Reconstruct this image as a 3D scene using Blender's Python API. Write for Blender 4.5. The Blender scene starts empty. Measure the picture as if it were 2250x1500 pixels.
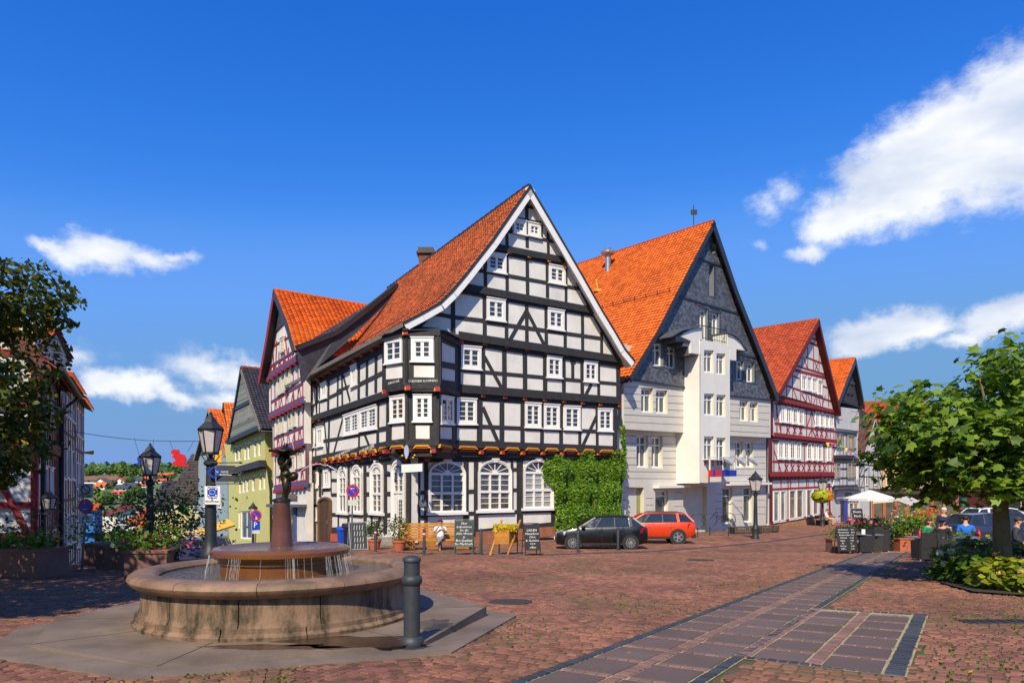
import bpy, bmesh, math, random
import numpy as np
from mathutils import Vector as V, Matrix
R = random.Random(7)
S = bpy.context.scene
COL = S.collection
# ------------------------------------------------------------------ camera
F, CX, HY, EYE = 1500.0, 1125.0, 1075.0, 1.7      # photo is 2250 x 1500
cam = bpy.data.cameras.new('camera'); co = bpy.data.objects.new('camera', cam); COL.objects.link(co)
co.location = (0, 0, EYE); co.rotation_euler = (math.pi/2, 0, 0)
cam.sensor_width = 36; cam.lens = 36*F/2250; cam.shift_y = (HY-750)/2250; cam.clip_start = .1; cam.clip_end = 5000
S.camera = co
# ------------------------------------------------------------------ light and sky
SUN_EL = math.radians(43); SH = V((-.22, -.975, 0)).normalized()
sd = V((SH.x*math.cos(SUN_EL), SH.y*math.cos(SUN_EL), math.sin(SUN_EL)))
sl = bpy.data.lights.new('sun', 'SUN'); sl.energy = 5.0; sl.angle = math.radians(.5); sl.color = (1, .88, .70)
so = bpy.data.objects.new('sun', sl); COL.objects.link(so); so.rotation_euler = sd.to_track_quat('Z', 'Y').to_euler()
W = bpy.data.worlds.new('World'); S.world = W; W.use_nodes = True
wn, wl = W.node_tree.nodes, W.node_tree.links
wn.clear()
wout = wn.new('ShaderNodeOutputWorld'); wbg = wn.new('ShaderNodeBackground'); wbg.inputs[1].default_value = .086
sky = wn.new('ShaderNodeTexSky'); sky.sky_type = 'NISHITA'; sky.sun_disc = False
sky.sun_elevation = SUN_EL; sky.sun_rotation = math.atan2(SH.x, SH.y)
sky.altitude = 300; sky.air_density = 1.0; sky.dust_density = .25; sky.ozone_density = 6.0
# polarised, deep blue grade of the clear sky (per channel response)
pre = wn.new('ShaderNodeVectorMath'); pre.operation = 'SCALE'; pre.inputs['Scale'].default_value = .1; wl.new(sky.outputs[0], pre.inputs[0])
crv = wn.new('ShaderNodeRGBCurve'); wl.new(pre.outputs[0], crv.inputs['Color'])
for ci, pts in enumerate((((0, 0), (.069, .0194), (.10, .05), (.138, .13), (.3, .18), (.6, .2)), ((0, 0), (.133, .156), (.19, .24), (.262, .355), (.45, .38), (.8, .34)), ((0, .3), (.283, .68), (.38, .82), (.503, .92), (.62, .80), (.9, .58)))):
    cv = crv.mapping.curves[ci]
    cv.points[0].location = pts[0]; cv.points[1].location = pts[-1]
    for p in pts[1:-1]: cv.points.new(*p)
crv.mapping.use_clip = False; crv.mapping.update()
hs = wn.new('ShaderNodeVectorMath'); hs.operation = 'SCALE'; hs.inputs['Scale'].default_value = 10; wl.new(crv.outputs[0], hs.inputs[0])
tc = wn.new('ShaderNodeTexCoord')
def wmath(op, a, b=None, c=None):
    n = wn.new('ShaderNodeMath'); n.operation = op
    for i, q in enumerate((a, b, c)):
        if q is None: continue
        if isinstance(q, (int, float)): n.inputs[i].default_value = q
        else: wl.new(q, n.inputs[i])
    return n.outputs[0]
def cdir(px, py): return V(((px-CX)/F, 1, (HY-py)/F)).normalized()
# domain distortion for ragged cloud edges
def wnoise(scale, detail, rough, vec, mul=(1, 1, 1), off=(0, 0, 0)):
    mp = wn.new('ShaderNodeMapping'); mp.inputs['Scale'].default_value = mul; mp.inputs['Location'].default_value = off
    wl.new(vec, mp.inputs['Vector'])
    n = wn.new('ShaderNodeTexNoise'); n.inputs['Scale'].default_value = scale; n.inputs['Detail'].default_value = detail
    n.inputs['Roughness'].default_value = rough; wl.new(mp.outputs[0], n.inputs['Vector'])
    return n
d0 = tc.outputs['Generated']
n1 = wnoise(9, 6, .6, d0)
sub = wn.new('ShaderNodeVectorMath'); sub.operation = 'SUBTRACT'; wl.new(n1.outputs['Color'], sub.inputs[0]); sub.inputs[1].default_value = (.5, .5, .5)
scl = wn.new('ShaderNodeVectorMath'); scl.operation = 'SCALE'; wl.new(sub.outputs[0], scl.inputs[0]); scl.inputs['Scale'].default_value = .085
add = wn.new('ShaderNodeVectorMath'); add.operation = 'ADD'; wl.new(d0, add.inputs[0]); wl.new(scl.outputs[0], add.inputs[1])
CL = [  # px, py, radius(px), vertical squash, weight
 (1850, 480, 100, 1.5, 1), (1930, 430, 120, 1.35, 1), (2030, 370, 150, 1.3, 1.1), (2130, 310, 170, 1.3, 1.15), (2240, 280, 200, 1.15, 1.15),
 (2380, 240, 240, 1.1, 1.15), (2540, 200, 240, 1.2, 1.1), (1770, 560, 45, 1.6, .75), (1690, 450, 55, 1.3, .42), (1740, 408, 50, 1.2, .42), (1660, 540, 35, 1.5, .4),
 (1880, 745, 90, 2.0, 1), (1960, 725, 110, 2.0, 1.05), (2040, 720, 70, 2.2, .8), (2200, 712, 100, 2.3, .95), (2120, 745, 80, 2.8, .7), (2300, 690, 120, 2.0, 1),
 (140, 552, 70, 2.2, .75), (215, 562, 95, 2.0, .85), (310, 572, 90, 2.8, .7), (385, 560, 50, 2.5, .6),
 (235, 842, 72, 1.8, .85), (310, 850, 85, 1.9, .85), (390, 868, 70, 2.6, .7), (450, 795, 90, 2.3, .62), (525, 812, 95, 2.4, .62), (170, 775, 90, 3.2, .45),
 (490, 860, 100, 2.6, .58), (600, 845, 70, 2.4, .5), (-150, 700, 160, 1.6, 1), (2700, 640, 200, 1.5, 1)]
cur = None
for (px, py, r, sq, w) in CL:
    c = cdir(px, py)
    mp = wn.new('ShaderNodeVectorMath'); mp.operation = 'MULTIPLY'; wl.new(add.outputs[0], mp.inputs[0]); mp.inputs[1].default_value = (1, 1, sq)
    ds = wn.new('ShaderNodeVectorMath'); ds.operation = 'DISTANCE'; wl.new(mp.outputs[0], ds.inputs[0]); ds.inputs[1].default_value = (c.x, c.y, c.z*sq)
    rr = r/F*c.y*1.15
    v = wmath('MULTIPLY', wmath('SUBTRACT', 1.0, wmath('DIVIDE', ds.outputs['Value'], rr)), w)
    cur = v if cur is None else wmath('SMOOTH_MAX', cur, v, .25)
n2 = wnoise(26, 8, .62, d0, (1, 1, 1.6))
dens = wmath('ADD', cur, wmath('MULTIPLY', wmath('SUBTRACT', n2.outputs['Fac'], .5), .75))
mr = wn.new('ShaderNodeMapRange'); mr.interpolation_type = 'SMOOTHSTEP'
mr.inputs['From Min'].default_value = .04; mr.inputs['From Max'].default_value = .6; wl.new(dens, mr.inputs['Value'])
# cloud colour: softly modelled, bluish where thick and low
n3 = wnoise(7, 4, .5, d0, (1, 1, 2.2), (.3, .1, .2))
shd = wn.new('ShaderNodeMapRange'); shd.inputs['From Min'].default_value = .40; shd.inputs['From Max'].default_value = .64; wl.new(n3.outputs['Fac'], shd.inputs['Value'])
cm = wn.new('ShaderNodeMix'); cm.data_type = 'RGBA'; cm.inputs['A'].default_value = (9.6, 9.9, 10.4, 1); cm.inputs['B'].default_value = (5.6, 6.6, 8.6, 1); wl.new(shd.outputs[0], cm.inputs['Factor'])
mx = wn.new('ShaderNodeMix'); mx.data_type = 'RGBA'; wl.new(mr.outputs[0], mx.inputs['Factor']); wl.new(hs.outputs[0], mx.inputs['A']); wl.new(cm.outputs['Result'], mx.inputs['B'])
wl.new(mx.outputs['Result'], wbg.inputs[0]); wl.new(wbg.outputs[0], wout.inputs[0])
S.view_settings.view_transform = 'Standard'; S.view_settings.look = 'None'; S.view_settings.exposure = .22; S.view_settings.gamma = 1
# ------------------------------------------------------------------ materials
MATS = {}
def lin(r, g, b):
    f = lambda c: (c/255/12.92 if c/255 <= .04045 else ((c/255+.055)/1.055)**2.4)
    return (f(r), f(g), f(b))
def M(name, col=None, rough=.8, var=.18, scale=3., bump=.15, bscale=60., metal=0., col2=None, rnd=0., streak=None, coat=0., spec=.5, dirt=None, dirt_amt=.5, dscale=1.5, trans=0., dmul=None, dlo=.48, dhi=.72):
    """principled material: base colour varied by noise, optional per-piece variation (rnd attribute), streaks, dirt, bump"""
    if name in MATS: return MATS[name]
    m = bpy.data.materials.new(name); m.use_nodes = True; MATS[name] = m
    nt = m.node_tree; N, L = nt.nodes, nt.links; b = N['Principled BSDF']
    geo = N.new('ShaderNodeNewGeometry'); pos = geo.outputs['Position']
    def noise(sc, det=4, mul=None, ro=.6):
        n = N.new('ShaderNodeTexNoise'); n.inputs['Scale'].default_value = sc; n.inputs['Detail'].default_value = det; n.inputs['Roughness'].default_value = ro
        if mul:
            mp = N.new('ShaderNodeMapping'); mp.inputs['Scale'].default_value = mul; L.new(pos, mp.inputs['Vector']); L.new(mp.outputs[0], n.inputs['Vector'])
        else: L.new(pos, n.inputs['Vector'])
        return n.outputs['Fac']
    def mix(f, a, c, mode='MIX'):
        x = N.new('ShaderNodeMix'); x.data_type = 'RGBA'; x.blend_type = mode; x.clamp_factor = True
        for s, q in (('Factor', f), ('A', a), ('B', c)):
            if isinstance(q, (int, float)): x.inputs[s].default_value = q
            elif isinstance(q, tuple): x.inputs[s].default_value = (*q, 1)
            else: L.new(q, x.inputs[s])
        return x.outputs['Result']
    def rng(v, a, c, lo=0., hi=1.):
        x = N.new('ShaderNodeMapRange'); L.new(v, x.inputs['Value'])
        for s, q in (('From Min', a), ('From Max', c), ('To Min', lo), ('To Max', hi)): x.inputs[s].default_value = q
        return x.outputs[0]
    c1 = tuple(q*(1-var) for q in col); c2 = col2 or tuple(min(1, q*(1+var)) for q in col)
    mul = streak
    out = mix(rng(noise(scale, 5, mul), .3, .7), c1, c2)
    if rnd:
        at = N.new('ShaderNodeAttribute'); at.attribute_name = 'rnd'
        out = mix(1., out, mix(at.outputs['Fac'], (1-rnd,)*3, (1+rnd,)*3), 'MULTIPLY')
    if dirt:
        out = mix(rng(noise(dscale, 6, dmul, .7), dlo, dhi, 0, dirt_amt), out, dirt)
    L.new(out, b.inputs['Base Color'])
    L.new(rng(noise(scale*3, 3), .3, .7, max(.02, rough-.07), min(1, rough+.07)), b.inputs['Roughness'])
    b.inputs['Metallic'].default_value = metal; b.inputs['Coat Weight'].default_value = coat; b.inputs['Coat Roughness'].default_value = .04
    b.inputs['Specular IOR Level'].default_value = spec
    if trans: b.inputs['Transmission Weight'].default_value = trans
    if bump:
        bp = N.new('ShaderNodeBump'); bp.inputs['Strength'].default_value = bump; bp.inputs['Distance'].default_value = .02
        L.new(noise(bscale, 4, tuple(q*1. for q in streak) if streak else None), bp.inputs['Height']); L.new(bp.outputs[0], b.inputs['Normal'])
    return m
def leafmat(name, col, col2, tr=.35, dark=None):
    if name in MATS: return MATS[name]
    m = bpy.data.materials.new(name); m.use_nodes = True; MATS[name] = m
    nt = m.node_tree; N, L = nt.nodes, nt.links; b = N['Principled BSDF']
    at = N.new('ShaderNodeAttribute'); at.attribute_name = 'rnd'
    x = N.new('ShaderNodeMix'); x.data_type = 'RGBA'; L.new(at.outputs['Fac'], x.inputs['Factor']); x.inputs['A'].default_value = (*col, 1); x.inputs['B'].default_value = (*col2, 1)
    L.new(x.outputs['Result'], b.inputs['Base Color']); b.inputs['Roughness'].default_value = .5; b.inputs['Specular IOR Level'].default_value = .35
    t = N.new('ShaderNodeBsdfTranslucent'); ms = N.new('ShaderNodeMixShader'); ms.inputs[0].default_value = tr
    y = N.new('ShaderNodeMix'); y.data_type = 'RGBA'; y.blend_type = 'MULTIPLY'; y.inputs['Factor'].default_value = 1; L.new(x.outputs['Result'], y.inputs['A']); y.inputs['B'].default_value = (1.6, 1.6, .6, 1)
    L.new(y.outputs['Result'], t.inputs['Color'])
    L.new(b.outputs[0], ms.inputs[1]); L.new(t.outputs[0], ms.inputs[2]); L.new(ms.outputs[0], N['Material Output'].inputs['Surface'])
    return m
# ------------------------------------------------------------------ mesh and object helpers
PM = {}
class MB:
    def __init__(s): s.v = []; s.f = []; s.r = []; s.m = []; s.cur = 0.; s.cm = 0
    def add(s, vs, fs, r=None):
        o = len(s.v); s.v += [tuple(q) for q in vs]
        s.f += [tuple(i+o for i in f) for f in fs]; s.r += [s.cur if r is None else r]*len(fs); s.m += [s.cm]*len(fs)
        return s
    def hexa(s, p, r=None):   # p: 8 points, bottom loop then top loop
        return s.add(p, [(3, 2, 1, 0), (4, 5, 6, 7), (0, 1, 5, 4), (1, 2, 6, 5), (2, 3, 7, 6), (3, 0, 4, 7)], r)
    def box(s, x0, y0, z0, x1, y1, z1, r=None):
        return s.hexa([(x0, y0, z0), (x1, y0, z0), (x1, y1, z0), (x0, y1, z0), (x0, y0, z1), (x1, y0, z1), (x1, y1, z1), (x0, y1, z1)], r)
    def bar(s, a, b, w, h, up=(0, 0, 1), r=None):  # box from a to b, w across, h along up
        a, b, up = V(a), V(b), V(up); d = (b-a).normalized(); x = d.cross(up)
        if x.length < 1e-4: x = d.cross(V((1, 0, 0)))
        x.normalize(); u = x.cross(d).normalized(); x *= w/2; u *= h/2
        return s.hexa([a-x-u, a+x-u, a+x+u, a-x+u, b-x-u, b+x-u, b+x+u, b-x+u], r)
    def tube(s, pts, rad, n=8, cap=True):
        pts = [V(p) for p in pts]; o = len(s.v); k = len(pts)
        rads = rad if isinstance(rad, (list, tuple)) else [rad]*k
        pu = None; vs = []
        for i, p in enumerate(pts):
            d = (pts[min(i+1, k-1)]-pts[max(i-1, 0)]).normalized()
            if pu is None:
                pu = d.cross(V((0, 0, 1)));
                if pu.length < .05: pu = d.cross(V((1, 0, 0)))
            pu = (pu-d*pu.dot(d)).normalized(); w = d.cross(pu)
            for j in range(n):
                a = 2*math.pi*j/n; vs.append(p+(pu*math.cos(a)+w*math.sin(a))*rads[i])
        fs = [(i*n+j, i*n+(j+1) % n, (i+1)*n+(j+1) % n, (i+1)*n+j) for i in range(k-1) for j in range(n)]
        if cap: fs += [tuple(range(n))[::-1], tuple(range((k-1)*n, k*n))]
        return s.add(vs, fs)
    def lathe(s, prof, c=(0, 0, 0), n=24, sx=1., sy=1., closed=False, a0=0., a1=2*math.pi):
        full = abs(a1-a0-2*math.pi) < 1e-6; na = n if full else n+1; k = len(prof); vs = []
        for j in range(na):
            a = a0+(a1-a0)*j/n
            for (r, z) in prof: vs.append((c[0]+r*sx*math.cos(a), c[1]+r*sy*math.sin(a), c[2]+z))
        fs = []
        for j in range(n):
            j2 = (j+1) % na
            for i in range(k-1 if not closed else k):
                i2 = (i+1) % k; fs.append((j*k+i, j2*k+i, j2*k+i2, j*k+i2))
        if full and not closed:
            if prof[0][0] > 1e-4: fs.append(tuple(j*k for j in range(na))[::-1])
            if prof[-1][0] > 1e-4: fs.append(tuple(j*k+k-1 for j in range(na)))
        if not full and closed:
            fs.append(tuple(range(k))); fs.append(tuple(range((na-1)*k, na*k))[::-1])
        return s.add(vs, fs)
    def ball(s, c, rx, ry=None, rz=None, n=10, m=6):
        ry = ry or rx; rz = rz or rx
        pr = [(math.sin(math.pi*i/m), -math.cos(math.pi*i/m)) for i in range(m+1)]; vs = []; fs = []
        for j in range(n):
            a = 2*math.pi*j/n
            for (q, z) in pr: vs.append((c[0]+rx*q*math.cos(a), c[1]+ry*q*math.sin(a), c[2]+rz*z))
        for j in range(n):
            for i in range(m): fs.append((j*(m+1)+i, ((j+1) % n)*(m+1)+i, ((j+1) % n)*(m+1)+i+1, j*(m+1)+i+1))
        return s.add(vs, fs)
    def prism(s, poly, vec, r=None):  # polygon of 3d points extruded along vec
        k = len(poly); vec = V(vec); p = [V(q) for q in poly]; q = [a+vec for a in p]
        return s.add(p+q, [tuple(range(k))[::-1], tuple(range(k, 2*k))]+[(i, (i+1) % k, k+(i+1) % k, k+i) for i in range(k)], r)
    def xf(s, mat, i0=0):
        for i in range(i0, len(s.v)): s.v[i] = tuple(mat @ V(s.v[i]))
        return s
def mesh(mb, name, mats, smooth=False):
    me = bpy.data.meshes.new(name); me.from_pydata(mb.v, [], mb.f)
    for q in (mats if isinstance(mats, (list, tuple)) else [mats]): me.materials.append(q)
    if any(mb.m): me.polygons.foreach_set('material_index', mb.m)
    if any(mb.r):
        a = me.attributes.new('rnd', 'FLOAT', 'FACE'); a.data.foreach_set('value', mb.r)
    if smooth: me.polygons.foreach_set('use_smooth', [True]*len(me.polygons))
    me.update(); return me
def tag(o, label=None, cat=None, group=None, kind=None):
    if label: o['label'] = label
    if cat: o['category'] = cat
    if group: o['group'] = group
    if kind: o['kind'] = kind
    return o
def obj(name, mb, mats, parent=None, label=None, cat=None, group=None, kind=None, local=False, smooth=False):
    if parent is not None and not local and PM.get(parent.name) is not None:
        mb = mb; inv = PM[parent.name]; vs = mb.v; mb.v = [tuple(inv @ V(q)) for q in vs]
    me = mesh(mb, name, mats, smooth)
    o = bpy.data.objects.new(name, me); COL.objects.link(o)
    if parent is not None: o.parent = parent; PM[o.name] = PM.get(parent.name)
    if smooth == 'auto': me.set_sharp_from_angle(angle=math.radians(40))
    return tag(o, label, cat, group, kind)
def thing(name, label, cat, loc=(0, 0, 0), rz=0., group=None, kind=None):
    o = bpy.data.objects.new(name, None); COL.objects.link(o); o.empty_display_size = .3
    o.location = loc; o.rotation_euler = (0, 0, rz)
    PM[o.name] = (Matrix.Translation(V(loc)) @ Matrix.Rotation(rz, 4, 'Z')).inverted()
    return tag(o, label, cat, group, kind)
KIDS = {}
def copy_tree(o, parent=None):
    c = o.copy(); COL.objects.link(c); c.parent = parent
    for ch in [q for q in o.children]: copy_tree(ch, c)
    return c
def copies(root, loc, rz=0., label=None, scale=None):
    c = copy_tree(root); c.location = loc; c.rotation_euler = (0, 0, rz)
    if scale: c.scale = scale
    if label: c['label'] = label
    return c
# ------------------------------------------------------------------ photo pixels to places
def at(px, py, d): return V(((px-CX)/F*d, d, EYE+(HY-py)/F*d))
def gz(x, y):
    g = 1.41+.04*y if y < 30 else 2.61+.02*(y-30)
    if y < 34 and y > 26: t = (y-26)/8; g = (1.41+.04*y)*(1-t)+(2.61+.02*(y-30))*t if y > 26 else g
    w = min(1, max(0, (-6-x)/5)); w = w*w*(3-2*w)
    s = (x+9)*-.62+(y-21)*.78
    if s > 0: g += .068*max(0, s-1)*w*min(1, s/6)
    return EYE-g
def onground(px, py):
    a, b = 2., 300.
    for _ in range(50):
        m = (a+b)/2; p = at(px, py, m)
        if p.z > gz(p.x, p.y): a = m
        else: b = m
    return at(px, py, a)
def ground(px, d):
    x = (px-CX)/F*d; return V((x, d, gz(x, d)))
class View:
    def __init__(s, ox, oy, k): s.o = (ox, oy); s.k = k
    def __call__(s, x, y): return (s.o[0]+x/s.k, s.o[1]+y/s.k)
class Fac:
    """vertical facade plane through plan points a and b (a is the left end seen from outside)"""
    def __init__(s, a, b, off=0.):
        s.a = V((a[0], a[1])); s.b = V((b[0], b[1])); d = (s.b-s.a).normalized(); s.d = d
        s.n = V((d.y, -d.x)); s.a0 = s.a+s.n*off
        s.n3 = V((s.n.x, s.n.y, 0)); s.d3 = V((d.x, d.y, 0))
    def shift(s, off): return Fac(s.a+s.n*off, s.b+s.n*off)
    def uz(s, px, py):
        k = (px-CX)/F   # x = k*y
        # a + u*d : a.x+u*dx = k*(a.y+u*dy)
        u = (k*s.a.y-s.a.x)/(s.d.x-k*s.d.y); dep = s.a.y+u*s.d.y
        return (u, EYE+(HY-py)/F*dep)
    def P(s, u, z, off=0.):
        p = s.a+s.d*u+s.n*off; return V((p.x, p.y, z))
    def px(s, px, py, off=0.):
        u, z = s.uz(px, py); return s.P(u, z, off)
# ------------------------------------------------------------------ facade pieces
def jit(k=.002): return R.uniform(-k, k)
def beam(fac, a, b, w, t=.035, back=.03, name='beam', mat=None, parent=None, wob=.05):
    """timber between two photo pixels lying on the facade, w metres wide, t proud"""
    u0, z0 = fac.uz(*a); u1, z1 = fac.uz(*b)
    return beam_uz(fac, u0, z0, u1, z1, w, t, back, name, mat, parent, wob)
def beam_uz(fac, u0, z0, u1, z1, w, t=.035, back=.03, name='beam', mat=None, parent=None, wob=.05):
    L = math.hypot(u1-u0, z1-z0) or 1e-3; du, dz = (u1-u0)/L, (z1-z0)/L; nu, nz = -dz, du
    t = t+jit(.0035); mb = MB(); mb.cur = R.random(); rings = []
    n = 2 if L < 1. else 4
    for i in range(n):
        q = i/(n-1); cu, cz = u0+(u1-u0)*q, z0+(z1-z0)*q
        wa, wb = w/2*(1+R.uniform(-wob, wob)), w/2*(1+R.uniform(-wob, wob))
        rings.append([fac.P(cu+nu*wa, cz+nz*wa, -back), fac.P(cu+nu*wa, cz+nz*wa, t), fac.P(cu-nu*wb, cz-nz*wb, t), fac.P(cu-nu*wb, cz-nz*wb, -back)])
    vs = [p for r in rings for p in r]
    fs = [(i*4+j, i*4+(j+1) % 4, i*4+4+(j+1) % 4, i*4+4+j) for i in range(n-1) for j in range(4)]+[(3, 2, 1, 0), tuple(range(4*n-4, 4*n))]
    mb.add(vs, fs)
    return obj(name, mb, mat, parent)
class Quad:
    """patch of a facade given by photo pixels: left x with top and bottom y, right x with top and bottom y"""
    def __init__(s, fac, xl, ytl, ybl, xr, ytr, ybr):
        s.f = fac; s.c = [fac.uz(xl, ybl), fac.uz(xr, ybr), fac.uz(xr, ytr), fac.uz(xl, ytl)]
        s.w = math.hypot(s.c[1][0]-s.c[0][0], s.c[1][1]-s.c[0][1]); s.h = (s.c[3][1]-s.c[0][1]+s.c[2][1]-s.c[1][1])/2
    @classmethod
    def uz(cls, fac, u0, z0, u1, z1):
        s = cls.__new__(cls); s.f = fac; s.c = [(u0, z0), (u1, z0), (u1, z1), (u0, z1)]; s.w = u1-u0; s.h = z1-z0; return s
    def P(s, a, b, off=0.):
        c = s.c; u = (c[0][0]*(1-a)+c[1][0]*a)*(1-b)+(c[3][0]*(1-a)+c[2][0]*a)*b; z = (c[0][1]*(1-a)+c[1][1]*a)*(1-b)+(c[3][1]*(1-a)+c[2][1]*a)*b
        return s.f.P(u, z, off)
    def box(s, mb, a0, a1, b0, b1, o0, o1, r=None):
        mb.hexa([s.P(a0, b0, o0), s.P(a1, b0, o0), s.P(a1, b0, o1), s.P(a0, b0, o1), s.P(a0, b1, o0), s.P(a1, b1, o0), s.P(a1, b1, o1), s.P(a0, b1, o1)], r)
def window(q, parent, cols=2, rows=4, frame=None, glass=None, fw=.10, mull=.10, bar=.035, base=0., proud=.09, sill=True, gl=None, transom=None, panes=True, trim=True, name='window'):
    """casement window on quad q: frame mesh > sash (bars), panes, sill"""
    mb = MB(); fa, fb = fw/q.w, fw/q.h; o1 = base+proud
    q.box(mb, 0, fa, 0, 1, base-.04, o1); q.box(mb, 1-fa, 1, 0, 1, base-.04, o1)
    q.box(mb, fa, 1-fa, 1-fb, 1, base-.04, o1-.002); q.box(mb, fa, 1-fa, 0, fb, base-.04, o1-.002)
    if trim:
        ta, tb = .03/q.w, .03/q.h
        q.box(mb, -ta, 1+ta, 1, 1+tb*1.6, base-.04, o1+.035)
    w = obj(name, mb, frame, parent)
    mb = MB(); o2 = o1-.028
    if mull and cols >= 2:
        m = mull/q.w/2
        for k in ([.5] if cols in (2, 4) and not transom == 'm3' else [1/3, 2/3]):
            q.box(mb, k-m, k+m, fb, 1-fb, base, o2)
        if cols == 4: pass
    ba, bb = bar/q.w/2, bar/q.h/2
    ia0, ia1, ib0, ib1 = fa, 1-fa, fb, 1-fb
    for j in range(1, rows):
        k = ib0+(ib1-ib0)*j/rows; q.box(mb, ia0, ia1, k-bb, k+bb, base, o2-.02)
    if cols > 2 or not mull:
        for j in range(1, cols):
            k = ia0+(ia1-ia0)*j/cols
            if mull and abs(k-.5) < .01: continue
            q.box(mb, k-ba, k+ba, ib0, ib1, base, o2-.022)
    if transom and transom != 'm3':
        q.box(mb, ia0, ia1, transom-.04/q.h, transom+.04/q.h, base, o2+.004)
    # sash rails inside the frame
    sa, sb = .035/q.w, .035/q.h
    for (x0, x1) in (((fa, .5), (.5, 1-fa)) if mull and cols in (2, 4) else ((fa, 1-fa),)):
        q.box(mb, x0, x1, fb, fb+sb, base, o2-.012); q.box(mb, x0, x1, 1-fb-sb, 1-fb, base, o2-.012)
        q.box(mb, x0, x0+sa, fb, 1-fb, base, o2-.014); q.box(mb, x1-sa, x1, fb, 1-fb, base, o2-.014)
    obj('sash', mb, frame, w)
    g0 = base+.006; 
    cc, rr = (cols, rows) if panes else (1, 1)
    for i in range(cc):
        for j in range(rr):
            mb = MB(); mb.cur = R.random()
            a0, a1 = ia0+(ia1-ia0)*i/cc, ia0+(ia1-ia0)*(i+1)/cc; b0, b1 = ib0+(ib1-ib0)*j/rr, ib0+(ib1-ib0)*(j+1)/rr
            k = R.uniform(-.004, .004)
            mb.add([q.P(a0, b0, g0+.012+k), q.P(a1, b0, g0+.012-k), q.P(a1, b1, g0+.012-k), q.P(a0, b1, g0+.012+k)], [(0, 1, 2, 3)])
            obj('pane', mb, glass, w)
    if sill:
        mb = MB(); q.box(mb, -.05/q.w, 1+.05/q.w, -.07/q.h, 0, base-.03, o1+.05); obj('sill', mb, frame, w)
    return w
def polywall(fac, pts, off, th, name, mat, parent):
    """solid wall slab from photo pixel outline, front face at off"""
    mb = MB(); P = [fac.px(*p, off) for p in pts]; mb.prism(P, fac.n3*-th)
    return obj(name, mb, mat, parent)
def holed(fac, outer, holes, depth, name, mat, parent, rmat=None, off=0.):
    """facade sheet with openings and their reveals; outer and holes are lists of photo pixels"""
    bm = bmesh.new(); ed = []
    def loop(pts):
        vs = [bm.verts.new(fac.px(*p, off)) for p in pts]
        for i in range(len(vs)): ed.append(bm.edges.new((vs[i], vs[(i+1) % len(vs)])))
    loop(outer)
    for h in holes: loop(h)
    bmesh.ops.triangle_fill(bm, use_beauty=True, edges=ed, normal=fac.n3)
    vs = [v.co.copy() for v in bm.verts]; bm.verts.index_update(); fs = [tuple(v.index for v in f.verts) for f in bm.faces]; bm.free()
    mb = MB(); mb.add(vs, fs)
    mb.cm = 1 if rmat else 0
    for h in holes:
        p = [fac.px(*q, off) for q in h]; b = [x-fac.n3*depth for x in p]; k = len(p)
        mb.add(p+b, [(i, (i+1) % k, k+(i+1) % k, k+i) for i in range(k)])
    return obj(name, mb, [mat, rmat] if rmat else mat, parent)
def tiles(surf, ns, nt, name, mats, parent, wave=.06, lip=.06, prof=(0, .9, 1, .35), col_r=None, kind='stuff', lab=None, smooth=False):
    """roof covering: ns x nt lapped tiles over surf(s,t) (t runs from ridge to eave); one mesh"""
    mb = MB(); k = len(prof); P = {}
    vs = []; fs = []; rs = []
    # surface samples
    for j in range(nt):
        t0, t1 = j/nt, min(1, (j+1.06)/nt)
        for i in range(ns):
            a = surf(i/ns, t0); b = surf((i+1)/ns, t0); c = surf(i/ns, t1); d = surf((i+1)/ns, t1)
            n = (b-a).cross(c-a).normalized()
            if n.z < 0: n = -n
            o = len(vs); rr = R.random()
            if R.random() < .06: rr = rr*.35
            h = lip*R.uniform(.85, 1.25)
            for q in range(k):
                x = q/(k-1); hh = wave*prof[q]
                p0 = a.lerp(b, x); p1 = c.lerp(d, x)
                vs += [p0+n*hh, p1+n*(hh+h), p1+n*(hh-.01)]
            for q in range(k-1):
                i0 = o+q*3; fs += [(i0, i0+1, i0+4, i0+3), (i0+1, i0+2, i0+5, i0+4)]; rs += [rr, rr*.6]
    mb.v = [tuple(p) for p in vs]; mb.f = fs; mb.r = rs; mb.m = [0]*len(fs)
    return obj(name, mb, mats, parent, kind=kind, label=lab, smooth=smooth)
def slates(surf, ns, nt, name, mat, parent, keep=None, diamond=True, kind='stuff'):
    mb = MB()
    for j in range(nt):
        for i in range(-1, ns+1):
            o = .5*(j % 2); a = (i+o)/ns; b = (i+1+o)/ns; m = (a+b)/2
            t0, t1, t2 = j/nt, (j+.75)/nt, (j+1.35)/nt
            if keep and not keep(m, (t0+t1)/2): continue
            cl = lambda q: min(1, max(0, q))
            p = lambda s, t: surf(cl(s), cl(t))
            A, B = p(a, t0), p(b, t0); n = (B-A).cross(p(a, t1)-A)
            if n.length < 1e-9: continue
            n.normalize()
            if SLN[0] is not None and n.dot(SLN[0]) < 0: n = -n
            l = R.uniform(.012, .02)
            mb.add([A+n*.002, B+n*.002, p(b, t1)+n*l, p(m, t2)+n*(l+.004), p(a, t1)+n*l], [(0, 1, 2, 3, 4)], R.random())
    return obj(name, mb, mat, parent, kind=kind)
SLN = [None]
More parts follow.
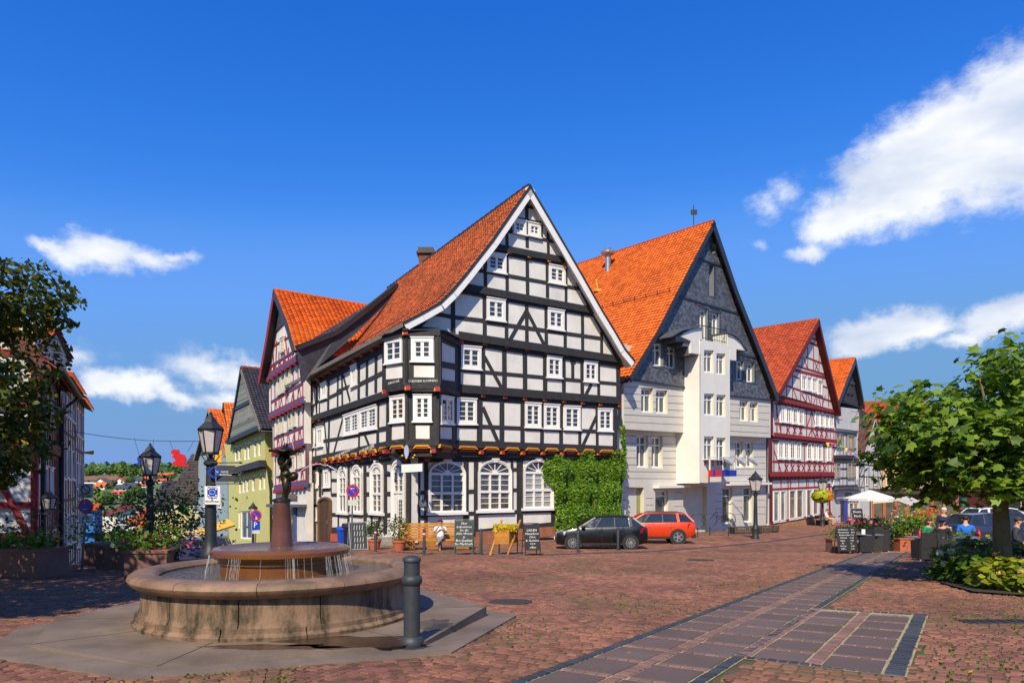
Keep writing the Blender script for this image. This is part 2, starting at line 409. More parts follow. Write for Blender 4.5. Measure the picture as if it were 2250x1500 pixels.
def text_mesh(body, size, mat, parent, origin, xdir, updir, name='lettering', ext=.003, align='CENTER', shear=0.):
    """lettering as a mesh; origin, xdir and updir are in the parent's own frame for local things, else world"""
    cu = bpy.data.curves.new('t', 'FONT'); cu.body = body; cu.size = size; cu.extrude = ext; cu.align_x = align; cu.align_y = 'CENTER'; cu.shear = shear; cu.resolution_u = 1
    to = bpy.data.objects.new('t', cu); COL.objects.link(to)
    me = bpy.data.meshes.new_from_object(to)
    bpy.data.objects.remove(to); bpy.data.curves.remove(cu)
    x = V(xdir).normalized(); u = V(updir).normalized(); n = x.cross(u)
    mt = Matrix(((x.x, u.x, n.x, origin[0]), (x.y, u.y, n.y, origin[1]), (x.z, u.z, n.z, origin[2]), (0, 0, 0, 1)))
    if parent is not None and PM.get(parent.name) is not None and not parent.get('_local'): mt = PM[parent.name] @ mt
    me.transform(mt); me.materials.clear(); me.materials.append(mat)
    o = bpy.data.objects.new(name, me); COL.objects.link(o); o.parent = parent; PM[o.name] = PM.get(parent.name)
    return o
# ------------------------------------------------------------------ common materials
PL = M('plaster_white', (.71, .68, .625), .9, .08, 1.2, .25, 55, dirt=(.50, .47, .41), dirt_amt=.5, dscale=1.1, dmul=(1, 1, .5))
BK = M('timber_black', (.022, .021, .022), .75, .35, 6, .35, 40, streak=None, dirt=(.07, .063, .055), dirt_amt=.35, dscale=5)
WH = M('paint_white', (.82, .79, .74), .45, .04, 3, .04, 30)
GL = M('glass_dark', (.020, .024, .026), .045, .5, 1.3, 0, col2=(.07, .075, .07), spec=.9)
GLB = M('glass_curtain', (.10, .11, .105), .05, .5, 1.1, 0, col2=(.025, .03, .03), spec=.9)
RED = M('paint_red', lin(165, 42, 38), .6, .2, 8, .1)
YEL = M('paint_yellow', lin(205, 140, 20), .6, .2, 8, .1)
ORB = M('paint_orange_brown', lin(150, 80, 30), .6, .2, 8, .1)
TILE = M('roof_tile_orange', lin(182, 92, 40), .75, .22, .5, .2, 40, rnd=.36, dirt=lin(118, 70, 48), dirt_amt=.45, dscale=.6)
TILE2 = M('roof_tile_bright', lin(212, 100, 16), .7, .18, .5, .2, 40, rnd=.28, dirt=lin(160, 78, 36), dirt_amt=.4, dscale=.5)
TILE3 = M('roof_tile_red', lin(180, 78, 38), .75, .2, .5, .2, 40, rnd=.28, dirt=lin(126, 62, 42), dirt_amt=.4, dscale=.5)
TILED = M('roof_tile_dark', lin(52, 50, 56), .6, .2, .6, .2, 40, rnd=.3)
SLATE = M('slate', lin(92, 94, 98), .5, .25, 3, .2, 50, rnd=.46)
SLATED = M('slate_dark', lin(62, 64, 72), .55, .25, 3, .2, 50, rnd=.3)
ZINC = M('zinc', lin(120, 122, 124), .45, .15, 3, .05, metal=.6)
SOFFIT = M('soffit_wood', (.10, .095, .09), .8, .2, 4, .2)
STONE = M('red_sandstone', lin(168, 108, 78), .9, .25, 2.5, .4, 30, rnd=.2, dirt=lin(110, 78, 60), dirt_amt=.5)
IRON = M('iron_dark', lin(48, 50, 54), .5, .2, 8, .12, metal=.3)
# ================================================================== main black and white timbered corner house
gC = V((-4.84, 33.0)); gD = V((1.517, 1)).normalized(); lD = V((-.706, 1)).normalized()
G0 = Fac(gC, gC+gD*13.4)                       # gable front, ground floor
L0 = Fac(gC+lD*13.6+V((-.16, -.03)), gC+V((-.16, -.03)))   # street side, ground floor (a is the far left end)
va, vb, vc = View(850, 400, 3.749), View(840, 700, 4.018), View(880, 980, 4.327)
vd, ve = View(650, 700, 4.1667), View(650, 960, 5.5556)
HM = thing('timber_house', 'large black and white timbered corner house with an orange roof and bay', 'house', (gC.x+2, gC.y+4, gz(0, 35)))
G1, G2, G3, G4, G5 = G0.shift(.34), G0.shift(.50), G0.shift(.66), G0.shift(.76), G0.shift(.86)
L1, L2 = L0.shift(.30), L0.shift(.45)
def beams(fac, vw, lst, parent, mat, name='beam', w=.2, t=.035, back=.03):
    for q in lst:
        beam(fac, vw(q[0], q[1]), vw(q[2], q[3]), q[4] if len(q) > 4 else w, t, back, name, mat, parent)
def solid(fac, pts, th, name, mat, parent, off=0.): return polywall(fac, pts, off, th, name, mat, parent)
# ---- plaster walls of the gable, storey by storey
A = lambda *p: [va(*q) for q in p]
B_ = lambda *p: [vb(*q) for q in p]
C_ = lambda *p: [vc(*q) for q in p]
solid(G5, A((1160, 95), (1500, 650), (830, 530)), .5, 'wall', PL, HM)
solid(G4, A((828, 525), (1500, 655), (1690, 1060), (560, 860)), .45, 'wall', PL, HM)
solid(G3, A((560, 850), (1690, 1052), (1905, 1470), (600, 1262), (240, 1200), (400, 1010)), .45, 'wall', PL, HM)
solid(G2, B_((640, 170), (2090, 385), (2085, 735), (640, 622)), .4, 'wall', PL, HM)
solid(G1, B_((610, 600), (2085, 725), (2060, 1160), (610, 1100)), .4, 'wall', PL, HM)
solid(G0, C_((100, 20), (2085, 30), (2085, 830), (720, 905), (100, 900)), .4, 'wall', PL, HM)
solid(G0, C_((712, 812), (1440, 762), (2085, 715), (2085, 850), (1440, 850), (712, 950)), .4, 'stone_base', STONE, HM, .05)
solid(G0, C_((100, 880), (712, 860), (712, 950), (100, 960)), .4, 'stone_base', STONE, HM, .045)
# ---- gable timbers
for (fac, ps) in ((G5, [(1100, 183, 1205, 215, .16), (1030, 290, 1290, 345, .17), (925, 390, 1375, 492, .17), (1150, 110, 1155, 540, .2), (985, 330, 990, 530, .17), (1325, 385, 1330, 600, .17), (1022, 300, 1022, 405, .12), (1275, 345, 1275, 470, .12), (1152, 300, 1152, 420, .18)]),
                  (G4, [(670, 712, 1610, 883, .19), (808, 575, 812, 862, .19), (988, 600, 990, 892, .19), (1155, 630, 1158, 925, .2), (1320, 660, 1322, 950, .2), (1475, 690, 1475, 985, .18), (637, 760, 637, 850, .12), (1640, 960, 1560, 800, .16)]),
                  (G3, [(375, 1083, 535, 1110, .2), (545, 1112, 800, 1142, .2), (820, 1155, 1770, 1288, .2), (543, 915, 545, 1250, .23), (803, 920, 805, 1275, .22), (985, 945, 985, 1300, .21), (1150, 975, 1152, 1322, .21), (1310, 1000, 1312, 1345, .21), (1467, 1030, 1468, 1368, .21), (1610, 1060, 1612, 1388, .2), (1768, 1235, 1768, 1420, .2), (1148, 1062, 1012, 1300, .2), (1152, 1062, 1292, 1335, .2), (400, 1030, 245, 1200, .3)])):
    beams(fac, va, ps, HM, BK, 'timber', t=.03)
# principal rafters just inside the barge boards
beams(G5.shift(.04), va, [(1160, 90, 835, 525, .3), (1172, 95, 1500, 660, .32)], HM, BK, 'rafter', t=.05)
beams(G4.shift(.03), va, [(838, 520, 570, 850, .3), (1490, 650, 1690, 1055, .3)], HM, BK, 'rafter', t=.05)
beams(G3.shift(.03), va, [(560, 850, 400, 1020, .3), (1690, 1050, 1790, 1230, .34), (1790, 1225, 1910, 1465, .3)], HM, BK, 'rafter', t=.05)
# jetty beams and painted beam ends
def ends(fac, vw, lst, parent, w=.22, h=.2, out=.16):
    for (x, y) in lst:
        u, z = fac.uz(*vw(x, y)); mb = MB()
        q = Quad.uz(fac, u-w/2, z-h*.4, u+w/2, z+h*1.1); q.box(mb, 0, 1, 0, 1, -.3, out-.012)
        e = obj('beam_end', mb, BK, parent)
        mb = MB(); q = Quad.uz(fac, u-w/2-.004, z-h*.55, u+w/2+.004, z+h*.42); q.box(mb, 0, 1, 0, 1, -.1, out); obj('painted_face', mb, RED, e)
        mb = MB(); q = Quad.uz(fac, u-w/2-.012, z-h*.55, u-w/2+.05, z+h*.1); q.box(mb, 0, 1, 0, 1, -.1, out+.006); obj('painted_edge', mb, YEL, e)
beams(G5, va, [(822, 522, 1502, 652, .34)], HM, BK, 'jetty_beam', t=.08); beams(G4.shift(.02), va, [(820, 560, 1510, 690, .22)], HM, BK, 'jetty_beam', t=.05)
beams(G4, va, [(548, 850, 1700, 1058, .36)], HM, BK, 'jetty_beam', t=.08); beams(G3.shift(.02), va, [(540, 885, 1700, 1092, .24)], HM, BK, 'jetty_beam', t=.05)
beams(G3, va, [(590, 1262, 1920, 1462, .40)], HM, BK, 'jetty_beam', t=.08); beams(G2.shift(.02), va, [(590, 1308, 1920, 1508, .3)], HM, BK, 'jetty_beam', t=.06)
beams(G2, vb, [(640, 612, 2095, 722, .42)], HM, BK, 'jetty_beam', t=.08); beams(G1.shift(.02), vb, [(640, 668, 2092, 775, .28)], HM, BK, 'jetty_beam', t=.06)
beams(G1, vb, [(600, 1102, 2068, 1150, .36)], HM, BK, 'jetty_beam', t=.08)
beams(G0.shift(.1), vb, [(560, 1172, 2068, 1195, .5)], HM, BK, 'jetty_beam', t=.1)
ends(G4, va, [(838, 543), (997, 578), (1163, 613), (1326, 648), (1457, 676)], HM, .2, .2)
ends(G3, va, [(598, 880), (810, 915), (992, 945), (1160, 977), (1318, 1005), (1473, 1030), (1622, 1057)], HM, .22, .2)
ends(G2, vb, [(682, 207), (898, 218), (1090, 243), (1272, 268), (1445, 292), (1610, 312), (1767, 332), (1925, 355), (2097, 380)], HM, .24, .22)
ends(G1, vb, [(655, 650), (880, 672), (1073, 686), (1248, 700), (1425, 712), (1593, 724), (1757, 738), (1913, 752), (2083, 762)], HM, .24, .22)
ends(G0.shift(.2), vb, [(630, 1172), (865, 1175), (1050, 1177), (1232, 1182), (1408, 1182), (1575, 1184), (1730, 1185), (1897, 1187), (2068, 1183)], HM, .24, .2)
# carved yellow keels under the first floor
def keel(fac, vw, x0, x1, y, parent, h=.17, off=.0, mat=YEL):
    (u0, z0), (u1, z1) = fac.uz(*vw(x0, y)), fac.uz(*vw(x1, y)); z = (z0+z1)/2; k = min(.16, (u1-u0)*.2)
    mb = MB(); pts = [(u0, z-h/2), (u0+k, z+h/2), (u1-k, z+h/2), (u1, z-h/2), (u1-.06, z-h/2), (u1-k-.03, z+h/2-.08), (u0+k+.03, z+h/2-.08), (u0+.06, z-h/2)]
    mb.prism([fac.P(u, q, off+.07) for u, q in pts], fac.n3*-.1); o = obj('carved_keel', mb, mat, parent)
    mb = MB(); pts = [(u0+.06, z-h/2), (u0+k+.03, z+h/2-.08), (u1-k-.03, z+h/2-.08), (u1-.06, z-h/2)]
    mb.prism([fac.P(u, q, off+.035) for u, q in pts], fac.n3*-.1); obj('keel_hollow', mb, ORB, o)
for (x0, x1, y) in ((662, 842, 1137), (892, 1030, 1143), (1080, 1212, 1148), (1260, 1388, 1151), (1432, 1556, 1154), (1600, 1720, 1158), (1770, 1875, 1162), (1915, 2045, 1168)):
    keel(G1.shift(.06), vb, x0, x1, y, HM); keel(G0.shift(.22), vb, x0+6, x1-12, y+27, HM, .13, .0, ORB)
# second and first floor timbers
beams(G2, vb, [(667, 225, 668, 600, .3), (885, 250, 886, 612, .27), (1075, 275, 1077, 628, .27), (1257, 300, 1259, 642, .27), (1435, 322, 1436, 660, .27), (1600, 342, 1602, 675, .24), (1680, 350, 1680, 530, .2), (1762, 365, 1764, 690, .24), (1908, 385, 1910, 702, .2), (2080, 400, 2082, 720, .3),
                (690, 452, 2070, 575, .19), (1660, 378, 1705, 380, .24)], HM, BK, 'timber', t=.03)
beams(G2, vb, [(900, 335, 1052, 610, .2), (1845, 575, 1785, 690, .2)], HM, BK, 'brace', t=.025)
beams(G1, vb, [(635, 690, 633, 1095, .3), (860, 705, 856, 1098, .32), (1055, 720, 1054, 1105, .28), (1237, 740, 1236, 1112, .26), (1410, 755, 1408, 1120, .24), (1578, 765, 1576, 1128, .24), (1745, 775, 1742, 1130, .2), (1893, 790, 1897, 1138, .2), (2055, 800, 2052, 1140, .34),
                (650, 942, 2040, 1000, .2), (640, 700, 2050, 790, .12)], HM, BK, 'timber', t=.03)
beams(G1, vb, [(885, 780, 1025, 1100, .22), (1897, 845, 1768, 1122, .2)], HM, BK, 'brace', t=.025)
def wins(fac, vw, lst, parent, cols, rows, **k):
    for (xl, ytl, ybl, xr, ytr, ybr) in lst:
        (a, b), (c, d) = vw(xl, ytl), vw(xr, ybr); window(Quad(fac, a, b, vw(xl, ybl)[1], c, vw(xr, ytr)[1], d), parent, cols, rows, k.get('frame', WH), R.choice(k.get('glass', [GL, GL, GLB])), **{q: r for q, r in k.items() if q not in ('frame', 'glass')})
wins(G5, va, [(1037, 303, 415, 1142, 330, 440), (1160, 335, 440, 1262, 355, 462)], HM, 2, 2, fw=.16, mull=.05, bar=.05, proud=.1)
wins(G4, va, [(820, 580, 730, 978, 605, 757), (1330, 682, 826, 1466, 708, 850)], HM, 2, 3, fw=.17, mull=.13)
wins(G3, va, [(818, 953, 1130, 972, 975, 1150), (1322, 1042, 1205, 1456, 1063, 1225)], HM, 2, 3, fw=.17, mull=.13)
wins(G2, vb, [(690, 242, 437, 868, 257, 450), (1448, 330, 515, 1580, 345, 525), (1775, 375, 552, 1895, 387, 562)], HM, 2, 3, fw=.16, mull=.12)
wins(G1, vb, [(652, 702, 928, 828, 712, 930), (1255, 742, 955, 1397, 750, 960), (1423, 756, 966, 1560, 764, 970), (1600, 772, 975, 1743, 778, 980), (1900, 795, 988, 2027, 800, 992)], HM, 2, 4, fw=.15, mull=.12)
# ---- ground floor of the gable: posts, rails and three big round arched windows
beams(G0, vc, [(132, 60, 130, 890, .62), (242, 70, 240, 870, .2), (180, 75, 180, 90, .2), (622, 75, 620, 860, .3), (716, 75, 718, 850, .25), (1058, 80, 1060, 620, .16), (1132, 75, 1134, 800, .4), (1452, 70, 1450, 790, .3), (615, 60, 615, 70, .2)], HM, BK, 'timber', t=.03)
beams(G0, vc, [(150, 130, 2080, 105, .24), (230, 652, 1445, 610, .2), (620, 432, 716, 425, .2), (1058, 222, 1125, 220, .18), (1058, 415, 1125, 413, .18), (190, 440, 240, 440, .2), (190, 678, 240, 676, .2), (720, 835, 1450, 760, .48), (100, 905, 720, 850, .3)], HM, BK, 'timber', t=.034)
def arched(fac, vw, x0, x1, ytop, yspr, ytr, ymid, ybot, ysill, parent, cols=3, fw=.13, rows=(3, 3), glass=None, name='window', slope=0., fan=6, keystone=True, proud=.1, glass_up=None, open_low=False, recess=False):
    """round headed window: arch ring frame > fan bars, sash bars, panes, sill"""
    xm = (x0+x1)/2; ul, _ = fac.uz(*vw(x0, ytr)); ur, _ = fac.uz(*vw(x1, ytr)); um = (ul+ur)/2; hw = (ur-ul)/2
    zt = fac.uz(*vw(xm, ytop))[1]; zs = fac.uz(*vw(xm, yspr))[1]; zr = fac.uz(*vw(xm, ytr))[1]; zm = fac.uz(*vw(xm, ymid))[1] if ymid else None; zb = fac.uz(*vw(xm, ysill))[1]
    rh = zt-zs; n = 14
    arc = [(math.cos(math.pi*i/n), math.sin(math.pi*i/n)) for i in range(n+1)]
    mb = MB()
    def ring(w, o0, o1):
        outp = [(um+hw, zb)]+[(um+hw*c, zs+rh*s) for c, s in arc]+[(um-hw, zb)]
        inp = [(um+hw-w, zb)]+[(um+(hw-w)*c, zs+(rh-w)*s) for c, s in arc]+[(um-hw+w, zb)]
        for i in range(len(outp)-1):
            a, b, c, d = outp[i], outp[i+1], inp[i+1], inp[i]
            mb.hexa([fac.P(*a, o0), fac.P(*b, o0), fac.P(*c, o0), fac.P(*d, o0), fac.P(*a, o1), fac.P(*b, o1), fac.P(*c, o1), fac.P(*d, o1)])
    ring(fw, -.03, proud); ring(fw*.45, -.03, proud+.035)
    w = obj(name, mb, WH, parent)
    mb = MB(); hi = hw-fw
    def bx(u0, u1, z0, z1, o): Quad.uz(fac, u0, z0, u1, z1).box(mb, 0, 1, 0, 1, .005, o)
    bx(um-hi, um+hi, zr-.07, zr+.05, proud-.005)
    if zm: bx(um-hi, um+hi, zm-.07, zm+.06, proud-.002)
    bx(um-hi, um+hi, zb, zb+.08, proud-.01)
    for k in range(1, cols): u = um-hi+2*hi*k/cols; bx(u-.055, u+.055, zb, zr, proud-.02)
    for s in (-1, 1): bx(um+s*hi-.04, um+s*hi+.04, zb, zr, proud-.025)
    for (za, zc, rr) in (((zm or zb)+.05, zr-.05, rows[0]), (zb+.06, (zm or zb)-.05, rows[1] if zm else 0)):
        for k in range(1, rr): z = za+(zc-za)*k/rr; bx(um-hi, um+hi, z-.017, z+.017, proud-.045)
    for k in range(1, fan):
        a = math.pi*k/fan; mb.bar(fac.P(um, zr+.04, proud-.05), fac.P(um+hi*math.cos(a), max(zs, zr)+(rh-fw)*math.sin(a), proud-.05), .035, .03, fac.n3)
    mb.prism([fac.P(um+.16*math.cos(math.pi*i/8), zr+.04+.15*math.sin(math.pi*i/8), proud-.02) for i in range(9)], fac.n3*-.05)
    obj('sash', mb, WH, w)
    g = glass or GL
    mb = MB(); mb.add([fac.P(um+hi*c, zs+(rh-fw)*s, .015) for c, s in arc]+[fac.P(um-hi, zr, .015), fac.P(um+hi, zr, .015)], [tuple(range(n+3))]); obj('fanlight', mb, glass_up or g, w)
    for (za, zc, rr) in (((zm or zb), zr, rows[0]), (zb, zm or zb, rows[1] if zm else 0)):
        for i in range(cols):
            for j in range(rr):
                mb = MB(); mb.cur = R.random(); k = jit(.004)
                q = Quad.uz(fac, um-hi+2*hi*i/cols, za+(zc-za)*j/rr, um-hi+2*hi*(i+1)/cols, za+(zc-za)*(j+1)/rr)
                mb.add([q.P(0, 0, .016+k), q.P(1, 0, .016-k), q.P(1, 1, .016-k), q.P(0, 1, .016+k)], [(0, 1, 2, 3)]); obj('pane', mb, g, w)
    if keystone:
        mb = MB(); Quad.uz(fac, um-.22, zt+.0, um+.22, zt+.09).box(mb, 0, 1, 0, 1, -.02, proud+.06); Quad.uz(fac, um-.12, zt-.12, um+.12, zt-.001).box(mb, 0, 1, 0, 1, -.02, proud+.045); obj('keystone', mb, WH, w)
    mb = MB(); Quad.uz(fac, um-hw-.1, zb-.14, um+hw+.1, zb).box(mb, 0, 1, 0, 1, -.02, proud+.08); obj('sill', mb, WH, w)
    return w
SHOPG = M('glass_shop', (.03, .035, .03), .05, .6, 2.2, 0, col2=(.16, .14, .11), spec=.9)
BLIND = M('glass_blind', (.42, .42, .38), .08, .15, 1.5, 0, spec=.8, col2=(.30, .30, .26))
UPG = M('glass_fan', (.05, .035, .025), .05, .4, 2, 0, spec=.9)
arched(G0, vc, 258, 612, 140, 265, 262, 445, 610, 625, HM, glass=SHOPG, glass_up=UPG)
arched(G0, vc, 730, 1050, 130, 262, 258, 430, 590, 605, HM, glass=SHOPG, glass_up=UPG)
arched(G0, vc, 1160, 1447, 125, 250, 250, 415, 570, 585, HM, glass=BLIND, glass_up=UPG)
# ---- corner bay, two storeys on carved brackets
def plan(px, d): return V(((px-CX)/F*d, d))
def bay(pxs, ds):
    p = [plan(x, d) for x, d in zip(pxs, ds)]
    return [Fac(p[i], p[i+1]) for i in range(len(p)-1)]
BY1 = bay((855, 896, 962, 1003), (32.7, 31.7, 31.5, 33.9)); BY2 = bay((845, 891, 964, 1005), (32.6, 31.5, 31.3, 33.7))
def fpoly(fac, vw, pts, name, mat, parent, th=.3, off=0.): return polywall(fac, [vw(*p) for p in pts], off, th, name, mat, parent)
for (fs, rows) in ((BY1, ((((60, 690), (225, 640), (225, 1105), (60, 1130))), ((225, 640), (490, 650), (490, 1105), (225, 1105)), ((490, 650), (650, 690), (650, 1110), (490, 1105)))),
                   (BY2, (((15, 165), (205, 125), (205, 620), (15, 640)), ((205, 125), (498, 130), (498, 622), (205, 610)), ((498, 130), (662, 215), (662, 640), (498, 622))))):
    for f, p in zip(fs, rows): fpoly(f, vb, p, 'bay_wall', PL, HM)
b1, b2 = BY1, BY2
beams(b1[0], vb, [(80, 660, 70, 1120, .22), (212, 650, 215, 1115, .36), (60, 930, 225, 918, .14), (60, 1108, 225, 1093, .4), (60, 700, 225, 650, .3)], HM, BK, 'bay_timber', t=.03)
beams(b1[1], vb, [(248, 640, 250, 1110, .5), (462, 645, 460, 1110, .45), (225, 922, 490, 920, .16), (225, 1097, 490, 1097, .4), (225, 655, 490, 655, .4)], HM, BK, 'bay_timber', t=.03)
beams(b1[2], vb, [(498, 660, 496, 1110, .3), (632, 680, 630, 1110, .5), (490, 935, 650, 940, .2), (490, 1098, 650, 1100, .4), (490, 662, 650, 685, .3)], HM, BK, 'bay_timber', t=.03)
beams(b2[0], vb, [(20, 190, 24, 620, .18), (198, 130, 205, 615, .36), (15, 400, 205, 388, .12), (15, 590, 205, 570, .55), (15, 160, 205, 140, .3)], HM, BK, 'bay_timber', t=.03)
beams(b2[1], vb, [(228, 130, 232, 615, .5), (487, 130, 489, 615, .3), (205, 392, 498, 392, .18), (205, 575, 498, 580, .6), (205, 143, 498, 148, .3), (205, 612, 498, 615, .3)], HM, BK, 'bay_timber', t=.034)
beams(b2[2], vb, [(506, 150, 508, 620, .4), (655, 215, 655, 635, .4), (498, 398, 662, 428, .3), (498, 590, 662, 612, .6), (498, 150, 662, 222, .5)], HM, BK, 'bay_timber', t=.034)
wins(b2[0], vb, [(30, 195, 400, 183, 172, 378)], HM, 2, 3, fw=.15, mull=.11)
wins(b2[1], vb, [(257, 170, 375, 455, 170, 378)], HM, 2, 3, fw=.19, mull=.15)
wins(b1[0], vb, [(76, 692, 918, 210, 675, 905)], HM, 2, 4, fw=.16, mull=.12)
wins(b1[1], vb, [(275, 673, 905, 440, 673, 905)], HM, 2, 4, fw=.17, mull=.13)
wins(b1[2], vb, [(508, 680, 922, 620, 698, 928)], HM, 2, 4, fw=.14, mull=.2)
# bay floor slabs, roof and brackets
def plate(facs, z0, z1, off, name, mat, back):
    p = [facs[0].P(0, 0, off)]+[(facs[i].P(0, 0, off)+facs[i-1].P((facs[i-1].b-facs[i-1].a).length, 0, off))/2 for i in (1, 2)]+[facs[2].P((facs[2].b-facs[2].a).length, 0, off)]
    bk = [V((gC.x+2.2, gC.y+1.8, 0)), V((gC.x-.3, gC.y+1.8, 0))]
    mb = MB(); mb.prism([V((q.x, q.y, z0)) for q in p+bk], (0, 0, z1-z0)); return obj(name, mb, mat, HM)
z1b = b1[1].uz(*vb(350, 1118))[1]; z2b = b2[1].uz(*vb(350, 612))[1]; z2t = b2[1].uz(*vb(350, 132))[1]
plate(BY1, z1b-.02, z1b+.24, .12, 'bay_sill', BK, 0); plate(BY1, z1b-.5, z1b-.06, -.12, 'bay_corbel', BK, 0); plate(BY2, z2b-.05, z2b+.16, .09, 'bay_sill', BK, 0)
plate(BY2, z2t-.12, z2t+.12, .16, 'bay_cornice', BK, 0)
mb = MB(); f = BY2
pr = [f[0].P(0, z2t+.12, .3), f[1].P(0, z2t+.12, .3), f[2].P(0, z2t+.12, .3), G3.px(*va(610, 1300), .12)]
tp = [V((gC.x-.2, gC.y+.8, z2t+.75)), G3.px(*va(300, 1190), 0), G3.px(*va(420, 1200), 0), G3.px(*va(590, 1255), 0)]
mb.add(pr+tp, [(0, 1, 5, 4), (1, 2, 6, 5), (2, 3, 7, 6), (3, 2, 1, 0)]); obj('bay_roof', mb, SLATED, HM)
for (fac, x0, x1, y) in ((b1[0], 72, 195, 1132), (b1[1], 270, 435, 1128), (b1[2], 497, 610, 1130)):
    keel(fac.shift(.12), vb, x0, x1, y, HM); keel(fac.shift(-.1), vb, x0+10, x1-10, y+34, HM, .13, 0, ORB)
ends(b1[0].shift(.05), vb, [(40, 1170), (232, 1158)], HM, .2, .18); ends(b1[1].shift(.05), vb, [(455, 1165)], HM, .24, .18)
ends(b2[0].shift(.02), vb, [(35, 645)], HM, .2, .2); ends(b2[1].shift(.02), vb, [(232, 612), (490, 622)], HM, .26, .2); ends(b2[1].shift(.05), vb, [(210, 128)], HM, .24, .18)
for (vx, vy, d) in ((vb(95, 1165), vb(200, 1235), 32.2), (vb(455, 1165), vb(395, 1235), 32.0)):
    mb = MB(); mb.bar(at(*vx, d), at(*vy, d+.7), .22, .25); k = obj('bracket', mb, BK, HM); mb = MB(); mb.ball(at(*vy, d+.6), .15); obj('painted_knob', mb, ORB, k)
TXW = M('lettering_white', (.75, .75, .72), .8, .05)
def wtext(body, fac, vw, x, y, size, parent, off=.05, mat=TXW, name='lettering', slope=0.):
    u, z = fac.uz(*vw(x, y)); p = fac.P(u, z, off); return text_mesh(body, size, mat, parent, p, fac.d3+V((0, 0, slope)), V((0, 0, 1)), name)
wtext('DEN IST DER', b2[0], vb, 110, 562, .15, HM, .06, slope=.05); wtext('DU EISNEIR ROMMING', b2[1], vb, 355, 552, .15, HM, .06); wtext('1551', b1[0], vb, 135, 1093, .2, HM, .06)
# ---- street side
D_ = lambda *p: [vd(*q) for q in p]
E_ = lambda *p: [ve(*q) for q in p]
solid(L2, D_((65, 700), (860, 230), (860, 690), (65, 950)), .4, 'wall', PL, HM)
solid(L1, D_((70, 930), (860, 680), (870, 1180), (65, 1330)), .4, 'wall', PL, HM)
solid(L0, E_((95, 300), (1400, 190), (1400, 1290), (95, 1290)), .4, 'wall', PL, HM)
beams(L2, vd, [(82, 655, 78, 925, .35), (195, 630, 192, 890, .18), (222, 600, 218, 880, .12), (303, 560, 298, 850, .3), (388, 500, 385, 800, .2), (425, 470, 428, 790, .2), (580, 400, 578, 735, .3), (655, 350, 652, 705, .3), (738, 300, 735, 675, .3), (810, 280, 808, 650, .4), (85, 800, 180, 770, .2), (185, 765, 290, 730, .2), (300, 725, 425, 665, .2), (570, 610, 810, 490, .24), (215, 600, 215, 600, .1)], HM, BK, 'timber', t=.03)
beams(L2, vd, [(435, 520, 498, 755, .2), (375, 665, 495, 618, .18), (118, 790, 88, 920, .16)], HM, BK, 'brace', t=.025)
beams(L1, vd, [(82, 960, 75, 1310, .35), (112, 990, 112, 1280, .14), (188, 960, 184, 1260, .16), (262, 930, 290, 1240, .16), (308, 930, 300, 1250, .26), (588, 820, 580, 1220, .2), (755, 770, 752, 1180, .3), (845, 740, 842, 1160, .35), (110, 1168, 190, 1155, .18), (255, 1120, 435, 1090, .2), (435, 1085, 840, 1000, .24), (120, 1005, 260, 965, .14)], HM, BK, 'timber', t=.03)
beams(L1, vd, [(438, 890, 345, 1245, .2), (628, 1050, 680, 1180, .2)], HM, BK, 'brace', t=.025)
beams(L2, vd, [(60, 945, 860, 680, .34)], HM, BK, 'jetty_beam', t=.08); beams(L1.shift(.02), vd, [(65, 985, 860, 725, .26)], HM, BK, 'jetty_beam', t=.06)
beams(L1, vd, [(62, 1312, 866, 1150, .4)], HM, BK, 'jetty_beam', t=.08); beams(L0.shift(.08), vd, [(70, 1372, 870, 1228, .46)], HM, BK, 'jetty_beam', t=.08)
beams(L2.shift(.02), vd, [(60, 665, 860, 240, .44)], HM, BK, 'eave_beam', t=.06)
ends(L1.shift(.02), vd, [(125, 955), (180, 935), (237, 918), (290, 893), (350, 872), (420, 848), (490, 823), (568, 798), (650, 768), (730, 737)], HM, .3, .2)
ends(L2.shift(.08), vd, [(110, 640), (170, 612), (225, 565), (272, 522), (336, 490), (405, 455), (478, 413), (552, 380), (625, 333), (722, 283), (786, 235)], HM, .28, .2)
for (x0, x1, y) in ((70, 115, 1330), (240, 285, 1291), (305, 350, 1280), (365, 412, 1270), (432, 485, 1256), (508, 562, 1243), (590, 652, 1224), (672, 740, 1209), (762, 832, 1191)):
    keel(L1.shift(.1), vd, x0, x1, y, HM, .2); keel(L0.shift(.26), vd, x0+12, x1+12, y+28, HM, .16, 0, ORB)
ends(L0.shift(.28), vd, [(170, 1325), (210, 1318), (290, 1313), (352, 1305), (418, 1298), (490, 1285), (575, 1270), (655, 1252), (738, 1235)], HM, .24, .16)
wtext('DEO SOLI GLORIA IN DER GNADE', L1, vd, 450, 1228, .26, HM, .1, slope=.14); wtext('HOFF UND LIEBE', L1, vd, 665, 1192, .26, HM, .1, slope=.14)
wins(L2, vd, [(130, 655, 790, 180, 636, 770), (235, 602, 740, 290, 576, 720), (510, 442, 628, 568, 412, 600)], HM, 2, 4, fw=.2, mull=.1)
wins(L1, vd, [(125, 1020, 1190, 178, 1010, 1172), (198, 997, 1172, 252, 985, 1160)], HM, 2, 4, fw=.2, mull=.1)
wins(L1, vd, [(445, 890, 1070, 583, 843, 1043), (592, 838, 1030, 750, 790, 1003)], HM, 4, 5, fw=.16, mull=.3)
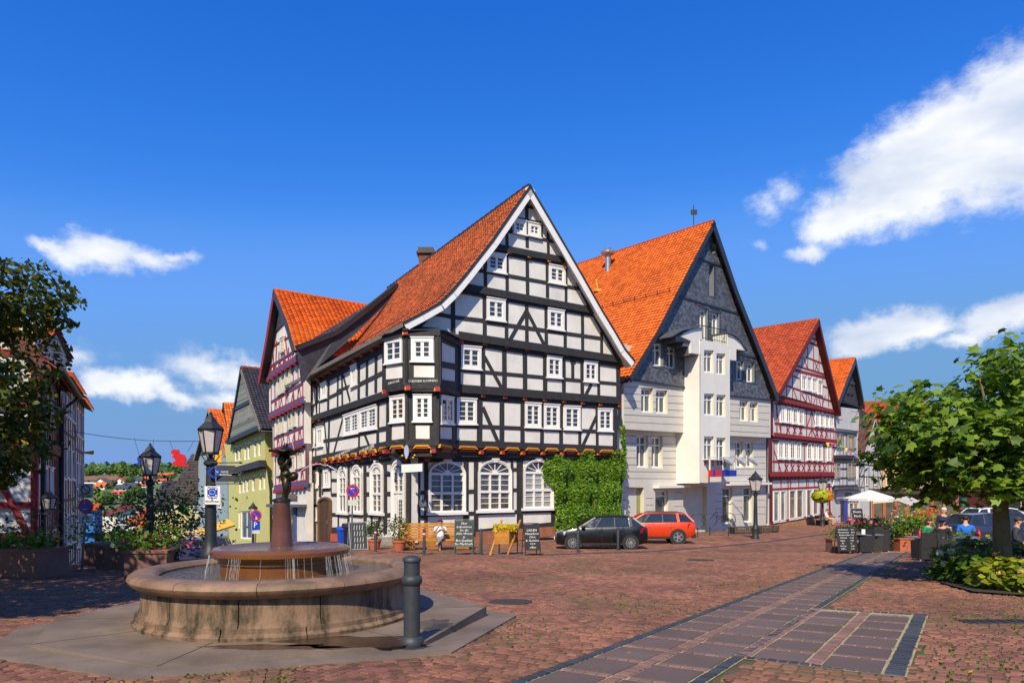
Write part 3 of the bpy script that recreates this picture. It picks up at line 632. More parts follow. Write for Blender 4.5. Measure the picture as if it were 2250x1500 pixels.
# ground floor, street side
beams(L0, ve, [(120, 370, 125, 1220, .4), (200, 400, 190, 1240, .22), (300, 390, 300, 730, .4), (330, 390, 330, 700, .2), (430, 345, 435, 700, .14), (520, 330, 522, 1130, .2), (648, 320, 645, 1110, .3), (845, 290, 850, 1200, .4), (890, 300, 890, 300, .1), (1092, 250, 1095, 1180, .45), (1175, 250, 1172, 960, .16), (1365, 260, 1362, 1230, .22), (1388, 262, 1386, 1270, .26),
                (130, 610, 285, 610, .2), (340, 645, 430, 635, .2), (435, 525, 525, 525, .18), (435, 705, 525, 700, .2), (130, 845, 290, 842, .24), (130, 1030, 200, 1030, .18), (440, 945, 1180, 950, .22), (860, 450, 925, 450, .22), (860, 695, 925, 695, .22), (1090, 450, 1175, 450, .22), (1090, 690, 1180, 690, .22), (445, 1140, 1000, 1130, .4), (100, 1235, 200, 1235, .3), (100, 330, 1395, 255, .5)], HM, BK, 'timber', t=.03)
beams(L0, ve, [(1035, 985, 985, 1110, .26), (180, 390, 150, 610, .12), (185, 640, 175, 830, .1), (150, 870, 180, 1020, .1), (930, 965, 930, 1140, .2)], HM, BK, 'brace', t=.025)
wins(L0, ve, [(207, 412, 618, 278, 400, 612), (345, 388, 612, 420, 378, 608)], HM, 2, 5, fw=.22, mull=.1)
wins(L0, ve, [(200, 872, 1015, 270, 865, 1012)], HM, 2, 2, fw=.2, mull=.1)
arched(L0, ve, 528, 640, 355, 470, 488, 697, 910, 915, HM, cols=2, rows=(3, 1), fan=5, fw=.24, glass=GLB, keystone=False)
arched(L0, ve, 697, 820, 335, 465, 480, 695, 905, 912, HM, cols=2, rows=(3, 3), fan=5, fw=.24, glass=SHOPG, keystone=False)
arched(L0, ve, 926, 1080, 305, 440, 440, 690, 905, 920, HM, cols=2, rows=(3, 3), fan=6, fw=.26, glass=SHOPG, keystone=True)
w = arched(L0, ve, 1186, 1350, 275, 420, 425, 670, 1220, 1225, HM, cols=2, rows=(3, 1), fan=5, fw=.26, glass=SHOPG, keystone=False, name='door')
# glazed shop door leaf over the lower half
f = L0; q = Quad(f, *ve(1225, 0)[:1], ve(0, 695)[1], ve(0, 1225)[1], *ve(1345, 0)[:1], ve(0, 690)[1], ve(0, 1225)[1])
mb = MB(); q.box(mb, 0, 1, 0, 1, .02, .06); dl = obj('door_leaf', mb, WH, w)
for i in range(2):
    for j in range(6):
        mb = MB(); mb.cur = R.random(); q.box(mb, .26+i*.3, .26+i*.3+.26, .34+j*.09, .34+j*.09+.078, .05, .066); obj('door_pane', mb, SHOPG, w)
mb = MB(); q.box(mb, .07, .11, .38, .55, .06, .12); obj('door_handle', mb, M('bronze', lin(90, 66, 38), .4, metal=.8), w)
# carved wooden side door
DW = M('door_wood', lin(74, 50, 34), .6, .3, 6, .3, 40, streak=(1, 1, .1)); DWL = M('door_frame_wood', lin(96, 68, 44), .6, .3, 5, .3, 40)
q = Quad(f, ve(283, 0)[0], ve(0, 735)[1], ve(0, 1290)[1], ve(445, 0)[0], ve(0, 720)[1], ve(0, 1290)[1])
mb = MB(); q.box(mb, 0, .14, 0, .9, -.02, .12); q.box(mb, .86, 1, 0, .9, -.02, .12)
for i in range(8):
    a0, a1 = math.pi*i/8, math.pi*(i+1)/8
    pts = [(.5+r*math.cos(a), .88+k*math.sin(a)) for (a, r, k) in ((a0, .5, .12), (a1, .5, .12), (a1, .36, .075), (a0, .36, .075))]
    mb.hexa([q.P(*p, -.02) for p in pts]+[q.P(*p, .12) for p in pts])
dr = obj('door', mb, DWL, HM)
for i in range(6):
    mb = MB(); mb.cur = R.random(); q.box(mb, .14+i*.12, .14+(i+1)*.12-.006, 0, .88+.07*math.sin(math.pi*(i+.5)/6), .0, .03+.004*(i % 2)); obj('door_plank', mb, DW, dr)
mb = MB(); q.box(mb, .72, .78, .40, .50, .03, .09); mb.ball(q.P(.75, .45, .12), .05); obj('door_handle', mb, M('brass', lin(170, 140, 80), .35, metal=.9), dr)
REDP = M('paint_brick_red', lin(178, 84, 58), .8, .15, 4, .2)
for (x0, y0, x1, y1) in ((432, 1175, 545, 1215), (425, 1215, 560, 1270), (98, 1225, 190, 1262)):
    mb = MB(); Quad(L0, ve(x0, 0)[0], ve(0, y0)[1], ve(0, y1)[1], ve(x1, 0)[0], ve(0, y0)[1], ve(0, y1)[1]).box(mb, 0, 1, 0, 1, -.02, .12); obj('plinth_block', mb, REDP, HM)
# door steps
STEP = M('step_stone', lin(150, 142, 130), .9, .2, 3, .3)
for (x0, x1, y0, y1, o) in ((1090, 1360, 1215, 1262, .55), (1020, 1370, 1262, 1330, .95)):
    mb = MB(); q = Quad(L0, ve(x0, 0)[0], ve(0, y0)[1], ve(0, y1)[1], ve(x1, 0)[0], ve(0, y0)[1], ve(0, y1)[1]); q.box(mb, 0, 1, -.3, 1, -.1, o); obj('step', mb, STEP, HM)
mb = MB(); mb.tube([L0.px(*ve(965, 1120), .9), L0.px(*ve(1090, 1020), .5), L0.px(*ve(1180, 1010), .1)], .025); mb.tube([L0.px(*ve(1180, 1020), .15), L0.px(*ve(1140, 1170), .5)], .02); obj('handrail', mb, IRON, HM)
# ---- roof
RK = G5.shift(.42)
rk = [RK.px(*va(x, y)) for (x, y) in ((1175, 28), (860, 484), (640, 764), (530, 895), (430, 992), (280, 1077), (130, 1155))]
def polyt(pts):
    ln = [0]
    for i in range(1, len(pts)): ln.append(ln[-1]+(pts[i]-pts[i-1]).length)
    def f(t):
        d = t*ln[-1]
        for i in range(1, len(pts)):
            if d <= ln[i]+1e-9: return pts[i-1].lerp(pts[i], (d-ln[i-1])/(ln[i]-ln[i-1]))
        return pts[-1]
    return f
nl = polyt(rk); l3 = V((lD.x, lD.y, 0))
def surfL(s, t): return nl(t)+(l3+V((0, 0, -.072)))*(17.2-4.2*t)*s
tiles(surfL, 76, 44, 'roof_tiles', TILE, HM, .045, .045)
rr_ = [RK.px(*va(x, y)) for (x, y) in ((1175, 28), (1320, 275), (1600, 755), (1770, 1055), (1880, 1235), (1960, 1375), (2040, 1473))]
nr = polyt(rr_)
def surfR(s, t): return nr(t)+(l3+V((0, 0, -.07)))*16*s
tiles(surfR, 40, 30, 'roof_tiles', TILE, HM, .045, .045)
def under(fn, name, mat, off, n=8):
    mb = MB(); g = [[fn(i/3, j/n)-V((0, 0, off)) for j in range(n+1)] for i in range(4)]
    for i in range(3):
        for j in range(n): mb.add([g[i][j], g[i+1][j], g[i+1][j+1], g[i][j+1]], [(0, 1, 2, 3)])
    return obj(name, mb, mat, HM)
under(surfL, 'roof_deck', SOFFIT, .14); under(surfR, 'roof_deck', SOFFIT, .14)
def barge(pts, w, th, mat, name, off, parent, fac, drop=0.):
    """board following the rake polyline, inside of it"""
    mb = MB(); n = len(pts); sgn = 1
    for i in range(n-1):
        a, b = pts[i], pts[i+1]; d = (b-a).normalized(); dn = fac.n3.cross(d)
        if dn.z > 0: dn = -dn
        o = fac.n3*off
        p = [a+dn*drop, b+dn*drop, b+dn*(drop+w), a+dn*(drop+w)]
        mb.hexa([q+o for q in p]+[q+o+fac.n3*th for q in p])
    return obj(name, mb, mat, parent)
barge(rk, .30, .06, WH, 'barge_board', .0, HM, RK, .10); barge(rr_, .34, .06, WH, 'barge_board', .0, HM, RK, .10)
barge(rk, .12, .12, BK, 'verge_trim', -.03, HM, RK, -.02); barge(rr_, .12, .12, BK, 'verge_trim', -.03, HM, RK, -.02)
# white soffit under the right overhang
mb = MB(); inn = [p-RK.n3*.75 for p in rr_]
for i in range(len(rr_)-1): mb.add([rr_[i]-V((0, 0, .3)), rr_[i+1]-V((0, 0, .3)), inn[i+1]-V((0, 0, .3)), inn[i]-V((0, 0, .3))], [(0, 1, 2, 3)])
obj('soffit', mb, WH, HM)
mb = MB(); inn = [p-RK.n3*.75 for p in rk]
for i in range(len(rk)-1): mb.add([rk[i]-V((0, 0, .3)), rk[i+1]-V((0, 0, .3)), inn[i+1]-V((0, 0, .3)), inn[i]-V((0, 0, .3))], [(0, 1, 2, 3)])
obj('soffit', mb, SOFFIT, HM)
# eaves board, gutter, snow guard on the street side
e0 = rk[-1]; e1 = L2.px(652, 848, .75)
mb = MB(); mb.bar(e0-V((0, 0, .12)), e1-V((0, 0, .12)), .05, .2); obj('fascia', mb, M('fascia_grey', lin(112, 104, 96), .7), HM)
mb = MB(); i0 = L2.px(*vd(860, 205)); i1 = L2.px(*vd(60, 640)); mb.add([e0-V((0, 0, .2)), e1-V((0, 0, .2)), i1, i0], [(0, 1, 2, 3)]); obj('eave_soffit', mb, M('soffit_grey', lin(130, 122, 112), .8), HM)
mb = MB(); mb.tube([e1, e1+V((.1, .1, -.6)), L2.px(*vd(70, 720), .2), L1.px(*vd(72, 1000), .2)], .06); obj('downpipe', mb, M('copper_pipe', lin(70, 52, 44), .5, metal=.5), HM)
mb = MB()
for k in (0, .18): mb.tube([surfL(0, .965)+V((0, 0, .12+k)), surfL(.93, .965)+V((0, 0, .12+k))], .018, 5)
for k in range(24): p = surfL(.02+k*.039, .965); mb.bar(p, p+V((0, 0, .34)), .03, .03)
obj('snow_guard', mb, M('snow_guard', lin(120, 62, 40), .6), HM)
mb = MB(); rd = (l3+V((0, 0, -.072))).normalized()
for k in range(34):
    p = rk[0]+rd*(k*.5); mb.tube([p+V((0, 0, -.03)), p+rd*.53+V((0, 0, .0))], [.13, .15], 8)
obj('ridge_tiles', mb, TILED, HM)
# chimney behind the ridge
cp = surfL(.66, 0); mb = MB(); mb.box(cp.x-.45, cp.y+.1, cp.z-1.2, cp.x+.45, cp.y+1, cp.z+.55); ch = obj('chimney', mb, M('chimney_brick', lin(112, 66, 50), .85, .3, 5, .4), HM)
mb = MB(); mb.box(cp.x-.6, cp.y-.05, cp.z+.55, cp.x+.6, cp.y+1.15, cp.z+.68); mb.box(cp.x-.5, cp.y+.05, cp.z+.68, cp.x+.5, cp.y+1.05, cp.z+.95); obj('chimney_cap', mb, M('chimney_cap', lin(86, 76, 66), .85), ch)
mb = MB(); p = [surfL(.72, .86), surfL(.76, .86), surfL(.76, .7), surfL(.72, .7)]; mb.prism([q+V((0, 0, .06)) for q in p], (0, 0, .06)); obj('roof_light', mb, IRON, HM)
# hidden back volume
mb = MB(); c0, c1 = G0.P(.4, 0, -.6), G0.P(13.0, 0, -.6); c2, c3 = c1+l3*13, c0+l3*12.5
mb.prism([V((q.x, q.y, gz(0, 60)-1.5)) for q in (c0, c1, c2, c3)], (0, 0, 9.5)); obj('back_wall', mb, PL, HM)
# small street name plate, sign board, satellite dish, window poster
BLUE = M('sign_blue', lin(22, 60, 165), .4, .06)
def plate_on(fac, vw, x0, y0, x1, y1, mat, parent, name, o=.06, t=.02):
    mb = MB(); Quad(fac, vw(x0, 0)[0], vw(0, y0)[1], vw(0, y1)[1], vw(x1, 0)[0], vw(0, y0)[1], vw(0, y1)[1]).box(mb, 0, 1, 0, 1, o, o+t); return obj(name, mb, mat, parent)
plate_on(L0, ve, 1092, 415, 1150, 460, M('plate_navy', lin(40, 38, 70), .5), HM, 'name_plate')
plate_on(G0, vc, 78, 560, 128, 690, M('poster_white', (.7, .7, .68), .6), HM, 'poster', .06); plate_on(G0, vc, 84, 600, 118, 680, M('poster_pink', lin(190, 70, 110), .6, .5, 18, 0, col2=lin(30, 30, 60)), HM, 'poster_picture', .082, .004)
plate_on(G0, vc, 176, 505, 240, 570, M('plate_grey', lin(110, 110, 115), .4), HM, 'name_plate', .05)
plate_on(G0, vc, 84, 562, 118, 590, M('poster_cyan', lin(70, 170, 190), .6), HM, 'poster_picture', .082, .004)
# ================================================================== helper for quads of timber framing
def qbeam(q, s0, t0, s1, t1, w, t, parent, mat, name='timber', back=.03):
    def uz(a, b):
        c = q.c; return ((c[0][0]*(1-a)+c[1][0]*a)*(1-b)+(c[3][0]*(1-a)+c[2][0]*a)*b, (c[0][1]*(1-a)+c[1][1]*a)*(1-b)+(c[3][1]*(1-a)+c[2][1]*a)*b)
    return beam_uz(q.f, *uz(s0, t0), *uz(s1, t1), w, t, back, name, mat, parent)
def framing(q, parent, mat, posts=(), rails=(), braces=(), w=.16, t=.03, name='timber'):
    for p in posts: qbeam(q, p, 0, p, 1, w, t, parent, mat, name)
    for r in rails: qbeam(q, 0, r, 1, r, w, t+.005, parent, mat, name)
    for b in braces: qbeam(q, *b, w*.85, t-.006, parent, mat, name)
def VQ(fac, vw, xl, ytl, ybl, xr, ytr, ybr): return Quad(fac, vw(xl, 0)[0], vw(0, ytl)[1], vw(0, ybl)[1], vw(xr, 0)[0], vw(0, ytr)[1], vw(0, ybr)[1])
def VP(vw, *p): return [vw(*q) for q in p]
# ================================================================== rendered house with slate hung gable
CREAM = M('render_cream', (.63, .595, .52), .9, .06, 1.2, .2, 60, dirt=(.49, .46, .39), dirt_amt=.3, dscale=.7)
CRW = M('render_white', (.76, .735, .66), .9, .05, 1.2, .15, 60)
CRD = M('render_reveal', (.60, .56, .42), .9, .06, 2, .1)
OLIVE = M('render_olive', lin(150, 150, 92), .9, .1, 2, .1)
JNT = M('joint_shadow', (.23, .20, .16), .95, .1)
GLC = M('glass_grey', (.05, .06, .065), .04, .5, .9, 0, col2=(.17, .17, .13), spec=.9)
vf, vg = View(1270, 460, 3.41), View(1340, 800, 3.658)
sD = V((1.017, 1)).normalized(); sA = V((6.64, 41.5)); S0 = Fac(sA, sA+sD*20.2); S1 = S0.shift(.55)
HS = thing('rendered_house', 'cream rendered house with grey slate gable, square stair tower and orange roof', 'house', (12, 48, gz(12, 48)))
def quadpx(vw, l): xl, ytl, ybl, xr, ytr, ybr = l; return [vw(xl, ybl), vw(xr, ybr), vw(xr, ytr), vw(xl, ytl)]
def rwin(fac, vw, l, parent, depth=.28, cols=2, tr=.72, glass=GLC, mull=.1):
    q = VQ(fac, vw, *l); return window(q, parent, cols, 1, WH, glass, fw=.09, mull=mull, base=-depth, proud=.09, transom=tr, panes=False, trim=False, sill=True)
# lower walls (ground and first floor)
wl1 = [(215, 572, 830, 308, 572, 832), (335, 580, 832, 424, 580, 836)]; wr1 = [(1008, 616, 828, 1072, 618, 830), (1091, 622, 828, 1154, 625, 830)]
gl = [(130, 985, 1330, 275, 990, 1330), (365, 1012, 1205, 470, 1010, 1205), (590, 985, 1330, 780, 985, 1330)]
gr = [(905, 985, 1285, 985, 990, 1280), (1075, 985, 1272, 1145, 985, 1268)]
holed(S0, VP(vg, (60, 440), (560, 460), (560, 975), (1000, 962), (960, 490), (1255, 520), (1255, 1400), (60, 1420)) if False else VP(vg, (60, 440), (1255, 500), (1258, 1420), (60, 1420)), [quadpx(vg, q) for q in wl1+wr1+gl+gr], .3, 'wall', CREAM, HS, CRD)
for q in wl1: rwin(S0, vg, q, HS)
for q in wr1: rwin(S0, vg, q, HS)
for q in gr+[gl[1]]: rwin(S0, vg, q, HS, .26, 1, .76, mull=0)
mb = MB(); VQ(S0, vg, *gl[0]).box(mb, 0, 1, 0, 1, -1.3, -1.2); obj('passage_back', mb, OLIVE, HS)
mb = MB(); VQ(S0, vg, 200, 1000, 1330, 275, 1000, 1330).box(mb, .6, 1, 0, 1, -1.2, -.29); obj('passage_side', mb, OLIVE, HS)
# entrance recess with glazed door
mb = MB(); q = VQ(S0, vg, *gl[2]); q.box(mb, -.3, 1.3, 0, 1.1, -1.6, -1.5); obj('entrance_wall', mb, CREAM, HS)
q2 = VQ(S0.shift(-1.45), vg, 588, 995, 1300, 712, 995, 1300)
mb = MB(); 
for (a, b, c, d) in ((0, .06, 0, 1), (.94, 1, 0, 1), (.62, .68, 0, 1), (0, 1, .76, .8), (0, 1, .97, 1), (0, 1, 0, .03)): q2.box(mb, a, b, c, d, 0, .1)
dd = obj('entrance_door', mb, M('door_grey', (.55, .53, .46), .5), HS)
for (a, b, c, d) in ((.06, .62, .03, .76), (.68, .94, .03, .76), (.06, .62, .8, .97), (.68, .94, .8, .97)):
    mb = MB(); q2.box(mb, a, b, c, d, .02, .05); obj('pane', mb, GL, dd)
# upper blocks
ub = [(252, 190, 388, 348, 192, 390), (371, 208, 395, 464, 210, 398)]; ur = [(1043, 292, 455, 1112, 295, 458), (1126, 305, 462, 1191, 308, 464)]
holed(S1, VP(vg, (112, 125), (640, 190), (640, 550), (112, 520)), [quadpx(vg, q) for q in ub], .3, 'wall', CREAM, HS, CRD)
holed(S1, VP(vg, (950, 235), (1292, 283), (1292, 588), (950, 572)), [quadpx(vg, q) for q in ur], .3, 'wall', CREAM, HS, CRD)
for q in ub+ur: rwin(S1, vg, q, HS)
for (x0, y0, x1, y1) in ((112, 520, 640, 550), (950, 572, 1290, 588)):
    mb = MB(); mb.add([S1.px(*vg(x0, y0)), S1.px(*vg(x1, y1)), S1.px(*vg(x1, y1), -.56), S1.px(*vg(x0, y0), -.56)], [(0, 1, 2, 3)]); obj('jetty_soffit', mb, CREAM, HS)
mb = MB(); a, b = S1.px(*vg(112, 125)), S1.px(*vg(112, 520)); mb.add([a, b, b-S1.n3*.6, a-S1.n3*.6], [(0, 1, 2, 3)]); a, b = S1.px(*vg(1292, 283)), S1.px(*vg(1292, 588)); mb.add([a, b, b-S1.n3*.6, a-S1.n3*.6], [(0, 1, 2, 3)]); obj('wall_return', mb, CREAM, HS)
# grooves in the render: their shade laid on as thin dark raised strips
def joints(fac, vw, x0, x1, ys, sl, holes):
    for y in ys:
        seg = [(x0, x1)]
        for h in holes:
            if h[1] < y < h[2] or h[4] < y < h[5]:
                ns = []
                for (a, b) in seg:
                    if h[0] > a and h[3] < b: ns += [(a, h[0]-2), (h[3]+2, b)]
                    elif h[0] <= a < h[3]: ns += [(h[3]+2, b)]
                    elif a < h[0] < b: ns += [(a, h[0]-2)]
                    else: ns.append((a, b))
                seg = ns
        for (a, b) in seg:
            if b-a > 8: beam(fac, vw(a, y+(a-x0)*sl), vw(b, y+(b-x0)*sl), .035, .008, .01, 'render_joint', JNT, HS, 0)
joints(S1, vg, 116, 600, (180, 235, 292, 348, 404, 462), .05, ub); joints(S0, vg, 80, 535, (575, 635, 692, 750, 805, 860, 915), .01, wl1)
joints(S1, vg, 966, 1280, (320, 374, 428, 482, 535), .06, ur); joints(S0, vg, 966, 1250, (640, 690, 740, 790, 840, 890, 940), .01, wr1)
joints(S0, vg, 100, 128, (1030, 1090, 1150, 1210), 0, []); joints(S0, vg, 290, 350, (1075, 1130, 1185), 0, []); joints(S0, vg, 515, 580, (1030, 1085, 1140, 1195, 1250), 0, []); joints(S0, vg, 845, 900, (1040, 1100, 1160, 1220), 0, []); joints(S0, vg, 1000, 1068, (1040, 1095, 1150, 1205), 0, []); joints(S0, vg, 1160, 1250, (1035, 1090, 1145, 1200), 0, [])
# stair tower
tA = S0.P(S0.uz(1486, 1000)[0], 0, 1.75); T0 = Fac((tA.x, tA.y), (tA.x+sD.x*4.02, tA.y+sD.y*4.02))
tw = [(758, 235, 412, 838, 237, 414), (858, 245, 422, 932, 247, 424), (758, 578, 818, 838, 580, 820), (858, 588, 824, 932, 590, 826)]
tu = [(945, 1052, 1222, 1018, 1056, 1225), (1038, 1077, 1237, 1105, 1081, 1240)]
holed(T0, VP(vg, (723, 950), (963, 962))+VP(vf, (1135, 1050), (1117, 1012), (930, 975), (917, 1000)), [quadpx(vg, q) for q in tw]+[quadpx(vf, q) for q in tu], .25, 'tower_wall', CRW, HS, CRD)
for q in tw: rwin(T0, vg, q, HS, .22)
for q in tu: rwin(T0, vf, q, HS, .22)
zb = T0.uz(*vg(723, 955))[1]; zt = T0.uz(*vf(920, 985))[1]
mb = MB(); a = V((tA.x, tA.y, 0)); bk = -S0.n3*1.75
mb.add([a+V((0, 0, zb)), a+V((0, 0, zt+.1)), a+V((0, 0, zt+.1))+bk, a+V((0, 0, zb))+bk], [(0, 1, 2, 3)])
c = a+S0.d3*4.02; mb.add([c+V((0, 0, zb)), c+V((0, 0, zt+.1)), c+V((0, 0, zt+.1))+bk, c+V((0, 0, zb))+bk], [(0, 1, 2, 3)])
mb.add([a+V((0, 0, zb)), c+V((0, 0, zb)), c+V((0, 0, zb))+bk, a+V((0, 0, zb))+bk], [(0, 1, 2, 3)]); mb.add([a+V((0, 0, zt+.09)), c+V((0, 0, zt+.09)), c+V((0, 0, zt+.09))+bk, a+V((0, 0, zt+.09))+bk], [(0, 1, 2, 3)])
obj('tower_wall', mb, CRW, HS)
for pts in ([(770, 950), (800, 922), (850, 900), (928, 880), (928, 1000), (915, 1085), (850, 1075), (848, 985)], [(1117, 930), (1160, 945), (1210, 985), (1258, 1058), (1186, 1046), (1186, 1132), (1134, 1125)]):
    P = [T0.shift(-.03).px(*vf(*p)) for p in pts]; mb = MB(); mb.prism(P, S0.n3*-1.1); obj('curved_flank', mb, CRW, HS)
for pts in ([(695, 955), (760, 915), (850, 885), (925, 874)], [(1117, 925), (1160, 940), (1212, 982), (1262, 1060)]):
    mb = MB(); P = [T0.px(*vf(*p), .12) for p in pts]
    for i in range(len(P)-1): mb.hexa([P[i], P[i+1], P[i+1]-S0.n3*1.6, P[i]-S0.n3*1.6]+[q+V((0, 0, .07)) for q in (P[i], P[i+1], P[i+1]-S0.n3*1.6, P[i]-S0.n3*1.6)])
    obj('flank_roof', mb, ZINC, HS)
for (l, z) in (((700, 960, 990, 850, 968, 1000), .02), ((760, 988, 1030, 850, 995, 1035), .0), ((795, 1030, 1098, 848, 1030, 1095), -.02), ((840, 1062, 1100, 912, 1072, 1105), -.0), ((1186, 1046, 1075, 1255, 1060, 1088), 0)):
    mb = MB(); VQ(T0.shift(-.5), vf, *l).box(mb, 0, 1, 0, 1, -.6, .3+z); obj('box_gutter', mb, ZINC, HS)
# slate gable
SG = S1.shift(.05); peak, lb, rb = SG.px(*vf(1020, 100)), SG.px(*vf(388, 1268)), SG.px(*vf(1440, 1424))
gpoly = [(1020, 100), (700, 690), (388, 1268), (828, 1335), (1135, 1392), (1440, 1424)]
gw = [(558, 1003, 1172, 640, 1003, 1175), (668, 1028, 1190, 745, 1030, 1192), (1184, 1132, 1276, 1244, 1135, 1278), (1262, 1147, 1293, 1322, 1150, 1295), (912, 745, 972, 972, 748, 985), (1003, 772, 985, 1060, 776, 1010), (984, 418, 648, 1018, 420, 652)]
rnd_ = [(1012+26*math.cos(a), 292+38*math.sin(a)) for a in [2*math.pi*i/14 for i in range(14)]]
holed(SG, VP(vf, (1020, 95), (385, 1270), (1442, 1428)), [quadpx(vf, q) for q in gw]+[VP(vf, *rnd_)], .4, 'slate_wall', SLATE, HS, M('zinc_reveal', lin(128, 134, 136), .5, .1, metal=.3))
for q in gw[:4]: rwin(SG, vf, q, HS, .3)
for q in gw[4:6]: rwin(SG, vf, q, HS, .3, 2, .8)
mb = MB(); VQ(SG, vf, *gw[6]).box(mb, 0, 1, 0, 1, -.45, -.35); obj('slot_window', mb, M('slot_grey', lin(150, 152, 150), .5), HS)
mb = MB(); mb.add([SG.px(*vf(*p), -.3) for p in rnd_], [tuple(range(14))]); obj('round_window', mb, GLC, HS)
(uL, zL), (uR, zR) = SG.uz(*vf(388, 1270)), SG.uz(*vf(1440, 1426)); uP, zP = SG.uz(*vf(1020, 98)); z0 = min(zL, zR)
def gsurf(s, t): return SG.P(uL+(uR-uL)*s, zP+(z0-zP)*t, .012)
gq = [(VQ(SG, vf, *q)) for q in gw]
def inpoly(x, y, P):
    c = False; j = len(P)-1
    for i in range(len(P)):
        if (P[i][1] > y) != (P[j][1] > y) and x < (P[j][0]-P[i][0])*(y-P[i][1])/(P[j][1]-P[i][1])+P[i][0]: c = not c
        j = i
    return c
hol = [[(p[0], p[1]) for p in q.c] for q in gq]+[[SG.uz(*vf(*p)) for p in rnd_]]
tri = [SG.uz(*vf(*p)) for p in gpoly]
def gkeep(s, t):
    u, z = uL+(uR-uL)*s, zP+(z0-zP)*t
    if not inpoly(u, z, tri): return False
    for h in hol:
        us = [p[0] for p in h]; zs = [p[1] for p in h]
        if min(us)-.2 < u < max(us)+.2 and min(zs)-.12 < z < max(zs)+.14: return False
    return True
SLN[0] = SG.n3
slates(gsurf, 66, 92, 'slates', SLATE, HS, gkeep)
ZD = M('trim_dark', lin(52, 54, 58), .5, .15, metal=.2)
for l in ((885, 362, 1132, 448), (740, 648, 1246, 797), (572, 952, 700, 975), (1190, 1085, 1352, 1117), (388, 1272, 828, 1338), (1135, 1394, 1442, 1428)):
    beam(SG, vf(*l[:2]), vf(*l[2:]), .12, .07, .0, 'slate_trim', ZD, HS, 0)
# balcony railing
mb = MB(); r0, r1 = T0.px(*vf(932, 868), -.05), T0.px(*vf(1116, 905), -.05); r2, r3 = T0.px(*vf(932, 975), -.05), T0.px(*vf(1116, 1012), -.05)
mb.tube([r0, r1], .03, 6); mb.tube([r2+V((0, 0, .15)), r3+V((0, 0, .15))], .02, 6)
for k in range(15): a = r0.lerp(r1, k/14); b = r2.lerp(r3, k/14); mb.tube([a, b], .015, 5)
obj('balcony_railing', mb, IRON, HS)
# roof
def make_roof(near_l, near_r, dirb, LL, LR, nl, nt, mat, parent, dv=0., verge=None, dk=SOFFIT, ridge=True, nrs=None, rmat=None):
    fl, fr = polyt(near_l), polyt(near_r)
    sl_ = lambda s, t: fl(t)+(dirb+V((0, 0, dv)))*(LL*s); sr_ = lambda s, t: fr(t)+(dirb+V((0, 0, dv)))*(LR*s)
    tiles(sl_, nl, nt, 'roof_tiles', mat, parent); tiles(sr_, nrs or max(6, nl//3), max(8, nt//2), 'roof_tiles', mat, parent)
    for fn, nn in ((sl_, near_l), (sr_, near_r)):
        mb = MB(); g = [[fn(i/2, j/5)-V((0, 0, .16)) for j in range(6)] for i in range(3)]
        for i in range(2):
            for j in range(5): mb.add([g[i][j], g[i+1][j], g[i+1][j+1], g[i][j+1]], [(0, 1, 2, 3)])
        obj('roof_deck', mb, dk, parent)
    if ridge:
        mb = MB(); d = (dirb+V((0, 0, dv))); n = int(LL/.42)
        for k in range(n): p = near_l[0]+d*(k*.42); mb.tube([p, p+d*.44+V((0, 0, .03))], [.12, .14], 7)
        obj('ridge_tiles', mb, rmat or mat, parent)
    return sl_, sr_
SR = SG.shift(.35); nb = -S0.n3
sl_, sr_ = make_roof([SR.px(*vf(x, y)) for x, y in ((1020, 88), (840, 430), (600, 900), (375, 1275))], [SR.px(*vf(x, y)) for x, y in ((1020, 88), (1200, 620), (1400, 1130), (1510, 1420))], nb, 19, 19, 74, 52, TILE2, HS, -.012, rmat=TILE3)
for nn in ([(1020, 88), (840, 430), (600, 900), (380, 1270)], [(1020, 88), (1200, 620), (1400, 1130), (1508, 1418)]):
    barge([SR.px(*vf(*p)) for p in nn], .26 if nn[3][0] < 1000 else .5, .07, ZD, 'verge_board', -.02, HS, SR, .02)
mb = MB(); pts = [SR.px(*vf(x, y)) for x, y in ((1020, 88), (1200, 620), (1400, 1130), (1508, 1418))]
for i in range(3): mb.add([pts[i]-V((0, 0, .1)), pts[i+1]-V((0, 0, .1)), pts[i+1]-V((0, 0, .1))-SR.n3*.4, pts[i]-V((0, 0, .1))-SR.n3*.4], [(0, 1, 2, 3)])
obj('verge_soffit', mb, ZD, HS)
mb = MB()
for k in range(2): mb.tube([sl_(.02, .47)+V((-.1, 0, .1+.16*k)), sl_(.95, .47)+V((-.1, 0, .1+.16*k))], .02, 5)
for k in range(20): p = sl_(.03+k*.048, .47); mb.bar(p, p+V((-.12, -.1, .32)), .05, .04)
obj('snow_guard', mb, M('snow_guard', lin(120, 62, 40), .6), HS)
p = sl_(.425, .15); mb = MB(); mb.tube([p-V((0, 0, .4)), p+V((0, 0, 1.3))], .22, 14); mb.lathe([(.24, 1.15), (.55, 1.3), (.55, 1.42), (.3, 1.6), (.2, 1.75), (.0, 1.8)], p, 14)
obj('flue_pipe', mb, M('flue_steel', lin(165, 168, 170), .35, .1, metal=.7), HS, smooth='auto')
p = sl_(.41, .31); mb = MB(); mb.box(p.x-.3, p.y-.3, p.z-.05, p.x+.3, p.y+.2, p.z+.1); mb.tube([p, p+V((-.15, -.1, .9))], .1, 6); obj('roof_vent', mb, M('vent_yellow', lin(200, 150, 40), .6), HS)
p = SR.px(*vf(1020, 88))+nb*1.6; mb = MB(); mb.tube([p, p+V((0, 0, 1.6))], .03, 6); mb.box(p.x-.2, p.y-.02, p.z+.9, p.x+.25, p.y+.02, p.z+1.25); obj('wind_vane', mb, IRON, HS)
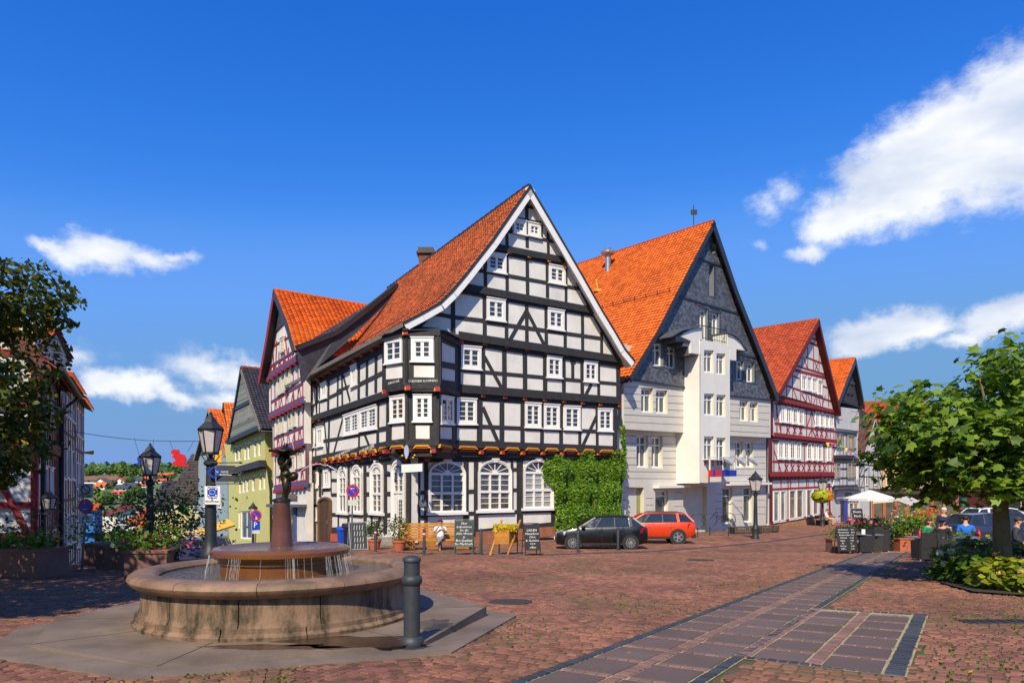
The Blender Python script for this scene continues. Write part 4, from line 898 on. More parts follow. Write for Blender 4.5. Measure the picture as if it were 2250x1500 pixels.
mb = MB(); a0, a1 = S0.P(.3, 0, -.3), S0.P(19.8, 0, -.3); mb.prism([V((q.x, q.y, gz(10, 50)-1)) for q in (a0, a1, a1+nb*18, a0+nb*18)], (0, 0, 13)); obj('back_wall', mb, CREAM, HS)
# awning cassettes, floodlights and shop sign
for (fac, x0, y0, x1, y1) in ((S0, 345, 985, 600, 980), (S0, 920, 965, 1260, 958)):
    mb = MB(); mb.bar(fac.px(*vg(x0, y0), .25), fac.px(*vg(x1, y1), .25), .45, .16); obj('awning_cassette', mb, WH, HS)
mb = MB(); q = VQ(T0, vg, 742, 850, 905, 962, 850, 900); q.box(mb, 0, .45, 0, 1, .45, .52); sb = obj('shop_sign', mb, M('sign_red', lin(214, 42, 30), .45), HS)
mb = MB(); q.box(mb, .45, 1, 0, 1, .45, .52); obj('sign_panel', mb, BLUE, sb)
mb = MB(); q.box(mb, .13, .21, 0, 1, .5, .53); obj('sign_panel', mb, BLUE, sb)
mb = MB(); q.box(mb, .02, .06, 1, 2.6, .45, .49); q.box(mb, .5, .53, 1, 2.6, .45, .49); q.box(mb, .94, .97, 1, 2.6, .45, .49); q.box(mb, .02, .97, 2.5, 2.6, -.3, .5); obj('sign_bracket', mb, WH, sb)
for x in (845, 950, 1052):
    p = T0.px(*vg(x, 770), .9); mb = MB(); mb.tube([p+V((-.25, .1, .15)), p, p+V((.35, -.1, -.3))], [.08, .22, .16], 8); mb.tube([p+V((-.25, .1, .15)), T0.px(*vg(x-60, 748), -.1)], .03, 5); obj('floodlight', mb, M('lamp_grey', lin(150, 156, 164), .4), HS)
mb = MB(); mb.tube([S0.px(*vg(1262, 590), .1), S0.px(*vg(1252, 1280), .1)], .06, 7); obj('downpipe', mb, ZINC, HS)
# ================================================================== red timbered house
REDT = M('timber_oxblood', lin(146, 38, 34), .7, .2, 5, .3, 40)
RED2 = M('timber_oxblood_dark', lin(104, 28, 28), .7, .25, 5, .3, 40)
CHEST = M('beam_brown', lin(112, 66, 50), .7, .2, 5, .2)
vh, vi = View(1640, 680, 2.886), View(1680, 860, 4.841)
rD = V((.88, 1)).normalized(); R0 = Fac((21.1, 56), (21.1+rD.x*17.2, 56+rD.y*17.2)); R1, R2, R3, R4 = R0.shift(.2), R0.shift(.4), R0.shift(.6), R0.shift(.75)
HR = thing('red_timber_house', 'tall house with oxblood red timbers, many white windows and red tiled roof', 'house', (26, 63, gz(26, 63)))
for f, p in ((R3, VP(vh, (460, 75), (205, 535), (590, 645))), (R2, VP(vi, (100, 85), (775, 215), (755, 535), (90, 465))), (R1, VP(vi, (75, 480), (745, 540), (735, 880), (60, 890))), (R0, VP(vi, (40, 880), (715, 880), (715, 1420), (40, 1480)))):
    polywall(f, p, 0, .5, 'wall', PL, HR)
q2 = VQ(R2, vi, 105, 120, 455, 757, 245, 525); q1 = VQ(R1, vi, 85, 515, 868, 738, 580, 868); q0 = VQ(R0, vi, 55, 925, 1400, 712, 905, 1330)
framing(q2, HR, REDT, [(x-105)/652 for x in (125, 160, 218, 287, 352, 413, 470, 528, 583, 633, 684, 732, 755)], (.36, .02, .98), [((418-105)/652, .4, .56, .95), (.63, .4, .56, .95), (.02, .9, .09, .02), (.56, .35, .5, .02), (.56, .35, .63, .02)], .17)
framing(q1, HR, REDT, [(x-85)/653 for x in (95, 140, 205, 262, 328, 388, 440, 503, 560, 612, 660, 708, 733)], (.36, .02, .98), [(.01, .75, .12, .02), (.99, .7, .94, .02)], .17)
framing(q0, HR, REDT, [(x-55)/657 for x in (65, 155, 222, 245, 330, 412, 430, 500, 570, 600)], (.76, .98), [(.9, .7, .8, .2)], .16)
for (x, y) in ((248, 405), (318, 412), (382, 417), (555, 440), (605, 445), (658, 452)):
    for s in (-1, 1): beam(R2, vi(x-18*s, y-40), vi(x+18*s, y+40), .13, .026-.004*s, .03, 'cross_brace', REDT, HR)
for (x, y) in ((230, 810), (295, 812), (360, 812), (412, 812), (475, 810), (530, 812), (585, 812), (637, 812)):
    for s in (-1, 1): beam(R1, vi(x-20*s, y-42), vi(x+20*s, y+42), .13, .026-.004*s, .03, 'cross_brace', REDT, HR)
for f, l, w, t, m in ((R0, (62, 30, 62, 1400), .55, .08, RED2), (R2, (72, 100, 72, 460), .5, .05, RED2), (R1, (60, 480, 60, 880), .6, .07, RED2), (R0, (685, 890, 690, 1340), .5, .05, REDT), (R0, (70, 1400, 575, 1318), .25, .05, REDT), (R0, (575, 1318, 712, 1300), .25, .05, REDT)):
    beam(f, vi(*l[:2]), vi(*l[2:]), w, t, .03, 'post', m, HR)
for f, l in ((R2, (95, 455, 760, 530)), (R1, (55, 882, 735, 880)), (R3, (150, 85, 805, 225))):
    beam(f, vi(*l[:2]), vi(*l[2:]), .32, .1, .1, 'jetty_beam', REDT, HR); beam(f.shift(-.12), vi(l[0], l[1]+28), vi(l[2], l[3]+24), .22, .1, .1, 'jetty_beam', CHEST, HR)
    for k in range(17): beam(f.shift(-.1), vi(l[0]+(l[2]-l[0])*(k+.5)/17, l[1]+(l[3]-l[1])*(k+.5)/17+14), vi(l[0]+(l[2]-l[0])*(k+.5)/17+6, l[1]+(l[3]-l[1])*(k+.5)/17+34), .22, .16, .1, 'beam_end', RED2, HR)
GLR = M('glass_pale', (.16, .17, .165), .05, .5, 1.2, 0, col2=(.42, .42, .40), spec=.9)
GRYW = M('paint_offwhite', (.62, .61, .57), .5, .05)
wins(R2, vi, [(163, 152, 322, 213, 160, 328), (224, 160, 328, 277, 170, 337), (295, 174, 338, 345, 184, 347), (360, 188, 348, 408, 196, 356), (535, 213, 363, 577, 218, 370), (588, 224, 368, 628, 230, 376), (640, 233, 376, 680, 239, 382), (687, 242, 380, 727, 248, 388)], HR, 2, 3, fw=.1, mull=.08, glass=[GLR, GLR, GL], frame=WH)
wins(R1, vi, [(142, 528, 712, 195, 533, 716), (204, 533, 713, 252, 538, 718), (266, 540, 714, 317, 543, 720), (333, 543, 720, 380, 547, 723), (450, 550, 722, 495, 554, 726), (511, 556, 726, 550, 560, 729), (566, 562, 728, 608, 565, 731), (663, 574, 732, 703, 578, 735)], HR, 2, 4, fw=.1, mull=.08, glass=[GLR, GLR, GL], frame=WH)
SHW = M('glass_showroom', (.14, .17, .155), .04, .5, .5, 0, col2=(.36, .39, .36), spec=.9)
wins(R0, vi, [(90, 1058, 1390, 146, 1060, 1380), (163, 1053, 1380, 213, 1053, 1372), (258, 1046, 1362, 322, 1044, 1352), (336, 1042, 1350, 402, 1040, 1338), (440, 1042, 1332, 492, 1037, 1322), (511, 1033, 1320, 565, 1030, 1308)], HR, 1, 1, fw=.1, mull=0, glass=[SHW], frame=GRYW, trim=False)
wins(R0, vi, [(640, 915, 970, 690, 912, 968)], HR, 3, 2, fw=.08, mull=0, bar=.05, glass=[GLR], frame=GRYW, trim=False)
polywall(R0, VP(vi, (75, 1420), (580, 1335), (715, 1310), (715, 1480), (75, 1520)), .12, .3, 'stone_base', M('rubble_stone', lin(176, 132, 84), .9, .35, 3, .8, 9, dirt=lin(110, 80, 56), dirt_amt=.6, dscale=6), HR)
# its gable
q3 = VQ(R3, vh, 215, 425, 535, 585, 500, 640)
for l in ((250, 480, 590, 600, .16), (315, 355, 520, 418, .16), (300, 382, 528, 438, .26), (375, 300, 492, 345, .14), (385, 205, 488, 240, .22), (410, 180, 478, 205, .14), (255, 470, 255, 550, .14), (292, 405, 292, 560, .14), (340, 400, 342, 575, .14), (378, 400, 380, 585, .14), (410, 410, 412, 590, .14), (445, 415, 445, 600, .14), (482, 420, 483, 610, .14), (518, 435, 520, 615, .14), (548, 520, 548, 630, .14), (388, 235, 388, 375, .14), (425, 240, 425, 390, .14), (460, 245, 460, 400, .14), (492, 300, 492, 410, .14), (352, 300, 352, 360, .12), (445, 110, 445, 215, .14), (292, 420, 335, 435, .12), (485, 485, 515, 495, .12), (360, 300, 385, 370, .1), (432, 330, 455, 390, .1), (455, 330, 432, 390, .1), (350, 535, 378, 590, .12), (500, 545, 480, 610, .12), (320, 570, 295, 500, .1), (425, 600, 440, 545, .1), (470, 605, 455, 550, .1), (405, 595, 388, 540, .1)):
    beam(R3, vh(*l[:2]), vh(*l[2:4]), l[4], .03, .03, 'timber', REDT, HR)
wins(R3, vh, [(347, 420, 508, 375, 425, 513), (381, 427, 513, 408, 432, 518), (414, 435, 522, 440, 441, 528), (450, 449, 533, 477, 456, 540)], HR, 2, 3, fw=.1, mull=.08, glass=[GLR, GL], frame=WH)
RR = R3.shift(.55); nbr = -R0.n3
rl, rr2 = [(460, 62), (330, 300), (205, 530)], [(460, 62), (530, 370), (598, 648)]
make_roof([RR.px(*vh(*p)) for p in rl], [RR.px(*vh(*p)) for p in rr2], nbr, 17, 17, 60, 40, TILE3, HR)
for nn in (rl, rr2):
    barge([RR.px(*vh(*p)) for p in nn], .34, .07, RED2, 'barge_board', 0, HR, RR, .04)
    mb = MB(); P = [RR.px(*vh(*p)) for p in nn]
    for i in range(2): mb.add([P[i]-V((0, 0, .3)), P[i+1]-V((0, 0, .3)), P[i+1]-V((0, 0, .3))-RR.n3*.6, P[i]-V((0, 0, .3))-RR.n3*.6], [(0, 1, 2, 3)])
    obj('soffit', mb, RED2, HR)
mb = MB(); a0, a1 = R0.P(.3, 0, -.4), R0.P(16.8, 0, -.4); mb.prism([V((q.x, q.y, gz(26, 70)-1)) for q in (a0, a1, a1+nbr*15, a0+nbr*15)], (0, 0, 11)); obj('back_wall', mb, PL, HR)
# ================================================================== generic gabled house used for the plainer neighbours
def house(name, label, fac, u0, u1, zg, ze, zr, depth, wall, roof, gable='front', over=.35, wins_=(), tmat=None, timbers=(), gwall=None, tile=(.26, .36), wframe=WH, wglass=None, shut=None, parent=None, frame_w=.16, bar=None, group=None, verge=None):
    """fac: front plane; u0..u1 along it; zg ground, ze eaves, zr ridge. wins_: (u, z, w, h, cols, rows) window centres"""
    H = parent or thing(name, label, 'house', fac.P((u0+u1)/2, zg, -depth/2), group=group)
    B = -fac.n3; um = (u0+u1)/2
    P = lambda u, z, o=0.: fac.P(u, z, o)
    mb = MB(); bl = [P(u0, zg), P(u1, zg), P(u1, zg)+B*depth, P(u0, zg)+B*depth]; mb.prism(bl, (0, 0, ze-zg)); obj('wall', mb, wall, H)
    mb = MB()
    if gable == 'front':
        mb.prism([P(u0, ze-.01), P(u1, ze-.01), P(um, zr-.1)], B*depth); obj('gable_wall', mb, gwall or wall, H)
        k = over*(zr-ze)/((u1-u0)/2); n0 = [P(um, zr, over), P(u0-over, ze-k, over)]; n1 = [P(um, zr, over), P(u1+over, ze-k, over)]
        L = depth+2*over; sl = lambda s, t: n0[0].lerp(n0[1], t)+B*(L*s); sr = lambda s, t: n1[0].lerp(n1[1], t)+B*(L*s)
        hl = (n0[0]-n0[1]).length
    else:
        e0, e1 = P(u0, ze-.01), P(u0, ze-.01)+B*depth; mb.prism([e0, e1, P(u0, zr-.1)+B*depth*.5], fac.d3*(u1-u0)); obj('gable_wall', mb, gwall or wall, H)
        L = (u1-u0)+2*over; k = over*(zr-ze)/(depth/2)
        sl = lambda s, t: P(u0-over+L*s, zr+(ze-k-zr)*t)+B*(depth*.5*(1-t)-over*t); sr = lambda s, t: P(u0-over+L*s, zr+(ze-k-zr)*t)+B*(depth*.5*(1+t)+over*t)
        hl = math.hypot(depth/2, zr-ze)
    for fn in (sl, sr):
        tiles(fn, max(4, int(L/tile[0])), max(4, int(hl/tile[1])), 'roof_tiles', roof, H)
        mb = MB(); mb.add([fn(0, 0)-V((0, 0, .1)), fn(1, 0)-V((0, 0, .1)), fn(1, 1)-V((0, 0, .1)), fn(0, 1)-V((0, 0, .1))], [(0, 1, 2, 3)]); obj('roof_deck', mb, SOFFIT, H)
    if gable == 'front':
        for n_ in (n0, n1): barge(n_, .22, .05, verge or BK, 'barge_board', 0, H, fac, .02)
    for (u, z, w, h, c, r) in wins_:
        q = Quad.uz(fac, u-w/2, z-h/2, u+w/2, z+h/2); window(q, H, c, r, wframe, wglass or R.choice([GL, GLB]), fw=.07, mull=.07 if c == 2 else 0, proud=.05, panes=False, trim=False)
        if shut:
            for s in (-1, 1): mb = MB(); Quad.uz(fac, u+s*(w/2+.18)-.16, z-h/2, u+s*(w/2+.18)+.16, z+h/2).box(mb, 0, 1, 0, 1, 0, .04); obj('shutter', mb, shut, H)
    for (a, b, c, d) in timbers: beam_uz(fac, a, b, c, d, frame_w, .03, .02, 'timber', tmat, H)
    return H
def grid_timbers(u0, u1, zs, n, brace=True):
    out = []
    for i in range(n+1): u = u0+(u1-u0)*i/n; out.append((u, zs[0], u, zs[-1]))
    for z in zs: out.append((u0, z, u1, z))
    if brace:
        for a, b in zip(zs, zs[1:]): out += [(u0, a, u0+(u1-u0)/n, b), (u1, a, u1-(u1-u0)/n, b)]
    return out
# ---- black timbered house right of the red one
bD = V((.75, 1)).normalized(); B0 = Fac((33.04, 70), (33.04+bD.x*12.2, 70+bD.y*12.2)); B1, B2, B3 = B0.shift(.25), B0.shift(.4), B0.shift(.6)
HB = thing('narrow_timber_house', 'narrow black timbered house with weatherboarded gable, right of the red house', 'house', (37, 76, gz(37, 76)))
DKB = M('timber_dark_blue', lin(48, 52, 58), .7, .2, 5, .2)
BOARD = M('weatherboard_grey', lin(74, 70, 72), .8, .25, 4, .3)
polywall(B0, VP(vi, (700, 930), (1000, 930), (1000, 1440), (700, 1440)), 0, .4, 'wall', PL, HB); polywall(B1, VP(vi, (740, 690), (978, 700), (970, 1010), (735, 1010)), 0, .4, 'wall', PL, HB)
polywall(B1, VP(vi, (750, 390), (985, 430), (975, 700), (745, 690)), .12, .4, 'wall', PL, HB); polywall(B2, VP(vi, (760, 160), (1000, 190), (990, 420), (755, 390)), .1, .4, 'wall', PL, HB)
for fac, l in ((B2, (770, 285, 985, 340, .2)), (B2, (765, 375, 990, 412, .3)), (B1.shift(.12), (745, 440, 980, 455, .4)), (B1.shift(.12), (745, 590, 970, 610, .16)), (B1.shift(.12), (740, 690, 975, 690, .3)), (B1, (735, 735, 975, 735, .5)), (B1, (740, 820, 880, 820, .16)), (B1, (735, 920, 970, 915, .18)), (B1, (730, 1010, 990, 1000, .25)), (B2, (820, 190, 820, 290, .16)), (B2, (865, 180, 865, 290, .14)), (B2, (895, 190, 895, 300, .14))):
    beam(fac, vi(*l[:2]), vi(*l[2:4]), l[4], .03, .03, 'timber', DKB, HB)
for k in range(14): beam(B2, vi(775+k*15.5, 300+k*3.6), vi(775+k*15.5+(8 if k % 2 else -8), 375+k*2.6), .1, .028, .03, 'stud', DKB, HB)
for x in (800, 835, 865, 875, 960): beam(B1, vi(x, 740), vi(x+(4 if x > 835 else -3), 1005), .14, .03, .03, 'post', DKB, HB); beam(B1.shift(.12), vi(x+2, 445), vi(x, 690), .14, .03, .03, 'post', DKB, HB)
FRG = M('paint_window_grey', lin(150, 142, 132), .6, .1)
wins(B2, vi, [(770, 185, 285, 815, 190, 290), (905, 205, 305, 960, 215, 315)], HB, 2, 3, fw=.12, mull=.1, frame=GRYW, glass=[GLR])
wins(B1.shift(.12), vi, [(760, 450, 590, 790, 452, 592), (797, 452, 590, 826, 455, 592), (882, 465, 605, 910, 468, 606), (918, 470, 606, 948, 472, 608)], HB, 2, 4, fw=.12, mull=.08, frame=FRG, glass=[GLR, GL])
wins(B1, vi, [(760, 765, 915, 796, 766, 915), (882, 768, 915, 915, 770, 915), (922, 770, 915, 952, 772, 915), (742, 770, 918, 752, 770, 918)], HB, 2, 4, fw=.12, mull=.08, frame=FRG, glass=[GLR, GL])
polywall(B3, VP(vh, (690, 318), (590, 575), (740, 625)), 0, .4, 'gable_wall', BOARD, HB)
for k in range(22): beam(B3, vh(690-4.6*k-2, 322+11.5*k), vh(690+2.3*k+1, 322+13.6*k), .16, .02+.01*(k % 2), .0, 'weatherboard', BOARD, HB)
beam(B3, vh(630, 455), vh(720, 480), .3, .1, .0, 'jetty_beam', BOARD, HB)
wins(B3, vh, [(635, 470, 530, 650, 473, 533), (657, 475, 535, 673, 478, 538)], HB, 1, 1, fw=.1, mull=0, frame=BK, glass=[GL])
BR = B3.shift(.5); nbb = -B0.n3; bl_, br_ = [(692, 308), (640, 435), (585, 580)], [(692, 308), (722, 460), (750, 620)]
make_roof([BR.px(*vh(*p)) for p in bl_], [BR.px(*vh(*p)) for p in br_], nbb, 13, 13, 46, 26, TILE2, HB)
for nn in (bl_, br_): barge([BR.px(*vh(*p)) for p in nn], .5, .06, ZD, 'barge_board', 0, HB, BR, .0)
mb = MB(); a0, a1 = B0.P(.2, 0, -.4), B0.P(12, 0, -.4); mb.prism([V((q.x, q.y, gz(37, 80)-1)) for q in (a0, a1, a1+nbb*11, a0+nbb*11)], (0, 0, 12)); obj('back_wall', mb, PL, HB)
# shop front under it: pale fascia, blue door, window
mb = MB(); VQ(B0, vi, 745, 1055, 1140, 1000, 1050, 1130).box(mb, 0, 1, 0, 1, .0, .25); obj('shop_fascia', mb, M('fascia_pale', lin(176, 180, 182), .5, .1), HB)
mb = MB(); mb.bar(B0.px(*vi(715, 1030), .35), B0.px(*vi(1005, 1018), .35), .5, .18); obj('fascia_roof', mb, ZINC, HB)
mb = MB(); VQ(B0, vi, 806, 1160, 1390, 872, 1158, 1385).box(mb, .45, 1, 0, 1, .03, .12); dv = obj('shop_door', mb, M('door_blue', lin(24, 70, 178), .4), HB); mb = MB(); VQ(B0, vi, 806, 1160, 1390, 872, 1158, 1385).box(mb, 0, .44, 0, 1, .03, .06); obj('door_opening', mb, GL, dv)
mb = MB(); q = VQ(B0, vi, 890, 1180, 1330, 990, 1178, 1325); q.box(mb, 0, 1, 0, 1, .02, .05); sw = obj('shop_window', mb, GLC, HB); mb = MB(); [q.box(mb, a, b, c, d, .03, .1) for a, b, c, d in ((0, .06, 0, 1), (.94, 1, 0, 1), (.47, .53, 0, 1), (0, 1, .94, 1), (0, 1, 0, .06))]; obj('window_frame', mb, WH, sw)
for k, (x, c) in enumerate(((830, lin(30, 110, 90)), (852, lin(60, 80, 140)), (880, lin(40, 60, 100)))):
    mb = MB(); VQ(B0, vi, x, 1070, 1115, x+20, 1070, 1115).box(mb, 0, 1, 0, 1, .25, .27); obj('sign_picture', mb, M('fascia_pic%d' % k, c, .5, .4, 6), HB)
# ---- houses behind the plane tree
C0 = Fac((plan(1888, 84)), (plan(1938, 92)))
cz = gz(45, 88)
ln_ = (C0.b-C0.a).length
house('brown_roof_house', 'black and white timbered house with dark brown roof partly behind the plane tree', C0, 0, ln_, cz-1, EYE+(HY-1005)/F*86, EYE+(HY-915)/F*86, 9, PL, M('roof_tile_brown', lin(96, 62, 50), .75, .2, .6, .2, 40, rnd=.3), 'front', .5, [(ln_*.3, cz+5, .9, 1.3, 2, 3), (ln_*.7, cz+5, .9, 1.3, 2, 3), (ln_*.5, cz+8, .9, 1.2, 2, 3)], DKB, grid_timbers(0, ln_, (cz+3.2, cz+5.4, cz+6.9, cz+8.6), 5), verge=M('verge_pale', lin(190, 186, 180), .7))
D0 = Fac(plan(1936, 97), plan(2118, 100)); ln2 = (D0.b-D0.a).length; PEACH = M('render_peach', lin(208, 164, 118), .9, .08, 1, .15)
house('peach_house', 'peach rendered house with bright red roof behind the plane tree', D0, 0, ln2, cz-1, EYE+(HY-925)/F*97, EYE+(HY-868)/F*97, 12, PEACH, TILE3, 'side', .5, [(ln2*k, cz+z, 1.1, 1.7, 2, 3) for k in (.1, .3, .5, .7, .9) for z in (5.2, 8.4)]+[(ln2*.86, cz+1.6, 3.4, 2.2, 3, 1)])
D1 = Fac(plan(2118, 92), plan(2300, 80)); ln3 = (D1.b-D1.a).length
house('brick_red_house', 'dark red house with small shop sign at the right edge behind the tree', D1, 0, ln3, cz-1, EYE+5.5, EYE+10, 9, M('render_oxblood', lin(104, 44, 40), .8), TILE3, 'side', .4, [(ln3*k, cz+5.4, 1, 1.5, 2, 3) for k in (.2, .4, .6, .8)]+[(ln3*.6, cz+1.6, 3, 2, 3, 1)])
# ================================================================== red and blue timbered house behind the main house
BLT = M('timber_blue', lin(72, 82, 130), .7, .2, 5, .2); REDB = M('timber_red', lin(142, 40, 46), .7, .2, 5, .2)
v3, v4 = View(400, 600, 3.75), View(400, 900, 3.75)
Q0 = Fac((-17.85, 50.7), (-13.25, 43.5)); Q1, Q2, Q3 = Q0.shift(.25), Q0.shift(.45), Q0.shift(.65)
HQ = thing('red_blue_timber_house', 'narrow house with red and blue painted timbers and steep orange roof', 'house', (-14, 49, gz(-14, 49)))
polywall(Q3, VP(v3, (755, 170), (700, 560), (690, 900), (990, 700), (925, 630)), -.02, .4, 'wall', PL, HQ)
polywall(Q2, VP(v3, (715, 880), (1005, 680), (1005, 1060), (720, 1190)), 0, .4, 'wall', PL, HQ); polywall(Q1, VP(v3, (745, 1180), (1010, 1050), (1010, 1400), (750, 1490)), 0, .4, 'wall', PL, HQ)
polywall(Q0, VP(v4, (765, 345), (1030, 250), (1030, 640), (765, 665)), .1, .4, 'wall', PL, HQ); polywall(Q0, VP(v4, (745, 640), (1030, 600), (1030, 1090), (745, 1090)), 0, .4, 'wall', PL, HQ)
for (fac, vw, l) in ((Q3, v3, (700, 870, 990, 680)), (Q2, v3, (722, 1185, 1005, 1045)), (Q1, v3, (752, 1480, 1005, 1395)), (Q0.shift(.1), v4, (765, 655, 1025, 610))):
    beam(fac, vw(*l[:2]), vw(*l[2:]), .34, .08, .1, 'jetty_beam', BLT, HQ); beam(fac, vw(l[0], l[1]-26), vw(l[2], l[3]-26), .14, .07, .1, 'jetty_rail', REDB, HQ)
    for k in range(8):
        t = (k+.5)/8; x, y = l[0]+(l[2]-l[0])*t, l[1]+(l[3]-l[1])*t+22; beam(fac.shift(-.05), vw(x-9, y), vw(x+9, y-4), .26, .2, .1, 'beam_end', REDB, HQ)
QZ = [(Q3, VQ(Q3, v3, 700, 690, 845, 910, 600, 680)), (Q2, VQ(Q2, v3, 735, 905, 1160, 1000, 730, 1010)), (Q1, VQ(Q1, v3, 757, 1215, 1455, 1003, 1105, 1360)), (Q0.shift(.1), VQ(Q0.shift(.1), v4, 770, 385, 640, 1025, 300, 590))]
for fac, q in QZ:
    framing(q, HQ, REDB, (.01, .14, .28, .5, .72, .86, .99), (.36,), [], .13)
    for k in range(11): qbeam(q, .03+k*.09, .02, .03+k*.09+(.045 if k % 2 else -.045)+.02, .34, .1, .026, HQ, REDB, 'stud')
    qbeam(q, 0, .40, 1, .40, .1, .04, HQ, BLT, 'rail')
wins(Q2, v3, [(793, 870, 1005, 818, 855, 995), (822, 855, 990, 846, 838, 978), (852, 830, 965, 876, 812, 952), (884, 805, 940, 910, 788, 925)], HQ, 2, 3, fw=.16, mull=.08, frame=M('paint_cream', (.62, .58, .45), .5), glass=[GLR])
wins(Q1, v3, [(785, 1205, 1330, 812, 1195, 1322), (822, 1190, 1318, 848, 1180, 1308), (880, 1150, 1285, 910, 1138, 1275), (918, 1130, 1265, 945, 1118, 1255)], HQ, 2, 3, fw=.16, mull=.08, frame=MATS['paint_cream'], glass=[GLR])
wins(Q0.shift(.1), v4, [(785, 400, 540, 812, 392, 535), (895, 380, 510, 935, 368, 500), (975, 350, 480, 1000, 340, 470)], HQ, 2, 3, fw=.14, mull=.08, frame=MATS['paint_cream'], glass=[GLR])
wins(Q3, v3, [(815, 545, 660, 845, 525, 640)], HQ, 2, 3, fw=.16, mull=.08, frame=MATS['paint_cream'], glass=[GLR])
for f_, l_ in ((Q3, [(730, 530, 722, 760), (780, 560, 775, 730), (850, 520, 870, 690), (720, 620, 890, 520)]),):
    for l in l_: beam(f_, v3(*l[:2]), v3(*l[2:]), .12, .03, .03, 'timber', REDB, HQ)
polywall(Q3.shift(.08), VP(v3, (770, 200), (705, 550), (845, 400)), 0, .3, 'slate_gable', SLATE, HQ)
mb = MB(); VQ(Q3.shift(.08), v3, 760, 335, 385, 792, 310, 350).box(mb, 0, 1, 0, 1, 0, .02); obj('gable_opening', mb, GL, HQ)
QR = Q3.shift(.5); nq = -Q0.n3; dq = V((.82, .57, 0)); ql = [(757, 138), (690, 560), (630, 890)]; qr = [(757, 138), (870, 420), (930, 640)]
PLq = [QR.px(*v3(*p)) for p in ql]; PRq = [QR.px(*v3(*p)) for p in qr]
make_roof(PRq, PLq, nq, 11, 11, 36, 34, TILE2, HQ, -.02)
barge(PLq, .5, .06, REDB, 'barge_board', 0, HQ, QR, 0); barge(PRq, .42, .06, SLATED, 'barge_board', 0, HQ, QR, -.05)
mb = MB()
for i in range(2): mb.add([PLq[i]-V((0, 0, .1)), PLq[i+1]-V((0, 0, .1)), PLq[i+1]-V((0, 0, .1))-QR.n3*.9, PLq[i]-V((0, 0, .1))-QR.n3*.9], [(0, 1, 2, 3)])
obj('soffit', mb, REDB, HQ)
mb = MB(); sp = [at(872, 628, 46.0), at(800, 688, 43.8), at(740, 733, 42.4), at(652, 766, 40.6), at(662, 846, 40.6), at(700, 804, 41.2), at(780, 735, 43.0), at(878, 640, 45.9)]
mb.add(sp, [tuple(range(8))]); obj('slate_slope', mb, SLATED, HQ)
def slsurf(s, t):
    a = sp[3].lerp(sp[0], s); b = sp[4].lerp(sp[7], s); return a.lerp(b, t)
SLN[0] = V((0, -1, .2)); slates(slsurf, 34, 14, 'slates', SLATED, HQ)
mb = MB(); mb.bar(at(872, 626, 45.9), at(800, 684, 43.7), .3, .3); mb.bar(at(800, 684, 43.7), at(740, 730, 42.3), .3, .3); mb.bar(at(740, 730, 42.3), at(652, 764, 40.5), .3, .3); obj('slate_coping', mb, ZD, HQ)
mb = MB(); a0, a1 = Q0.P(.1, 0, -.3), Q0.P(8.4, 0, -.3); mb.prism([V((q.x, q.y, -8)) for q in (a0, a1, a1+nq*10, a0+nq*10)], (0, 0, 14.5)); obj('back_wall', mb, PL, HQ)
mb = MB(); VQ(Q0, v4, 750, 775, 800, 1030, 778, 800).box(mb, 0, 1, 0, 1, 0, .5); obj('shop_canopy', mb, ZINC, HQ); mb = MB(); VQ(Q0, v4, 760, 800, 1080, 925, 800, 1080).box(mb, 0, 1, 0, 1, .02, .06); obj('shop_window', mb, GLC, HQ)
mb = MB(); VQ(Q0, v4, 925, 800, 1080, 948, 800, 1080).box(mb, 0, 1, 0, 1, .02, .1); obj('blue_frame', mb, BLT, HQ)
mb = MB(); VQ(Q0, v4, 795, 695, 735, 955, 690, 735).box(mb, 0, 1, 0, 1, .1, .14); obj('shop_sign', mb, M('sign_bronze', lin(110, 96, 78), .5, .3, 8), HQ)
# ================================================================== yellow green house with shingled gable
vk, vn = View(400, 860, 6.818), View(400, 1020, 6.818)
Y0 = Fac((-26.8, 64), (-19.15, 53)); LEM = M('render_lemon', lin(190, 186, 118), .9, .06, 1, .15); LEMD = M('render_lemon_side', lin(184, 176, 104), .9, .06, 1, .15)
HY_ = thing('lemon_house', 'pale lemon rendered house with grey shingled gable and black tiled roof', 'house', (-21, 60, gz(-21, 60)))
yw = [(785, 815, 1045, 832, 803, 1035), (838, 802, 1035, 880, 792, 1025), (925, 772, 1030, 965, 760, 1020), (975, 757, 1018, 1018, 745, 1008), (1072, 705, 985, 1115, 695, 972), (1135, 690, 968, 1178, 680, 958)]
yn = [(848, 205, 432, 886, 200, 428), (902, 198, 425, 942, 192, 420), (955, 185, 415, 996, 178, 408), (1045, 165, 400, 1090, 158, 393), (1150, 145, 382, 1195, 138, 376), (1213, 132, 372, 1255, 126, 368)]
ysh = [(838, 705, 960, 868, 705, 955), (872, 700, 1110, 1040, 690, 1120)]
holed(Y0, VP(vk, (630, 780), (1245, 560), (1248, 1000))+VP(vn, (1310, 400), (1315, 1250), (700, 1250), (700, 300)), [quadpx(vk, q) for q in yw]+[quadpx(vn, q) for q in yn+ysh], .2, 'wall', LEM, HY_)
for q in yw: rwin(Y0, vk, q, HY_, .15, 1, None, mull=0)
for q in yn: rwin(Y0, vn, q, HY_, .15, 1, None, mull=0)
for q in ysh: rwin(Y0, vn, q, HY_, .15, 2, None)
a0 = Y0.px(583, 1000); sw = V((.82, .571, 0)); zt = EYE+(HY-935)/F*53
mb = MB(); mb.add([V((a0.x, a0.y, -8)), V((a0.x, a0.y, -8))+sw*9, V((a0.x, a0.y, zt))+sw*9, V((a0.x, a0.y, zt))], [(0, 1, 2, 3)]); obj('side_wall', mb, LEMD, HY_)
YG = Y0.shift(.5); ypk = YG.px(529, 808)
